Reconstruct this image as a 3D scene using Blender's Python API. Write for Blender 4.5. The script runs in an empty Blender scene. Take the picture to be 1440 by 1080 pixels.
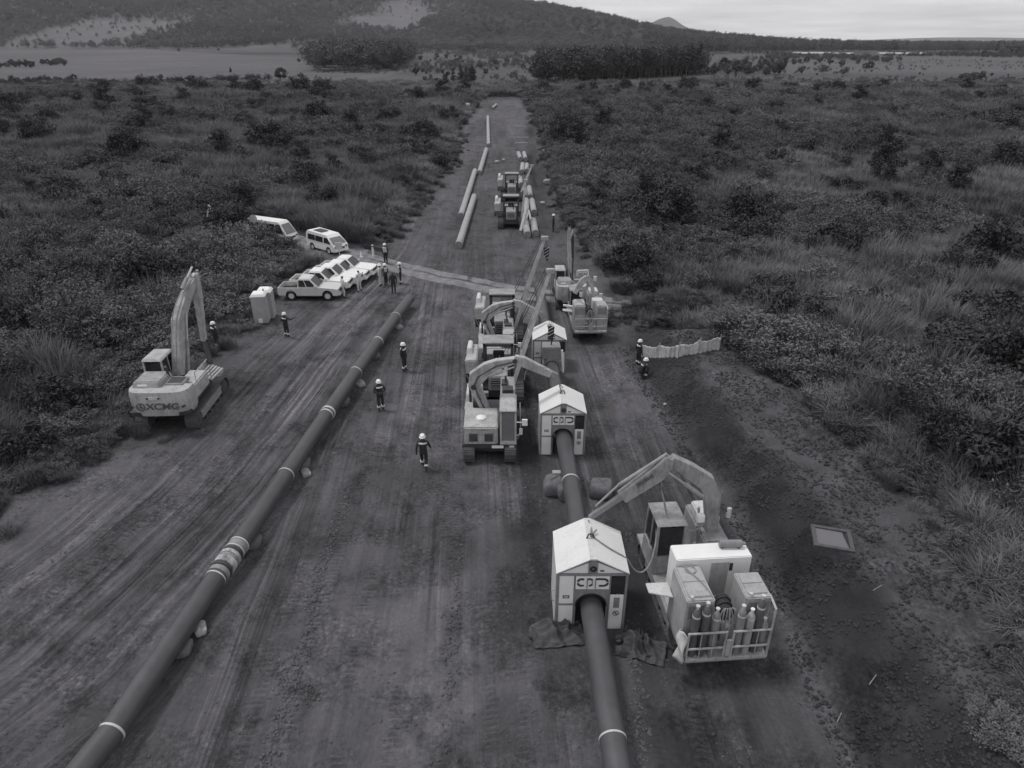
import bpy, bmesh, math, random
import numpy as np
from mathutils import Matrix, Vector

random.seed(7)
RNG = np.random.default_rng(11)
SC = bpy.context.scene
COL = SC.collection
R = math.radians

# ------------------------------------------------------------------ camera, sky, sun, exposure
CAM_H, FPX, PITCH = 17.0, 960.0, math.atan(482 / 960)
cd = bpy.data.cameras.new('camera')
cam = bpy.data.objects.new('camera', cd)
COL.objects.link(cam)
cd.sensor_width = 36.0
cd.lens = 24.0
cd.clip_start = 0.3
cd.clip_end = 40000
cam.location = (0, 0, CAM_H)
cam.rotation_euler = (math.pi / 2 - PITCH, 0, 0)
SC.camera = cam

SUN_EL, SUN_AZ = R(66), R(-70)          # azimuth measured from +Y towards +X
w = bpy.data.worlds.new('World')
SC.world = w
w.use_nodes = True
nt = w.node_tree
nt.nodes.clear()
out = nt.nodes.new('ShaderNodeOutputWorld')
bg = nt.nodes.new('ShaderNodeBackground')
sky = nt.nodes.new('ShaderNodeTexSky')
sky.sky_type = 'NISHITA'
sky.sun_disc = False
sky.sun_elevation = SUN_EL
sky.sun_rotation = SUN_AZ
sky.air_density = 1.0
sky.dust_density = 3.0
bw = nt.nodes.new('ShaderNodeRGBToBW')
nt.links.new(sky.outputs['Color'], bw.inputs[0])
# stratus deck: stretched noise on a plane above the land
tc = nt.nodes.new('ShaderNodeTexCoord')
sep = nt.nodes.new('ShaderNodeSeparateXYZ')
nt.links.new(tc.outputs['Generated'], sep.inputs[0])
zc = nt.nodes.new('ShaderNodeMath'); zc.operation = 'MAXIMUM'; zc.inputs[1].default_value = 0.0
nt.links.new(sep.outputs['Z'], zc.inputs[0])
za = nt.nodes.new('ShaderNodeMath'); za.operation = 'ADD'; za.inputs[1].default_value = 0.06
nt.links.new(zc.outputs[0], za.inputs[0])
dx = nt.nodes.new('ShaderNodeMath'); dx.operation = 'DIVIDE'
dy = nt.nodes.new('ShaderNodeMath'); dy.operation = 'DIVIDE'
nt.links.new(sep.outputs['X'], dx.inputs[0]); nt.links.new(za.outputs[0], dx.inputs[1])
nt.links.new(sep.outputs['Y'], dy.inputs[0]); nt.links.new(za.outputs[0], dy.inputs[1])
cmb = nt.nodes.new('ShaderNodeCombineXYZ')
nt.links.new(dx.outputs[0], cmb.inputs[0]); nt.links.new(dy.outputs[0], cmb.inputs[1])
nz = nt.nodes.new('ShaderNodeTexNoise')
nz.inputs['Scale'].default_value = 0.55; nz.inputs['Detail'].default_value = 6; nz.inputs['Roughness'].default_value = 0.55
nt.links.new(cmb.outputs[0], nz.inputs['Vector'])
cr = nt.nodes.new('ShaderNodeMapRange')
cr.inputs['From Min'].default_value = 0.33; cr.inputs['From Max'].default_value = 0.68
cr.inputs['To Min'].default_value = 5.9; cr.inputs['To Max'].default_value = 8.2
nt.links.new(nz.outputs['Fac'], cr.inputs['Value'])
mixs = nt.nodes.new('ShaderNodeMix'); mixs.data_type = 'FLOAT'
mixs.inputs[0].default_value = 0.85
hzb = nt.nodes.new('ShaderNodeMapRange'); hzb.interpolation_type = 'SMOOTHSTEP'
hzb.inputs['From Min'].default_value = 0.0; hzb.inputs['From Max'].default_value = .35
hzb.inputs['To Min'].default_value = 1.32; hzb.inputs['To Max'].default_value = 1.0
nt.links.new(zc.outputs[0], hzb.inputs['Value'])
hzm = nt.nodes.new('ShaderNodeMath'); hzm.operation = 'MULTIPLY'
nt.links.new(cr.outputs[0], hzm.inputs[0]); nt.links.new(hzb.outputs[0], hzm.inputs[1])
nt.links.new(bw.outputs[0], mixs.inputs[2]); nt.links.new(hzm.outputs[0], mixs.inputs[3])
tint = nt.nodes.new('ShaderNodeCombineColor')
for i, k in enumerate((1.0, 0.995, 1.015)):
    mm = nt.nodes.new('ShaderNodeMath'); mm.operation = 'MULTIPLY'; mm.inputs[1].default_value = k
    nt.links.new(mixs.outputs[0], mm.inputs[0]); nt.links.new(mm.outputs[0], tint.inputs[i])
nt.links.new(tint.outputs[0], bg.inputs['Color'])
bg.inputs['Strength'].default_value = 0.1
nt.links.new(bg.outputs[0], out.inputs[0])

sd = bpy.data.lights.new('sun', 'SUN')
sun = bpy.data.objects.new('sun', sd)
COL.objects.link(sun)
sd.energy = 1.5
sd.angle = R(10)
sd.color = (1.0, 0.985, 0.96)
sdir = Vector((math.sin(SUN_AZ) * math.cos(SUN_EL), math.cos(SUN_AZ) * math.cos(SUN_EL), math.sin(SUN_EL)))
sun.rotation_euler = sdir.to_track_quat('Z', 'Y').to_euler()
sun.location = (0, 0, 60)

SC.view_settings.view_transform = 'Standard'
SC.view_settings.look = 'None'
SC.view_settings.exposure = 0.0
SC.view_settings.gamma = 1.0
SC.view_settings.use_curve_mapping = False
SC.render.engine = 'CYCLES'
SC.cycles.max_bounces = 6
SC.cycles.diffuse_bounces = 3
SC.cycles.glossy_bounces = 2
SC.cycles.transparent_max_bounces = 4

# ------------------------------------------------------------------ survey helpers: picture measurements -> ground positions
_c, _s = math.cos(PITCH), math.sin(PITCH)


def ray(px, py):
    u = (px - 720) / FPX
    v = (540 - py) / FPX
    return (u, _c + v * _s, -_s + v * _c)


def at(px, py, z=0.0):
    d = ray(px, py)
    t = (z - CAM_H) / d[2]
    return Vector((d[0] * t, d[1] * t, z))


def aty(px, py, y):
    d = ray(px, py)
    t = y / d[1]
    return Vector((d[0] * t, y, CAM_H + d[2] * t))


def vnoise(x, y, seed=0):
    x = np.asarray(x, float); y = np.asarray(y, float)
    ix = np.floor(x); iy = np.floor(y)
    fx = x - ix; fy = y - iy
    fx = fx * fx * (3 - 2 * fx); fy = fy * fy * (3 - 2 * fy)

    def hsh(a, b):
        n = (a.astype(np.int64) * 374761393 + b.astype(np.int64) * 668265263 + seed * 974634777) & 0xffffffff
        n = ((n ^ (n >> 13)) * 1274126177) & 0xffffffff
        n = (n ^ (n >> 16)) & 0xffffffff
        return n / 4294967295.0
    a = hsh(ix, iy); b = hsh(ix + 1, iy); c2 = hsh(ix, iy + 1); d = hsh(ix + 1, iy + 1)
    return (a * (1 - fx) + b * fx) * (1 - fy) + (c2 * (1 - fx) + d * fx) * fy


def fbm(x, y, seed=0, oc=4, gain=0.5):
    t = 0.0; amp = 1.0; tot = 0.0
    for i in range(oc):
        t = t + amp * vnoise(np.asarray(x) * 2 ** i, np.asarray(y) * 2 ** i, seed + i * 17)
        tot += amp; amp *= gain
    return t / tot


def sstep(a, b, x):
    t = np.clip((np.asarray(x, float) - a) / (b - a), 0, 1)
    return t * t * (3 - 2 * t)


def poly_dist(x, y, pts):
    """lateral (signed, + to the right of travel) and along distance to a polyline"""
    x = np.asarray(x, float); y = np.asarray(y, float)
    best = np.full(x.shape, 1e9); lat = np.zeros(x.shape); alo = np.zeros(x.shape); s0 = 0
    for (ax, ay), (bx, by) in zip(pts[:-1], pts[1:]):
        ex, ey = bx - ax, by - ay
        L = math.hypot(ex, ey)
        t = np.clip(((x - ax) * ex + (y - ay) * ey) / (L * L), 0, 1)
        dxx = x - (ax + t * ex); dyy = y - (ay + t * ey)
        d = np.hypot(dxx, dyy)
        m = d < best
        sg = np.sign((x - ax) * ey - (y - ay) * ex)
        lat = np.where(m, sg * d, lat); alo = np.where(m, s0 + t * L, alo); best = np.minimum(best, d)
        s0 += L
    return lat, alo


def inpoly(x, y, pts):
    x = np.asarray(x, float); y = np.asarray(y, float)
    r = np.zeros(x.shape, bool)
    j = len(pts) - 1
    for i in range(len(pts)):
        xi, yi = pts[i]; xj, yj = pts[j]
        if yi != yj:
            r ^= ((yi > y) != (yj > y)) & (x < (xj - xi) * (y - yi) / (yj - yi) + xi)
        j = i
    return r


def P2(l, z=0.0):
    return [tuple(at(a, b, z)[:2]) for a, b in l]


# edges of the cleared strip (x as a function of y)
LE = np.array([(-30, -24.0), (0, -23.5), (18, -22.4), (23.8, -21.7), (29.9, -20.0), (36, -19.9), (41, -19.7), (46, -19.3), (52, -19.0), (56, -18.3), (58.5, -15.5), (64, -13.5), (80, -12.6), (110, -11.1), (160, -11.6), (205, -12.4), (222, -12.2), (245, -11.0), (262, -8.0)])
RE = np.array([(-30, 16.5), (0, 16.5), (11, 14.1), (14, 14.8), (20.0, 16.4), (26, 15.3), (32, 14.2), (38.0, 12.9), (41, 11.2), (45, 10.4), (49, 9.2), (55, 7.8), (76, 6.0), (100, 6.1), (135, 6.4), (200, 5.9), (222, 5.5), (245, 4.0), (262, 1.0)])
TOE = np.array([(-30, 9.3), (11, 9.2), (14.9, 9.2), (19.8, 9.4), (26, 8.6), (33.4, 7.6), (38, 7.2), (45, 7.0)])
CREST = np.array([(-30, 12.1), (11, 12.0), (13, 11.7), (17, 11.6), (20.5, 11.6), (26, 10.6), (31, 9.9), (38, 9.3), (45, 9.2)])


def curve(tab, y):
    return np.interp(y, tab[:, 0], tab[:, 1])


ROAD = [(-30, 69.5), (-22, 65.2), (-17.5, 61.3), (-12, 57.0), (-6, 52.5), (0.5, 48.6), (8.5, 45.6), (14, 43.8)]
LANE = P2([(-260, 1180), (-90, 1040), (60, 930), (200, 800), (310, 690), (390, 600), (450, 520), (500, 460), (560, 400), (590, 350), (615, 290)])
BENCH_H = 1.45


def terrain(x, y):
    x = np.asarray(x, float); y = np.asarray(y, float)
    le = curve(LE, y); re = curve(RE, y)
    inside = sstep(-1.5, 0.5, x - le) * sstep(-0.5, 1.0, re - x) * (1 - sstep(245, 262, y))
    h = (fbm(x * 0.22, y * 0.22, 3, 3) - 0.5) * 0.22 * np.clip(1.4 - np.abs(y) / 260, 0.2, 1)
    near = np.clip(1.2 - y / 90, 0, 1)
    h = h + inside * near * ((fbm(x * 1.1, y * 0.8, 5, 3) - 0.5) * 0.09 + (fbm(x * 2.6, y * 2.2, 9, 2) - 0.5) * 0.03)
    # ruts of the haul lane on the left and of the crawler lanes in the middle
    lat, alo = poly_dist(x, y, LANE)
    for off, dep in ((-3.1, .05), (-2.3, .035), (-0.9, .05), (0.2, .04), (1.1, .05), (2.2, .03), (-4.6, .04), (3.1, .03)):
        h = h - inside * near * dep * np.exp(-((lat - off + 0.35 * (vnoise(alo * .12, alo * 0 + off, 4) - .5)) / 0.24) ** 2)
    xx = x + 0.055 * y
    for off in (-5.4, -3.2, -2.3, -0.4):
        h = h - inside * near * 0.05 * np.exp(-((xx - off + 0.5 * (vnoise(y * .13, y * 0 + off, 8) - .5)) / 0.33) ** 2)
    # spoil bench along the right-hand side
    t = np.clip((x - curve(TOE, y)) / np.maximum(curve(CREST, y) - curve(TOE, y), .3), 0, 1)
    t = np.clip(t * 1.08, 0, 1) ** .92
    lump = 1 + 0.30 * (fbm(x * .55, y * .55, 21, 4) - .5) + .22 * (fbm(x * 1.6, y * 1.6, 22, 3) - .5)
    bench = np.clip(t, 0, 1) * BENCH_H * lump
    bench = bench * (1 - sstep(38.0, 40.5, y)) * (1 - sstep(20, 28, x)) * sstep(-20, -5, y)
    h = h + bench
    q_ = at(1170, 758, 1.42)
    wf = 1 - sstep(.75, 1.5, np.hypot(x - q_.x, y - q_.y))
    h = h * (1 - wf) + 1.42 * wf
    # weedy mounds beyond the bench
    m = at(965, 448)
    h = h + 0.9 * np.exp(-(((x - m.x) / 3.2) ** 2 + ((y - m.y - 1.0) / 1.7) ** 2))
    h = h + 0.8 * np.exp(-((x - curve(RE, y) - 0.4) / 1.6) ** 2) * sstep(50, 58, y) * (1 - sstep(150, 175, y)) * (0.6 + 0.8 * fbm(x * .3, y * .2, 31, 2))
    # shallow open trench far down the strip
    h = h - 0.9 * np.exp(-((x - 3.6) / .8) ** 2) * sstep(88, 94, y) * (1 - sstep(118, 126, y))
    # soil pads under the long welded string
    for (mx, my, r_, hh) in ((-9.6, 16.6, 1.8, .22), (-8.9, 27.2, 1.5, .16), (-7.6, 39.0, 1.4, .2), (-9.4, 22.0, 1.3, .12)):
        h = h + hh * np.exp(-(((x - mx) / r_) ** 2 + ((y - my) / (r_ * .9)) ** 2))
    # far hills
    hx = np.interp(x, [-6000, -3000, -1500, -600, -165, 103, 267, 370, 493, 600, 700, 900], [230, 230, 215, 180, 126, 95, 68, 42, 27, 11, 1, 0])
    hp = sstep(1050, 2200, y) * (1 - 0.55 * sstep(2500, 3600, y))
    wob = 1 + 0.30 * (fbm(x * .0028, y * .0028, 41, 4) - .5)
    h = h + hx * hp * wob
    h = h + hx * .03 * sstep(500, 1100, y)
    return h


def gz(x, y):
    return float(terrain(np.array([x]), np.array([y]))[0])


# ------------------------------------------------------------------ materials
def g(v, k=1.0):
    t = max(0.0, 1 - v / 0.5) * k
    return (v * (1 - .002 * t), v * (1 - .03 * t), v * (1 + .085 * t), 1.0)


def new_mat(name):
    m = bpy.data.materials.new(name)
    m.use_nodes = True
    n = m.node_tree
    n.nodes.clear()
    o = n.nodes.new('ShaderNodeOutputMaterial')
    b = n.nodes.new('ShaderNodeBsdfPrincipled')
    n.links.new(b.outputs[0], o.inputs[0])
    return m, n, b


def paint(name, v, rough=0.5, dirt=0.35, dirtv=0.12, metal=0.0, scale=2.2, spec=0.4, bump=0.0):
    m, n, b = new_mat(name)
    b.inputs['Roughness'].default_value = rough
    b.inputs['Metallic'].default_value = metal
    b.inputs['Specular IOR Level'].default_value = spec
    tco = n.nodes.new('ShaderNodeTexCoord')
    a = n.nodes.new('ShaderNodeTexNoise'); a.inputs['Scale'].default_value = scale; a.inputs['Detail'].default_value = 7; a.inputs['Roughness'].default_value = .65
    n.links.new(tco.outputs['Object'], a.inputs['Vector'])
    mr = n.nodes.new('ShaderNodeMapRange')
    mr.inputs['From Min'].default_value = .42; mr.inputs['From Max'].default_value = .78
    mr.inputs['To Min'].default_value = 0; mr.inputs['To Max'].default_value = dirt * 1.6
    n.links.new(a.outputs['Fac'], mr.inputs['Value'])
    mx = n.nodes.new('ShaderNodeMix'); mx.data_type = 'RGBA'
    mx.inputs[6].default_value = g(v); mx.inputs[7].default_value = g(dirtv)
    n.links.new(mr.outputs[0], mx.inputs[0])
    n.links.new(mx.outputs[2], b.inputs['Base Color'])
    if .15 < v and dirt >= .15:
        mp = n.nodes.new('ShaderNodeMapping'); mp.inputs['Scale'].default_value = (7, 7, 1.1)
        n.links.new(tco.outputs['Object'], mp.inputs['Vector'])
        d2 = n.nodes.new('ShaderNodeTexNoise'); d2.inputs['Scale'].default_value = 1.6; d2.inputs['Detail'].default_value = 8; d2.inputs['Roughness'].default_value = .72
        n.links.new(mp.outputs[0], d2.inputs['Vector'])
        m2 = n.nodes.new('ShaderNodeMapRange'); m2.inputs['From Min'].default_value = .50; m2.inputs['From Max'].default_value = .72
        m2.inputs['To Min'].default_value = 0; m2.inputs['To Max'].default_value = dirt * 1.5
        n.links.new(d2.outputs['Fac'], m2.inputs['Value'])
        mx2 = n.nodes.new('ShaderNodeMix'); mx2.data_type = 'RGBA'; mx2.inputs[7].default_value = g(dirtv * .7)
        n.links.new(m2.outputs[0], mx2.inputs[0]); n.links.new(mx.outputs[2], mx2.inputs[6])
        mx = mx2
        n.links.new(mx.outputs[2], b.inputs['Base Color'])
    rr = n.nodes.new('ShaderNodeMapRange'); rr.inputs['To Min'].default_value = rough * .85; rr.inputs['To Max'].default_value = min(1, rough * 1.3)
    n.links.new(a.outputs['Fac'], rr.inputs['Value']); n.links.new(rr.outputs[0], b.inputs['Roughness'])
    if bump:
        bp = n.nodes.new('ShaderNodeBump'); bp.inputs['Strength'].default_value = bump; bp.inputs['Distance'].default_value = .02
        n.links.new(a.outputs['Fac'], bp.inputs['Height']); n.links.new(bp.outputs[0], b.inputs['Normal'])
    return m


def foliage(name, dark, light, rough=0.75, patch=0.07, spread=.5):
    m, n, b = new_mat(name)
    b.inputs['Roughness'].default_value = rough
    b.inputs['Specular IOR Level'].default_value = .25
    oi = n.nodes.new('ShaderNodeObjectInfo')
    ge = n.nodes.new('ShaderNodeNewGeometry')
    nz1 = n.nodes.new('ShaderNodeTexNoise'); nz1.inputs['Scale'].default_value = patch; nz1.inputs['Detail'].default_value = 4
    nz2 = n.nodes.new('ShaderNodeTexNoise'); nz2.inputs['Scale'].default_value = 2.3; nz2.inputs['Detail'].default_value = 2
    n.links.new(ge.outputs['Position'], nz1.inputs['Vector']); n.links.new(ge.outputs['Position'], nz2.inputs['Vector'])
    a1 = n.nodes.new('ShaderNodeMath'); a1.operation = 'MULTIPLY_ADD'; a1.inputs[1].default_value = spread
    n.links.new(oi.outputs['Random'], a1.inputs[0])
    mr = n.nodes.new('ShaderNodeMapRange'); mr.inputs['From Min'].default_value = .35; mr.inputs['From Max'].default_value = .65
    mr.inputs['To Min'].default_value = -.2; mr.inputs['To Max'].default_value = .65
    n.links.new(nz1.outputs['Fac'], mr.inputs['Value']); n.links.new(mr.outputs[0], a1.inputs[2])
    a2 = n.nodes.new('ShaderNodeMath'); a2.operation = 'MULTIPLY_ADD'; a2.inputs[1].default_value = .5; a2.use_clamp = True
    n.links.new(nz2.outputs['Fac'], a2.inputs[0])
    a3 = n.nodes.new('ShaderNodeMath'); a3.operation = 'SUBTRACT'; a3.inputs[1].default_value = .22
    n.links.new(a1.outputs[0], a3.inputs[0]); n.links.new(a3.outputs[0], a2.inputs[2])
    mx = n.nodes.new('ShaderNodeMix'); mx.data_type = 'RGBA'
    mx.inputs[6].default_value = g(dark); mx.inputs[7].default_value = g(light)
    n.links.new(a2.outputs[0], mx.inputs[0])
    n.links.new(mx.outputs[2], b.inputs['Base Color'])
    return m


def soil_mat():
    m, n, b = new_mat('soil')
    b.inputs['Roughness'].default_value = .95
    b.inputs['Specular IOR Level'].default_value = .15
    at_ = n.nodes.new('ShaderNodeAttribute'); at_.attribute_name = 'tone'
    ge = n.nodes.new('ShaderNodeNewGeometry')
    f = []
    for sc_, det, ro in ((9.0, 5, .7), (1.6, 5, .65), (45.0, 2, .6), (.02, 8, .75)):
        a = n.nodes.new('ShaderNodeTexNoise'); a.inputs['Scale'].default_value = sc_; a.inputs['Detail'].default_value = det; a.inputs['Roughness'].default_value = ro
        n.links.new(ge.outputs['Position'], a.inputs['Vector']); f.append(a)
    acc = None
    for (a, lo, hi), (m0_, m1_) in zip(zip(f, (.66, .80, .76, .66), (1.34, 1.20, 1.24, 1.34)), ((.34, .66), (.30, .70), (.34, .66), (.28, .72))):
        mr = n.nodes.new('ShaderNodeMapRange'); mr.inputs['From Min'].default_value = m0_; mr.inputs['From Max'].default_value = m1_
        mr.inputs['To Min'].default_value = lo; mr.inputs['To Max'].default_value = hi
        n.links.new(a.outputs['Fac'], mr.inputs['Value'])
        if acc is None:
            acc = mr.outputs[0]
        else:
            mm = n.nodes.new('ShaderNodeMath'); mm.operation = 'MULTIPLY'
            n.links.new(acc, mm.inputs[0]); n.links.new(mr.outputs[0], mm.inputs[1]); acc = mm.outputs[0]
    for vec, sc_, det, ro, f0, f1, lo, hi in (((3.2, .42, 1), 1.0, 9, .72, .36, .64, .88, 1.12), ((1, .8, 1), .55, 10, .66, .470, .530, .88, 1.09), ((1.2, .5, 1), .9, 8, .7, .52, .57, 1.0, .80)):
        mp = n.nodes.new('ShaderNodeMapping'); mp.inputs['Scale'].default_value = vec
        mp.inputs['Location'].default_value = (sc_ * 13, det * 3, 0)
        n.links.new(ge.outputs['Position'], mp.inputs['Vector'])
        a = n.nodes.new('ShaderNodeTexNoise'); a.inputs['Scale'].default_value = sc_; a.inputs['Detail'].default_value = det; a.inputs['Roughness'].default_value = ro
        n.links.new(mp.outputs[0], a.inputs['Vector'])
        mr = n.nodes.new('ShaderNodeMapRange'); mr.inputs['From Min'].default_value = f0; mr.inputs['From Max'].default_value = f1
        mr.inputs['To Min'].default_value = lo; mr.inputs['To Max'].default_value = hi
        n.links.new(a.outputs['Fac'], mr.inputs['Value'])
        mm = n.nodes.new('ShaderNodeMath'); mm.operation = 'MULTIPLY'
        n.links.new(acc, mm.inputs[0]); n.links.new(mr.outputs[0], mm.inputs[1]); acc = mm.outputs[0]
    vo = n.nodes.new('ShaderNodeTexVoronoi'); vo.inputs['Scale'].default_value = 5.5; vo.inputs['Randomness'].default_value = 1.0
    n.links.new(ge.outputs['Position'], vo.inputs['Vector'])
    mr = n.nodes.new('ShaderNodeMapRange'); mr.inputs['From Min'].default_value = .10; mr.inputs['From Max'].default_value = .75
    mr.inputs['To Min'].default_value = 1.10; mr.inputs['To Max'].default_value = .76
    n.links.new(vo.outputs['Distance'], mr.inputs['Value'])
    mm = n.nodes.new('ShaderNodeMath'); mm.operation = 'MULTIPLY'
    n.links.new(acc, mm.inputs[0]); n.links.new(mr.outputs[0], mm.inputs[1]); acc = mm.outputs[0]
    rk = n.nodes.new('ShaderNodeTexNoise'); rk.inputs['Scale'].default_value = .42; rk.inputs['Detail'].default_value = 7; rk.inputs['Roughness'].default_value = .62
    n.links.new(ge.outputs['Position'], rk.inputs['Vector'])
    rm = n.nodes.new('ShaderNodeMapRange'); rm.inputs['From Min'].default_value = .45; rm.inputs['From Max'].default_value = .56
    rm.inputs['To Min'].default_value = .36; rm.inputs['To Max'].default_value = 1.0
    n.links.new(rk.outputs['Fac'], rm.inputs['Value'])
    mxr = n.nodes.new('ShaderNodeMix'); mxr.data_type = 'FLOAT'; mxr.inputs[2].default_value = 1.06
    n.links.new(rm.outputs[0], mxr.inputs[0]); n.links.new(acc, mxr.inputs[3]); acc = mxr.outputs[0]
    # dried tyre lines: thin streaks that follow the wheel tracks (lateral, along, strength)
    ln = n.nodes.new('ShaderNodeAttribute'); ln.attribute_name = 'lane'
    sp = n.nodes.new('ShaderNodeSeparateXYZ'); n.links.new(ln.outputs['Vector'], sp.inputs[0])
    for k1, k2, f0, f1, lo, hi in ((3.4, .045, .53, .60, 1.0, 1.42), (6.5, .07, .40, .47, .62, 1.0), (1.5, .05, .42, .58, .80, 1.20), (14., .12, .56, .66, 1.0, 1.35)):
        c1 = n.nodes.new('ShaderNodeMath'); c1.operation = 'MULTIPLY'; c1.inputs[1].default_value = k1; n.links.new(sp.outputs[0], c1.inputs[0])
        c2 = n.nodes.new('ShaderNodeMath'); c2.operation = 'MULTIPLY'; c2.inputs[1].default_value = k2; n.links.new(sp.outputs[1], c2.inputs[0])
        cv = n.nodes.new('ShaderNodeCombineXYZ'); n.links.new(c1.outputs[0], cv.inputs[0]); n.links.new(c2.outputs[0], cv.inputs[1]); cv.inputs[2].default_value = k1
        a = n.nodes.new('ShaderNodeTexNoise'); a.inputs['Scale'].default_value = 1.0; a.inputs['Detail'].default_value = 4; a.inputs['Roughness'].default_value = .6
        n.links.new(cv.outputs[0], a.inputs['Vector'])
        mr = n.nodes.new('ShaderNodeMapRange'); mr.inputs['From Min'].default_value = f0; mr.inputs['From Max'].default_value = f1
        mr.inputs['To Min'].default_value = lo; mr.inputs['To Max'].default_value = hi
        n.links.new(a.outputs['Fac'], mr.inputs['Value'])
        mx_ = n.nodes.new('ShaderNodeMix'); mx_.data_type = 'FLOAT'; mx_.inputs[2].default_value = 1.0
        n.links.new(sp.outputs[2], mx_.inputs[0]); n.links.new(mr.outputs[0], mx_.inputs[3])
        mm = n.nodes.new('ShaderNodeMath'); mm.operation = 'MULTIPLY'
        n.links.new(acc, mm.inputs[0]); n.links.new(mx_.outputs[0], mm.inputs[1]); acc = mm.outputs[0]
    mm = n.nodes.new('ShaderNodeMath'); mm.operation = 'MULTIPLY'
    n.links.new(acc, mm.inputs[0]); n.links.new(at_.outputs['Fac'], mm.inputs[1])
    cc = n.nodes.new('ShaderNodeCombineColor')
    for i, k in enumerate((1.0, .975, 1.06)):
        q = n.nodes.new('ShaderNodeMath'); q.operation = 'MULTIPLY'; q.inputs[1].default_value = k
        n.links.new(mm.outputs[0], q.inputs[0]); n.links.new(q.outputs[0], cc.inputs[i])
    n.links.new(cc.outputs[0], b.inputs['Base Color'])
    ad = n.nodes.new('ShaderNodeMath'); ad.operation = 'ADD'
    n.links.new(f[0].outputs['Fac'], ad.inputs[0]); n.links.new(f[2].outputs['Fac'], ad.inputs[1])
    bp = n.nodes.new('ShaderNodeBump'); bp.inputs['Strength'].default_value = .85; bp.inputs['Distance'].default_value = .10
    n.links.new(ad.outputs[0], bp.inputs['Height']); n.links.new(bp.outputs[0], b.inputs['Normal'])
    return m


M = dict(
    soil=soil_mat(),
    clod=paint('clod_soil', .115, .95, .6, .07, scale=.8, spec=.1),
    pale_earth=paint('road_earth', .25, .95, .7, .10, scale=1.2, spec=.1, bump=.4),
    yellow=paint('machine_paint', .47, .5, .45, .16),
    yellow2=paint('machine_paint_dull', .35, .55, .5, .12),
    grey=paint('cabinet_paint', .42, .5, .35, .2),
    white=paint('white_paint', .84, .45, .12, .40),
    roofsheet=paint('roof_sheet', .72, .5, .18, .42, scale=1.1),
    vwhite=paint('vehicle_white', .82, .25, .12, .4, spec=.5),
    silver=paint('vehicle_silver', .62, .3, .15, .3, metal=.0, spec=.5),
    offwhite=paint('dusty_white', .62, .55, .3, .3),
    shelter=paint('shelter_steel', .27, .5, .4, .12),
    dark=paint('dark_steel', .045, .55, .5, .09),
    black=paint('black_rubber', .022, .7, .5, .06),
    steel=paint('bare_steel', .55, .3, .2, .2, metal=.7),
    track=paint('track_steel', .075, .7, .8, .11, scale=5),
    glass=paint('dark_glass', .025, .25, .15, .08, spec=.3),
    lightglass=paint('dusty_glass', .16, .2, .5, .22, spec=.6),
    wrap=paint('joint_wrap', .5, .6, .75, .1, scale=3.5),
    skyglass=paint('sky_reflect_glass', .07, .3, .3, .12, spec=.3),  # sky reflection on the pickup windscreens, painted into the base grey
    pipe=paint('pipe_coating', .072, .40, .35, .12, scale=1.2, spec=.42),
    palepipe=paint('bare_pipe', .36, .5, .4, .22, scale=1.2),
    band=paint('white_band', .55, .6, .3, .4),
    tarp=paint('tarpaulin', .045, .6, .5, .13, scale=4, bump=.3),
    tarpdark=paint('tarpaulin_dark', .03, .5, .4, .08, scale=4, bump=.3),
    bag=paint('bulk_bag', .15, .85, .6, .09, scale=5, bump=.4),
    sack=paint('pale_sack', .38, .8, .4, .25, scale=8, bump=.4),
    cloth=paint('fence_cloth', .62, .9, .5, .2, scale=3, bump=.2),
    wood=paint('timber', .10, .85, .5, .05, scale=6),
    palewood=paint('pale_timber', .4, .85, .4, .2, scale=6),
    sheet=paint('pale_sheet', .15, .8, .15, .2, scale=3),
    cyl_dark=paint('cylinder_dark', .10, .5, .3, .2),
    cyl_grey=paint('cylinder_grey', .26, .5, .3, .12),
    cyl_light=paint('cylinder_light', .42, .5, .3, .2),
    rope=paint('cable', .28, .7, .3, .1),
    navy=paint('navy_coverall', .028, .9, .4, .05, scale=6),
    whitecloth=paint('white_coverall', .62, .9, .3, .35, scale=6),
    vest=paint('pale_vest', .5, .9, .3, .3, scale=6),
    skin=paint('skin', .05, .6, .1, .04),
    boot=paint('boot', .025, .7, .5, .08),
    helmet=paint('white_helmet', .82, .35, .05, .5),
    reflective=paint('reflective_tape', .7, .5, .1, .4),
    toilet=paint('toilet_plastic', .40, .5, .3, .25),
    bark=paint('bark', .09, .9, .5, .05, scale=6),
    shed=paint('shed_wall', .3, .8, .2, .3),
    roofpale=paint('pale_roof', .42, .4, .1, .5),
    leaf=foliage('dark_leaves', .05, .13),
    leaf2=foliage('mid_leaves', .085, .19),
    grassm=foliage('tall_grass', .10, .235, patch=.05),
    hillleaf=foliage('hill_leaves', .11, .195, patch=.004, spread=.25),
    farleaf=foliage('far_leaves', .06, .125, patch=.006, spread=.4),
)


# ------------------------------------------------------------------ mesh building
WM = {}


def tag(o, label=None, cat=None, group=None, kind=None):
    if label: o['label'] = label
    if cat: o['category'] = cat
    if group: o['group'] = group
    if kind: o['kind'] = kind
    return o


def thing(name, label, cat, loc=(0, 0, 0), rz=0.0, group=None, scale=1.0):
    o = bpy.data.objects.new(name, None)
    COL.objects.link(o)
    o.empty_display_size = .3
    o.location = loc; o.rotation_euler = (0, 0, rz); o.scale = (scale,) * 3
    WM[o.name] = Matrix.Translation(Vector(loc)) @ Matrix.Rotation(rz, 4, 'Z') @ Matrix.Scale(scale, 4)
    return tag(o, label, cat, group)


def kids(o):
    return [c for c in COL.objects if c.parent == o]


CHILDREN = {}


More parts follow.
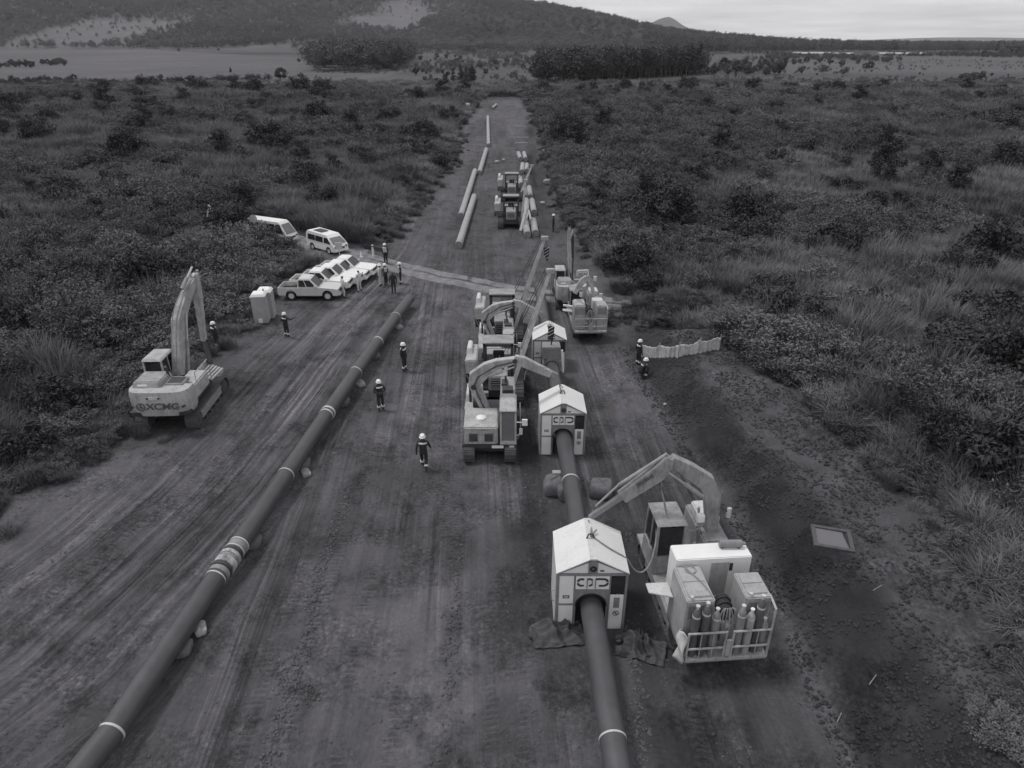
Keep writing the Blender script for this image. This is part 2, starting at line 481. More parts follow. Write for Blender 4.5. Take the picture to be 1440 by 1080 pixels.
def copy_tree(o, parent=None):
    c = o.copy()
    COL.objects.link(c)
    if parent is not None:
        c.parent = parent
        CHILDREN.setdefault(parent.name, []).append(c)
    for ch in CHILDREN.get(o.name, []):
        copy_tree(ch, c)
    return c


class MB:
    def __init__(s):
        s.v = []; s.f = []; s.mi = []; s.cur = 0

    def add(s, vs, fs):
        o = len(s.v)
        s.v.extend(tuple(p) for p in vs)
        s.f.extend(tuple(i + o for i in f) for f in fs)
        s.mi.extend([s.cur] * len(fs))
        return s

    def hexa(s, p):
        return s.add(p, [(3, 2, 1, 0), (4, 5, 6, 7), (0, 1, 5, 4), (1, 2, 6, 5), (2, 3, 7, 6), (3, 0, 4, 7)])

    def box(s, x0, x1, y0, y1, z0, z1):
        return s.hexa([(x0, y0, z0), (x1, y0, z0), (x1, y1, z0), (x0, y1, z0), (x0, y0, z1), (x1, y0, z1), (x1, y1, z1), (x0, y1, z1)])

    def beam(s, p0, p1, w, h, w1=None, h1=None, up=(0, 0, 1)):
        p0 = Vector(p0); p1 = Vector(p1); d = (p1 - p0).normalized()
        u = Vector(up)
        if abs(d.dot(u)) > .97: u = Vector((0, 1, 0))
        a = d.cross(u).normalized(); b = a.cross(d).normalized()
        w1 = w if w1 is None else w1; h1 = h if h1 is None else h1
        q = []
        for p, ww, hh in ((p0, w, h), (p1, w1, h1)):
            q += [p - a * ww / 2 - b * hh / 2, p + a * ww / 2 - b * hh / 2, p + a * ww / 2 + b * hh / 2, p - a * ww / 2 + b * hh / 2]
        return s.add(q, [(3, 2, 1, 0), (4, 5, 6, 7), (0, 1, 5, 4), (1, 2, 6, 5), (2, 3, 7, 6), (3, 0, 4, 7)])

    def tube(s, pts, r, n=8, cap=True):
        pts = [Vector(p) for p in pts]
        rs = list(r) if hasattr(r, '__len__') else [r] * len(pts)
        d0 = (pts[1] - pts[0]).normalized()
        u = Vector((0, 0, 1)) if abs(d0.z) < .9 else Vector((0, 1, 0))
        vs = []; fs = []
        for i, p in enumerate(pts):
            d = (pts[min(i + 1, len(pts) - 1)] - pts[max(i - 1, 0)]).normalized()
            a = d.cross(u).normalized(); b = a.cross(d).normalized(); u = b
            for k in range(n):
                t = 2 * math.pi * k / n
                vs.append(p + (a * math.cos(t) + b * math.sin(t)) * rs[i])
        for i in range(len(pts) - 1):
            for k in range(n):
                fs.append((i * n + k, i * n + (k + 1) % n, (i + 1) * n + (k + 1) % n, (i + 1) * n + k))
        if cap:
            fs.append(tuple(range(n - 1, -1, -1))); fs.append(tuple(range((len(pts) - 1) * n, len(pts) * n)))
        return s.add(vs, fs)

    def ring(s, p0, p1, ro, ri, n=20):
        """hollow cylinder"""
        p0 = Vector(p0); p1 = Vector(p1); d = (p1 - p0).normalized()
        u = Vector((0, 0, 1)) if abs(d.z) < .9 else Vector((0, 1, 0))
        a = d.cross(u).normalized(); b = a.cross(d).normalized()
        vs = []
        for p, r in ((p0, ro), (p1, ro), (p1, ri), (p0, ri)):
            for k in range(n):
                t = 2 * math.pi * k / n
                vs.append(p + (a * math.cos(t) + b * math.sin(t)) * r)
        fs = []
        for i in range(4):
            j = (i + 1) % 4
            for k in range(n):
                fs.append((i * n + k, i * n + (k + 1) % n, j * n + (k + 1) % n, j * n + k))
        return s.add(vs, fs)

    def prism(s, poly, t0, t1, axis='x'):
        n = len(poly)

        def pt(a, b, t):
            return {'x': (t, a, b), 'y': (a, t, b), 'z': (a, b, t)}[axis]
        vs = [pt(a, b, t0) for a, b in poly] + [pt(a, b, t1) for a, b in poly]
        fs = [tuple(range(n))[::-1], tuple(range(n, 2 * n))] + [(i, (i + 1) % n, n + (i + 1) % n, n + i) for i in range(n)]
        return s.add(vs, fs)

    def lathe(s, prof, n=16, c=(0, 0, 0), sx=1.0, sy=1.0):
        vs = []; fs = []
        for r, z in prof:
            for k in range(n):
                t = 2 * math.pi * k / n
                vs.append((c[0] + r * math.cos(t) * sx, c[1] + r * math.sin(t) * sy, c[2] + z))
        for i in range(len(prof) - 1):
            for k in range(n):
                fs.append((i * n + k, i * n + (k + 1) % n, (i + 1) * n + (k + 1) % n, (i + 1) * n + k))
        fs.append(tuple(range(n - 1, -1, -1))); fs.append(tuple(range((len(prof) - 1) * n, len(prof) * n)))
        return s.add(vs, fs)

    def build(s, name, mats, parent=None, bev=0.0, smooth=30, world=False, label=None, kind=None, recalc=True):
        me = bpy.data.meshes.new(name)
        vs = s.v
        if world and parent is not None:
            inv = WM[parent.name].inverted()
            vs = [tuple(inv @ Vector(p)) for p in vs]
        me.from_pydata([tuple(p) for p in vs], [], s.f)
        if not isinstance(mats, (list, tuple)): mats = [mats]
        for m in mats: me.materials.append(m)
        if len(mats) > 1: me.polygons.foreach_set('material_index', s.mi)
        if recalc or bev:
            bm = bmesh.new(); bm.from_mesh(me)
            bmesh.ops.recalc_face_normals(bm, faces=bm.faces)
            if bev:
                ed = [e for e in bm.edges if len(e.link_faces) == 2 and e.calc_face_angle(0) > .6]
                bmesh.ops.bevel(bm, geom=ed, offset=bev, segments=2, affect='EDGES', clamp_overlap=True)
            bm.to_mesh(me); bm.free()
        if smooth:
            me.polygons.foreach_set('use_smooth', [True] * len(me.polygons))
            me.set_sharp_from_angle(angle=R(smooth))
        me.update()
        o = bpy.data.objects.new(name, me)
        COL.objects.link(o)
        if parent is not None:
            o.parent = parent
            CHILDREN.setdefault(parent.name, []).append(o)
            if parent.name not in WM or world:
                pass
        if parent is not None and parent.name in WM: WM[o.name] = WM[parent.name]
        if label: o['label'] = label
        if kind: o['kind'] = kind
        return o


def quad_mesh(name, verts, faces, mats, midx=None, smooth=False):
    me = bpy.data.meshes.new(name)
    verts = np.asarray(verts, np.float32); faces = np.asarray(faces, np.int32)
    k = faces.shape[1]
    me.vertices.add(len(verts)); me.vertices.foreach_set('co', verts.ravel())
    me.loops.add(faces.size); me.loops.foreach_set('vertex_index', faces.ravel())
    me.polygons.add(len(faces))
    me.polygons.foreach_set('loop_start', np.arange(0, faces.size, k, dtype=np.int32))
    me.polygons.foreach_set('loop_total', np.full(len(faces), k, np.int32))
    for m in mats: me.materials.append(m)
    if midx is not None: me.polygons.foreach_set('material_index', np.asarray(midx, np.int32))
    if smooth: me.polygons.foreach_set('use_smooth', np.ones(len(faces), bool))
    me.update(calc_edges=True)
    return me


def link(name, me, parent=None):
    o = bpy.data.objects.new(name, me)
    COL.objects.link(o)
    if parent is not None:
        o.parent = parent
        CHILDREN.setdefault(parent.name, []).append(o)
    return o


def text_part(body, size, parent, mat, loc, rot, name='lettering', extrude=.012, shear=0.0, sx=1.0):
    c = bpy.data.curves.new(name, 'FONT')
    c.body = body; c.size = size; c.extrude = extrude; c.align_x = 'CENTER'; c.align_y = 'CENTER'; c.shear = shear; c.offset = .012
    t = bpy.data.objects.new(name + '_tmp', c)
    COL.objects.link(t)
    me = bpy.data.meshes.new_from_object(t.evaluated_get(bpy.context.evaluated_depsgraph_get()))
    bpy.data.objects.remove(t)
    me.name = name
    me.materials.clear(); me.materials.append(mat)
    o = link(name, me, parent)
    o.location = loc; o.rotation_euler = rot; o.scale = (sx, 1, 1)
    return o


# ------------------------------------------------------------------ the ground
def graded(lo, mid0, mid1, hi, step, grow, cap):
    a = list(np.arange(mid0, mid1 + 1e-6, step))
    s_, x = step, mid1
    while x < hi:
        s_ = min(s_ * (1 + grow), cap); x += s_; a.append(x)
    s_, x = step, mid0
    pre = []
    while x > lo:
        s_ = min(s_ * (1 + grow), cap); x -= s_; pre.append(x)
    return np.array(pre[::-1] + a)


def grid_faces(nx, ny):
    i = np.arange(nx - 1)[None, :] + np.arange(ny - 1)[:, None] * nx
    return np.stack([i, i + 1, i + 1 + nx, i + nx], -1).reshape(-1, 4)


gx = graded(-9000, -24, 19, 9000, .17, .035, 450)
gy = graded(-120, 8.5, 46, 7600, .17, .0135, 220)
GX, GY = np.meshgrid(gx, gy)
GZ = terrain(GX, GY)


def ground_tone(x, y):
    le = curve(LE, y); re = curve(RE, y)
    edge = (fbm(x * .6, y * .6, 77, 3) - .5) * 1.6
    inside = sstep(-.7, .7, x - le + edge) * sstep(-.5, .7, re - x + edge) * (1 - sstep(225, 260, y))
    soil = .118 + .05 * (fbm(x * .35, y * .25, 13, 4) - .5) * 2
    lat, alo = poly_dist(x, y, LANE)
    st = .3 * (fbm(lat * 2.4, alo * .10, 15, 4) - .5) + .8 * (fbm(lat * 5.5, alo * .16, 16, 3) - .5)
    lane = np.exp(-(lat / 4.6) ** 4)
    soil = soil * (1 + lane * st * 1.3)
    st2 = fbm((x + .055 * y) * 2.1, y * .14, 19, 4) - .5
    mid = sstep(-9.0, -7.5, x) * (1 - sstep(.5, 2, x))
    soil = soil * (1 + mid * st2 * .4)
    # wetter, darker earth around the welding line and by the pipe
    damp = fbm(x * .5 + 7, y * .35, 23, 4)
    soil = soil * (1 - .22 * sstep(.55, .62, damp))
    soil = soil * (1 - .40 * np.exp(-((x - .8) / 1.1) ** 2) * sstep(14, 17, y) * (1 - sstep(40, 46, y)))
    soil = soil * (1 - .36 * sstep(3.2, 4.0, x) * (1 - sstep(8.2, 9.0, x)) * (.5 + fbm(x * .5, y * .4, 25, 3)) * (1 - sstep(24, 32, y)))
    soil = soil * (1 + .25 * np.exp(-((x - 5.4 - .1 * (y - 30)) / .8) ** 2) * sstep(24, 28, y) * (1 - sstep(36, 40, y)))
    # dark topsoil with slope shade painted in, bench top painted paler as lit
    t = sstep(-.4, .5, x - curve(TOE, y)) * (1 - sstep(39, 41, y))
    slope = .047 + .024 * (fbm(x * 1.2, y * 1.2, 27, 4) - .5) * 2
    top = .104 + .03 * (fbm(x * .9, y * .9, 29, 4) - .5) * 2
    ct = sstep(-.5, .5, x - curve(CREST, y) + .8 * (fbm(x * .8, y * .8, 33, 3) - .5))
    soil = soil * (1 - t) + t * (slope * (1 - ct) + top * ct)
    far = sstep(46, 70, y)
    soil = soil * (1 - far) + far * (.096 + .045 * (fbm(x * .5, y * .06, 37, 4) - .5) * 2)
    soil = soil * (1 - .35 * np.exp(-((x - 3.8) / 1.6) ** 2) * sstep(62, 70, y) * (1 - sstep(150, 190, y)))
    bush = .055 + .03 * (fbm(x * .05, y * .05, 43, 3) - .5)
    # open land beyond the bush
    grass = .074 + .04 * (fbm(x * .006, y * .012, 47, 4) - .5) * 2
    lf = inpoly(x, y, P2([(-900, 128), (330, 123), (520, 112), (590, 96), (420, 84), (150, 74), (-900, 70)]))
    grass = np.where(lf, .094 + .035 * (fbm(x * .008, y * .01, 49, 4) - .5), grass)
    rf = inpoly(x, y, P2([(1090, 112), (2600, 118), (2600, 86), (1090, 86)]))
    grass = np.where(rf, .082 + .05 * (fbm(x * .004, y * .01, 51, 3) - .5), grass)
    hill = .075 + .04 * (sstep(.52, .70, fbm(x * .0045, y * .003, 53, 4)))
    hm = sstep(1050, 1350, y) * (1 - sstep(500, 900, x))
    openl = grass * (1 - hm) + hill * hm
    scrub = sstep(285, 320, y + 40 * (fbm(x * .02, y * .02, 57, 3) - .5))
    bush = bush * (1 - scrub) + openl * scrub
    plain = sstep(1500, 3500, y)
    bush = np.where(hm < .5, bush * (1 - plain) + .09 * plain, bush)
    # a footpath seen through the grass on the left, bare spots on the right
    for (a, b_, r_) in ((125, 280, 2.2), (150, 288, 1.2), (1392, 518, .9)):
        p = at(a, b_)
        bush = bush + .17 * np.exp(-(((x - p.x) / (r_ * 2)) ** 2 + ((y - p.y) / r_) ** 2))
    drv = inpoly(x, y, P2([(405, 352), (440, 345), (520, 352), (500, 372), (440, 366), (418, 362)]))
    tone = soil * inside + bush * (1 - inside)
    tone = np.where(drv, .15, tone)
    return np.clip(tone * 1.30, .02, .5)


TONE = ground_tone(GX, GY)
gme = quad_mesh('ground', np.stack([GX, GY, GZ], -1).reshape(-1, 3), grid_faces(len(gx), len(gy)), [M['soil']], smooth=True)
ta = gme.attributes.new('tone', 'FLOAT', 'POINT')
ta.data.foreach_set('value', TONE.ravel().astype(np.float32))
lat_, alo_ = poly_dist(GX, GY, LANE)
insd = sstep(-.3, 1.0, GX - curve(LE, GY)) * (1 - sstep(150, 200, GY))
midm = sstep(-9.8, -8.6, GX)
lw = np.exp(-(lat_ / 5.2) ** 6) * (1 - midm) * insd * (.55 + .45 * sstep(.38, .58, fbm(GX * .3, GY * .14, 59, 3)))
mw = midm * sstep(0, 1.2, curve(TOE, GY) - GX + (GY > 44) * 3) * insd * (.22 + .6 * sstep(.45, .60, fbm(GX * .35, GY * .16, 55, 3))) * (1 - sstep(42, 60, GY) * .6)
LV = np.stack([np.where(midm > .5, GX + .055 * GY + 40, lat_), np.where(midm > .5, GY, alo_), np.maximum(lw, mw)], -1).reshape(-1, 3)
la = gme.attributes.new('lane', 'FLOAT_VECTOR', 'POINT'); la.data.foreach_set('vector', LV.astype(np.float32).ravel())
ground = tag(link('ground', gme), kind='structure')


def on_ground(px, py):
    z = 0.0
    for _ in range(6):
        p = at(px, py, z); z = gz(p.x, p.y)
    return Vector((p.x, p.y, z))



def ribbon(name, pts, half, mat, lift, wob=.25, step=.5, seed=1):
    P_ = [Vector((a, b, 0)) for a, b in pts]
    line = []
    for a, b in zip(P_[:-1], P_[1:]):
        n = max(1, int((b - a).length / step))
        line += [a.lerp(b, i / n) for i in range(n)]
    line.append(P_[-1])
    xs, ys = [], []
    K = 7
    for i, p in enumerate(line):
        d = (line[min(i + 1, len(line) - 1)] - line[max(i - 1, 0)]).normalized()
        nrm = Vector((-d.y, d.x, 0))
        hw = half * (1 + wob * (random.random() - .5))
        for k in range(K):
            q = p + nrm * hw * (2 * k / (K - 1) - 1)
            xs.append(q.x); ys.append(q.y)
    xs = np.array(xs); ys = np.array(ys)
    ed = np.tile([-.03, 0, 0, 0, 0, 0, -.03], len(line))
    v = np.stack([xs, ys, terrain(xs, ys) + lift + ed], -1)
    me = quad_mesh(name, v, grid_faces(K, len(line)), [mat], smooth=True)
    return link(name, me)


tag(ribbon('dirt_road', ROAD, .62, M['pale_earth'], .03), kind='structure')
ROAD2 = [(x - .25, y + 1.75) for x, y in ROAD]
tag(ribbon('dirt_road', ROAD2, .5, M['pale_earth'], .03), kind='structure')

# distant cone-shaped hill on the horizon
n = 60
hxs = np.linspace(500, 2000, n); hys = np.linspace(4700, 6300, n)
HX, HY = np.meshgrid(hxs, hys)
c0 = aty(938, 40, 5500)
rr = np.hypot((HX - c0.x) / 260, (HY - 5500) / 330)
HZ = 182 * np.exp(-rr ** 1.35 * 1.25) * (1 + .25 * (fbm(HX * .006, HY * .006, 61, 3) - .5)) - 1
hm_ = quad_mesh('distant_hill', np.stack([HX, HY, HZ], -1).reshape(-1, 3), grid_faces(n, n), [M['farleaf']], smooth=True)
tag(link('distant_hill', hm_), kind='structure')
n = 90
hxs = np.linspace(-2000, 7500, n); hys = np.linspace(7000, 7550, 8)
HX, HY = np.meshgrid(hxs, hys)
HZ = (10 + 62 * fbm(HX * .0007, HY * 0 + 3, 63, 4)) * np.sin(np.linspace(0, math.pi, 8))[:, None] * sstep(-2000, 2500, HX) - 1
tag(link('horizon_hills', quad_mesh('horizon_hills', np.stack([HX, HY, HZ], -1).reshape(-1, 3), grid_faces(n, 8), [M['farleaf']], smooth=True)), kind='structure')

# ------------------------------------------------------------------ air
hz = MB().box(-9600, 9600, -300, 8000, -2.2, 330).build('haze', M['soil'], smooth=0, kind='stuff')
hmat = bpy.data.materials.new('haze_air'); hmat.use_nodes = True
hn = hmat.node_tree; hn.nodes.clear()
ho = hn.nodes.new('ShaderNodeOutputMaterial'); hv = hn.nodes.new('ShaderNodeVolumePrincipled')
hv.inputs['Color'].default_value = (.97, .97, .98, 1); hv.inputs['Density'].default_value = .00007
hv.inputs['Anisotropy'].default_value = .2
hn.links.new(hv.outputs[0], ho.inputs['Volume'])
hz.data.materials.clear(); hz.data.materials.append(hmat)
#--PART2--


# ------------------------------------------------------------------ vegetation
def leaf_quads(cen, size, rng, up=.35, aspect=.5):
    """one bent leaf-sized quad per centre"""
    n = len(cen)
    nrm = rng.normal(size=(n, 3)); nrm[:, 2] = np.abs(nrm[:, 2]) + up
    nrm /= np.linalg.norm(nrm, axis=1)[:, None]
    t = rng.normal(size=(n, 3)); t -= (t * nrm).sum(1)[:, None] * nrm
    t /= np.linalg.norm(t, axis=1)[:, None]
    b = np.cross(nrm, t)
    sz = size * (.6 + .8 * rng.random(n))[:, None]
    p0 = cen - t * sz; p1 = cen + b * sz * aspect + nrm * sz * .1; p2 = cen + t * sz - nrm * sz * .25; p3 = cen - b * sz * aspect + nrm * sz * .1
    v = np.stack([p0, p1, p2, p3], 1).reshape(-1, 3)
    f = np.arange(4 * n).reshape(-1, 4)
    return v, f


def crown(rng, nclump, perclump, rx, rz, zc, leaf, clump=.38, shell=.55, flat=1.0, aspect=.5):
    cs = []
    for i in range(nclump):
        d = rng.normal(size=3); d /= np.linalg.norm(d)
        r = shell + (1 - shell) * rng.random()
        c = np.array([d[0] * rx * r, d[1] * rx * r, zc + d[2] * rz * r * flat])
        cr_ = clump * rx * (.6 + .7 * rng.random())
        q = rng.normal(size=(perclump, 3)); q /= np.linalg.norm(q, axis=1)[:, None]
        q *= (cr_ * rng.random(perclump) ** .4)[:, None]
        q[:, 2] *= .7
        cs.append(c + q)
    c = np.concatenate(cs)
    c[:, 2] = np.maximum(c[:, 2], leaf * .3)
    return leaf_quads(c, leaf, rng, aspect=aspect)


def grass_tuft(rng, nb, h, rad, wid, bend):
    V = []; F = []
    for i in range(nb):
        a = rng.random() * 2 * math.pi; r = rad * math.sqrt(rng.random())
        x0, y0 = r * math.cos(a), r * math.sin(a)
        a2 = a + rng.normal() * .7
        hh = h * (.55 + .6 * rng.random()); be = bend * hh * (.3 + rng.random())
        px, py = -math.sin(a2) * wid * .5, math.cos(a2) * wid * .5
        o = len(V)
        for k, (tz, tb, tw) in enumerate(((0, 0, 1.0), (.6, .35, .9), (.95 - .25 * rng.random(), 1.0, .15))):
            cx, cy = x0 + math.cos(a2) * be * tb, y0 + math.sin(a2) * be * tb
            V += [(cx + px * tw, cy + py * tw, hh * tz), (cx - px * tw, cy - py * tw, hh * tz)]
        F += [(o, o + 1, o + 3, o + 2), (o + 2, o + 3, o + 5, o + 4)]
    return np.array(V), np.array(F)


def make_protos():
    rng = np.random.default_rng(5)
    P_ = []                                        # (verts, faces, material)
    P_.append(grass_tuft(rng, 330, 1.75, .95, .026, .5) + (0,))
    P_.append(grass_tuft(rng, 330, 1.35, 1.05, .025, .7) + (0,))
    P_.append(grass_tuft(rng, 280, 2.1, .8, .028, .38) + (0,))
    P_.append(crown(rng, 16, 110, .85, .65, .62, .060, aspect=.36) + (1,))
    P_.append(crown(rng, 18, 115, 1.05, .8, .8, .070, aspect=.38) + (1,))
    P_.append(crown(rng, 15, 110, .8, .55, .5, .055, aspect=.28) + (2,))
    P_.append(crown(rng, 20, 115, 1.2, 1.0, 1.0, .075, aspect=.33) + (2,))
    return P_


def scatter(name, protos, mats, pts, kind='stuff'):
    """pts: list of (proto index, x, y, z, rot z, tilt, scale xy, scale z); one object whose points carry its own plant shapes as instances"""
    K = len(protos)
    V = []; F = []; MI = []; PID = []; off = 0
    for k, (v, f, m) in enumerate(protos):
        V.append(v); F.append(f + off); MI += [m] * len(f); PID += [k] * len(v); off += len(v)
    pts = np.asarray(pts, float)
    V.append(pts[:, 1:4]); PID += list(100 + pts[:, 0])
    me = quad_mesh(name, np.concatenate(V), np.concatenate(F), mats, MI)
    N = len(me.vertices)
    rot = np.zeros((N, 3)); scl = np.ones((N, 3))
    rot[off:, 2] = pts[:, 4]; rot[off:, 0] = pts[:, 5]
    scl[off:, 0] = pts[:, 6]; scl[off:, 1] = pts[:, 6]; scl[off:, 2] = pts[:, 7]
    for nm, ty, arr, key in (('pid', 'FLOAT', np.array(PID, float), 'value'), ('rot', 'FLOAT_VECTOR', rot, 'vector'), ('scl', 'FLOAT_VECTOR', scl, 'vector')):
        a = me.attributes.new(nm, ty, 'POINT'); a.data.foreach_set(key, arr.astype(np.float32).ravel())
    o = link(name, me)
    ng = bpy.data.node_groups.new(name + '_nodes', 'GeometryNodeTree')
    ng.interface.new_socket('Geometry', in_out='INPUT', socket_type='NodeSocketGeometry')
    ng.interface.new_socket('Geometry', in_out='OUTPUT', socket_type='NodeSocketGeometry')
    gi = ng.nodes.new('NodeGroupInput'); go = ng.nodes.new('NodeGroupOutput')

    def named(nm, ty):
        q = ng.nodes.new('GeometryNodeInputNamedAttribute'); q.data_type = ty; q.inputs['Name'].default_value = nm
        return q.outputs['Attribute']
    pid = named('pid', 'FLOAT'); nrot = named('rot', 'FLOAT_VECTOR'); nscl = named('scl', 'FLOAT_VECTOR')
    jn = ng.nodes.new('GeometryNodeJoinGeometry')

    def pick(val):
        cmpn = ng.nodes.new('FunctionNodeCompare'); cmpn.data_type = 'FLOAT'; cmpn.operation = 'EQUAL'
        cmpn.inputs['Epsilon'].default_value = .1; cmpn.inputs[1].default_value = val
        ng.links.new(pid, cmpn.inputs[0])
        sp = ng.nodes.new('GeometryNodeSeparateGeometry'); sp.domain = 'POINT'
        ng.links.new(gi.outputs[0], sp.inputs['Geometry']); ng.links.new(cmpn.outputs[0], sp.inputs['Selection'])
        return sp.outputs['Selection']
    for k in range(K):
        ip = ng.nodes.new('GeometryNodeInstanceOnPoints')
        ng.links.new(pick(100 + k), ip.inputs['Points']); ng.links.new(pick(k), ip.inputs['Instance'])
        ng.links.new(nrot, ip.inputs['Rotation']); ng.links.new(nscl, ip.inputs['Scale'])
        ng.links.new(ip.outputs[0], jn.inputs[0])
    ng.links.new(jn.outputs[0], go.inputs[0])
    md = o.modifiers.new('plants', 'NODES'); md.node_group = ng
    return tag(o, kind=kind)


def in_view(x, y, pad=9.0):
    return np.abs(x) < .80 * (y * _c + CAM_H * _s) + pad


# keep-clear spots in the bush (vehicles, sign, path)
CLEAR = [(tuple(at(386, 346)[:2]), 2.8), (tuple(at(378, 352)[:2]), 2.0), (tuple(at(300, 330)[:2]), 2.0), (tuple(at(402, 352)[:2]), 1.8), (tuple(at(308, 496)[:2]), 1.5), (tuple(at(306, 488)[:2]), 1.0), (tuple(at(396, 346)[:2]), 2.4), (tuple(at(372, 460)[:2]), 1.7), (tuple(at(385, 334)[:2]), 3.4), (tuple(at(470, 352)[:2]), 3.6), (tuple(at(430, 350)[:2]), 2.4), (tuple(at(405, 344)[:2]), 2.2), (tuple(at(125, 280)[:2]), 2.2), (tuple(at(150, 288)[:2]), 1.5),
         (tuple(at(1392, 518)[:2]), 1.3), (tuple(at(300, 322)[:2]), 1.6), (tuple(at(375, 452)[:2]), 2.6), (tuple(at(355, 340)[:2]), 1.8)]
PARK = P2([(395, 432), (400, 392), (440, 372), (470, 356), (530, 352), (530, 440)])


def bush_ok(x, y, slack=0.0):
    ed = (fbm(x * .5, y * .5, 71, 3) - .5) * (1.8 + y / 70)
    ok = ((x < curve(LE, y) + ed + slack) | (x > curve(RE, y) + ed - slack) | (y > 255)) & in_view(x, y)
    lat, _ = poly_dist(x, y + .0, ROAD)
    ok &= ~((np.abs(lat + .9) < 2.4) & (x > -23))
    ok &= ~inpoly(x, y, PARK)
    for (cx, cy), r_ in CLEAR:
        ok &= np.hypot(x - cx, y - cy) > r_
    return ok


def sow(y0, y1, dens, smin, smax, seed):
    rng = np.random.default_rng(seed)
    hw = .80 * (y1 * _c + CAM_H * _s) + 10
    n_ = int(dens * 2 * hw * (y1 - y0))
    x = (rng.random(n_) * 2 - 1) * hw; y = y0 + rng.random(n_) * (y1 - y0)
    m = bush_ok(x, y)
    m &= rng.random(n_) > .85 * sstep(270, 325, y + 40 * (fbm(x * .02, y * .02, 57, 3) - .5))
    m &= ~((y > 330) & (np.random.default_rng(seed + 1).random(n_) > .1))
    x = x[m]; y = y[m]; k = len(x)
    patch = fbm(x * .06, y * .06, 81, 4) + .30 * (fbm(x * .3, y * .3, 83, 2) - .5)
    patch = patch - .02 * np.sign(x) + .04 * (rng.random(k) - .5)
    pid = np.where(patch > .455 + .075 * sstep(60, 120, y) + .035 * (x > 0), rng.integers(0, 3, k), 3 + rng.integers(0, 4, k))
    sw = rng.random(k) < .12
    pid = np.where(sw, rng.integers(0, 7, k), pid)
    s_ = (smin + (smax - smin) * rng.random(k)) * (.75 + .6 * fbm(x * .15, y * .15, 87, 2))
    big = (pid >= 3)
    s_ = s_ * np.where(big, .60 + .90 * fbm(x * .2, y * .2, 89, 3) * (.7 + .7 * rng.random(k) ** 2), 1.0)
    sz = np.minimum(s_, 1.3 + .3 * s_) * (.75 + .5 * rng.random(k)) * (1 - .35 * sstep(200, 300, y))
    # lower growth at the rim of the clearing
    d = np.minimum(np.abs(x - curve(LE, y)), np.abs(x - curve(RE, y)))
    rim = .55 + .45 * sstep(0, 3.0, d)
    return np.stack([pid, x, y, terrain(x, y) - .06, rng.random(k) * 6.283, (rng.random(k) - .5) * .3, s_, sz * rim], 1)


bush_pts = np.concatenate([
    sow(6, 40, 2.6, .65, 1.05, 101), sow(40, 75, 1.9, .75, 1.15, 102), sow(75, 130, 1.5, .85, 1.25, 103),
    sow(130, 215, .95, 1.0, 1.6, 104), sow(215, 360, .42, 1.3, 2.2, 105)])
scatter('undergrowth', make_protos(), [M['grassm'], M['leaf'], M['leaf2']], bush_pts)

# low weeds on the bench and along the rims
rng = np.random.default_rng(33)
n_ = 9000
y = 8 + rng.random(n_) * 140; x = curve(RE, y) + rng.normal(size=n_) * .7 + .35 - 1.6 * (1 - sstep(11.5, 15, y)) * rng.random(n_)
x2 = curve(LE, y) + np.abs(rng.normal(size=n_)) * 1.0
sel = rng.random(n_) < .45
x = np.where(sel, x2, x)
m = (fbm(x * .6, y * .6, 91, 3) > .50) & in_view(x, y) & ~inpoly(x, y, PARK)
lat, _ = poly_dist(x, y, ROAD)
m &= ~((np.abs(lat + .9) < 1.9))
x = x[m]; y = y[m]; k = len(x)
s_ = .22 + .3 * rng.random(k)
m0 = at(965, 448)
xm = m0.x + rng.normal(size=260) * 2.6; ym = m0.y + 1 + rng.normal(size=260) * 1.4
x = np.concatenate([x, xm]); y = np.concatenate([y, ym]); s_ = np.concatenate([s_, .3 + .3 * rng.random(260)]); k = len(x)
scatter('weeds', make_protos(), [M['grassm'], M['leaf'], M['leaf2']],
        np.stack([rng.integers(0, 7, k), x, y, terrain(x, y) - .03, rng.random(k) * 6.28, (rng.random(k) - .5) * .3, s_, s_ * (.6 + .5 * rng.random(k))], 1))


def shrub_mesh(seed, r_, h, n_, leaf):
    rng_ = np.random.default_rng(seed)
    v, f = crown(rng_, n_ + 10, 105, r_, h * .42, h * .55, leaf * .42, clump=.30, shell=.4, aspect=.42)
    v2, f2 = [], []
    mb = MB()
    for k in range(4):
        a = rng_.random() * 6.28
        mb.tube([(0, 0, -.2), (math.cos(a) * r_ * .25, math.sin(a) * r_ * .25, h * .35), (math.cos(a) * r_ * .5, math.sin(a) * r_ * .5, h * .7)], [.07, .05, .02], 5)
    F4 = [q for q in mb.f if len(q) == 4]
    v2 = np.array(mb.v); f2 = np.array(F4) + len(v)
    return quad_mesh('shrub', np.concatenate([v, v2]), np.concatenate([f, f2]), [M['shrubleaf'], M['bark']], [0] * len(f) + [1] * len(f2))


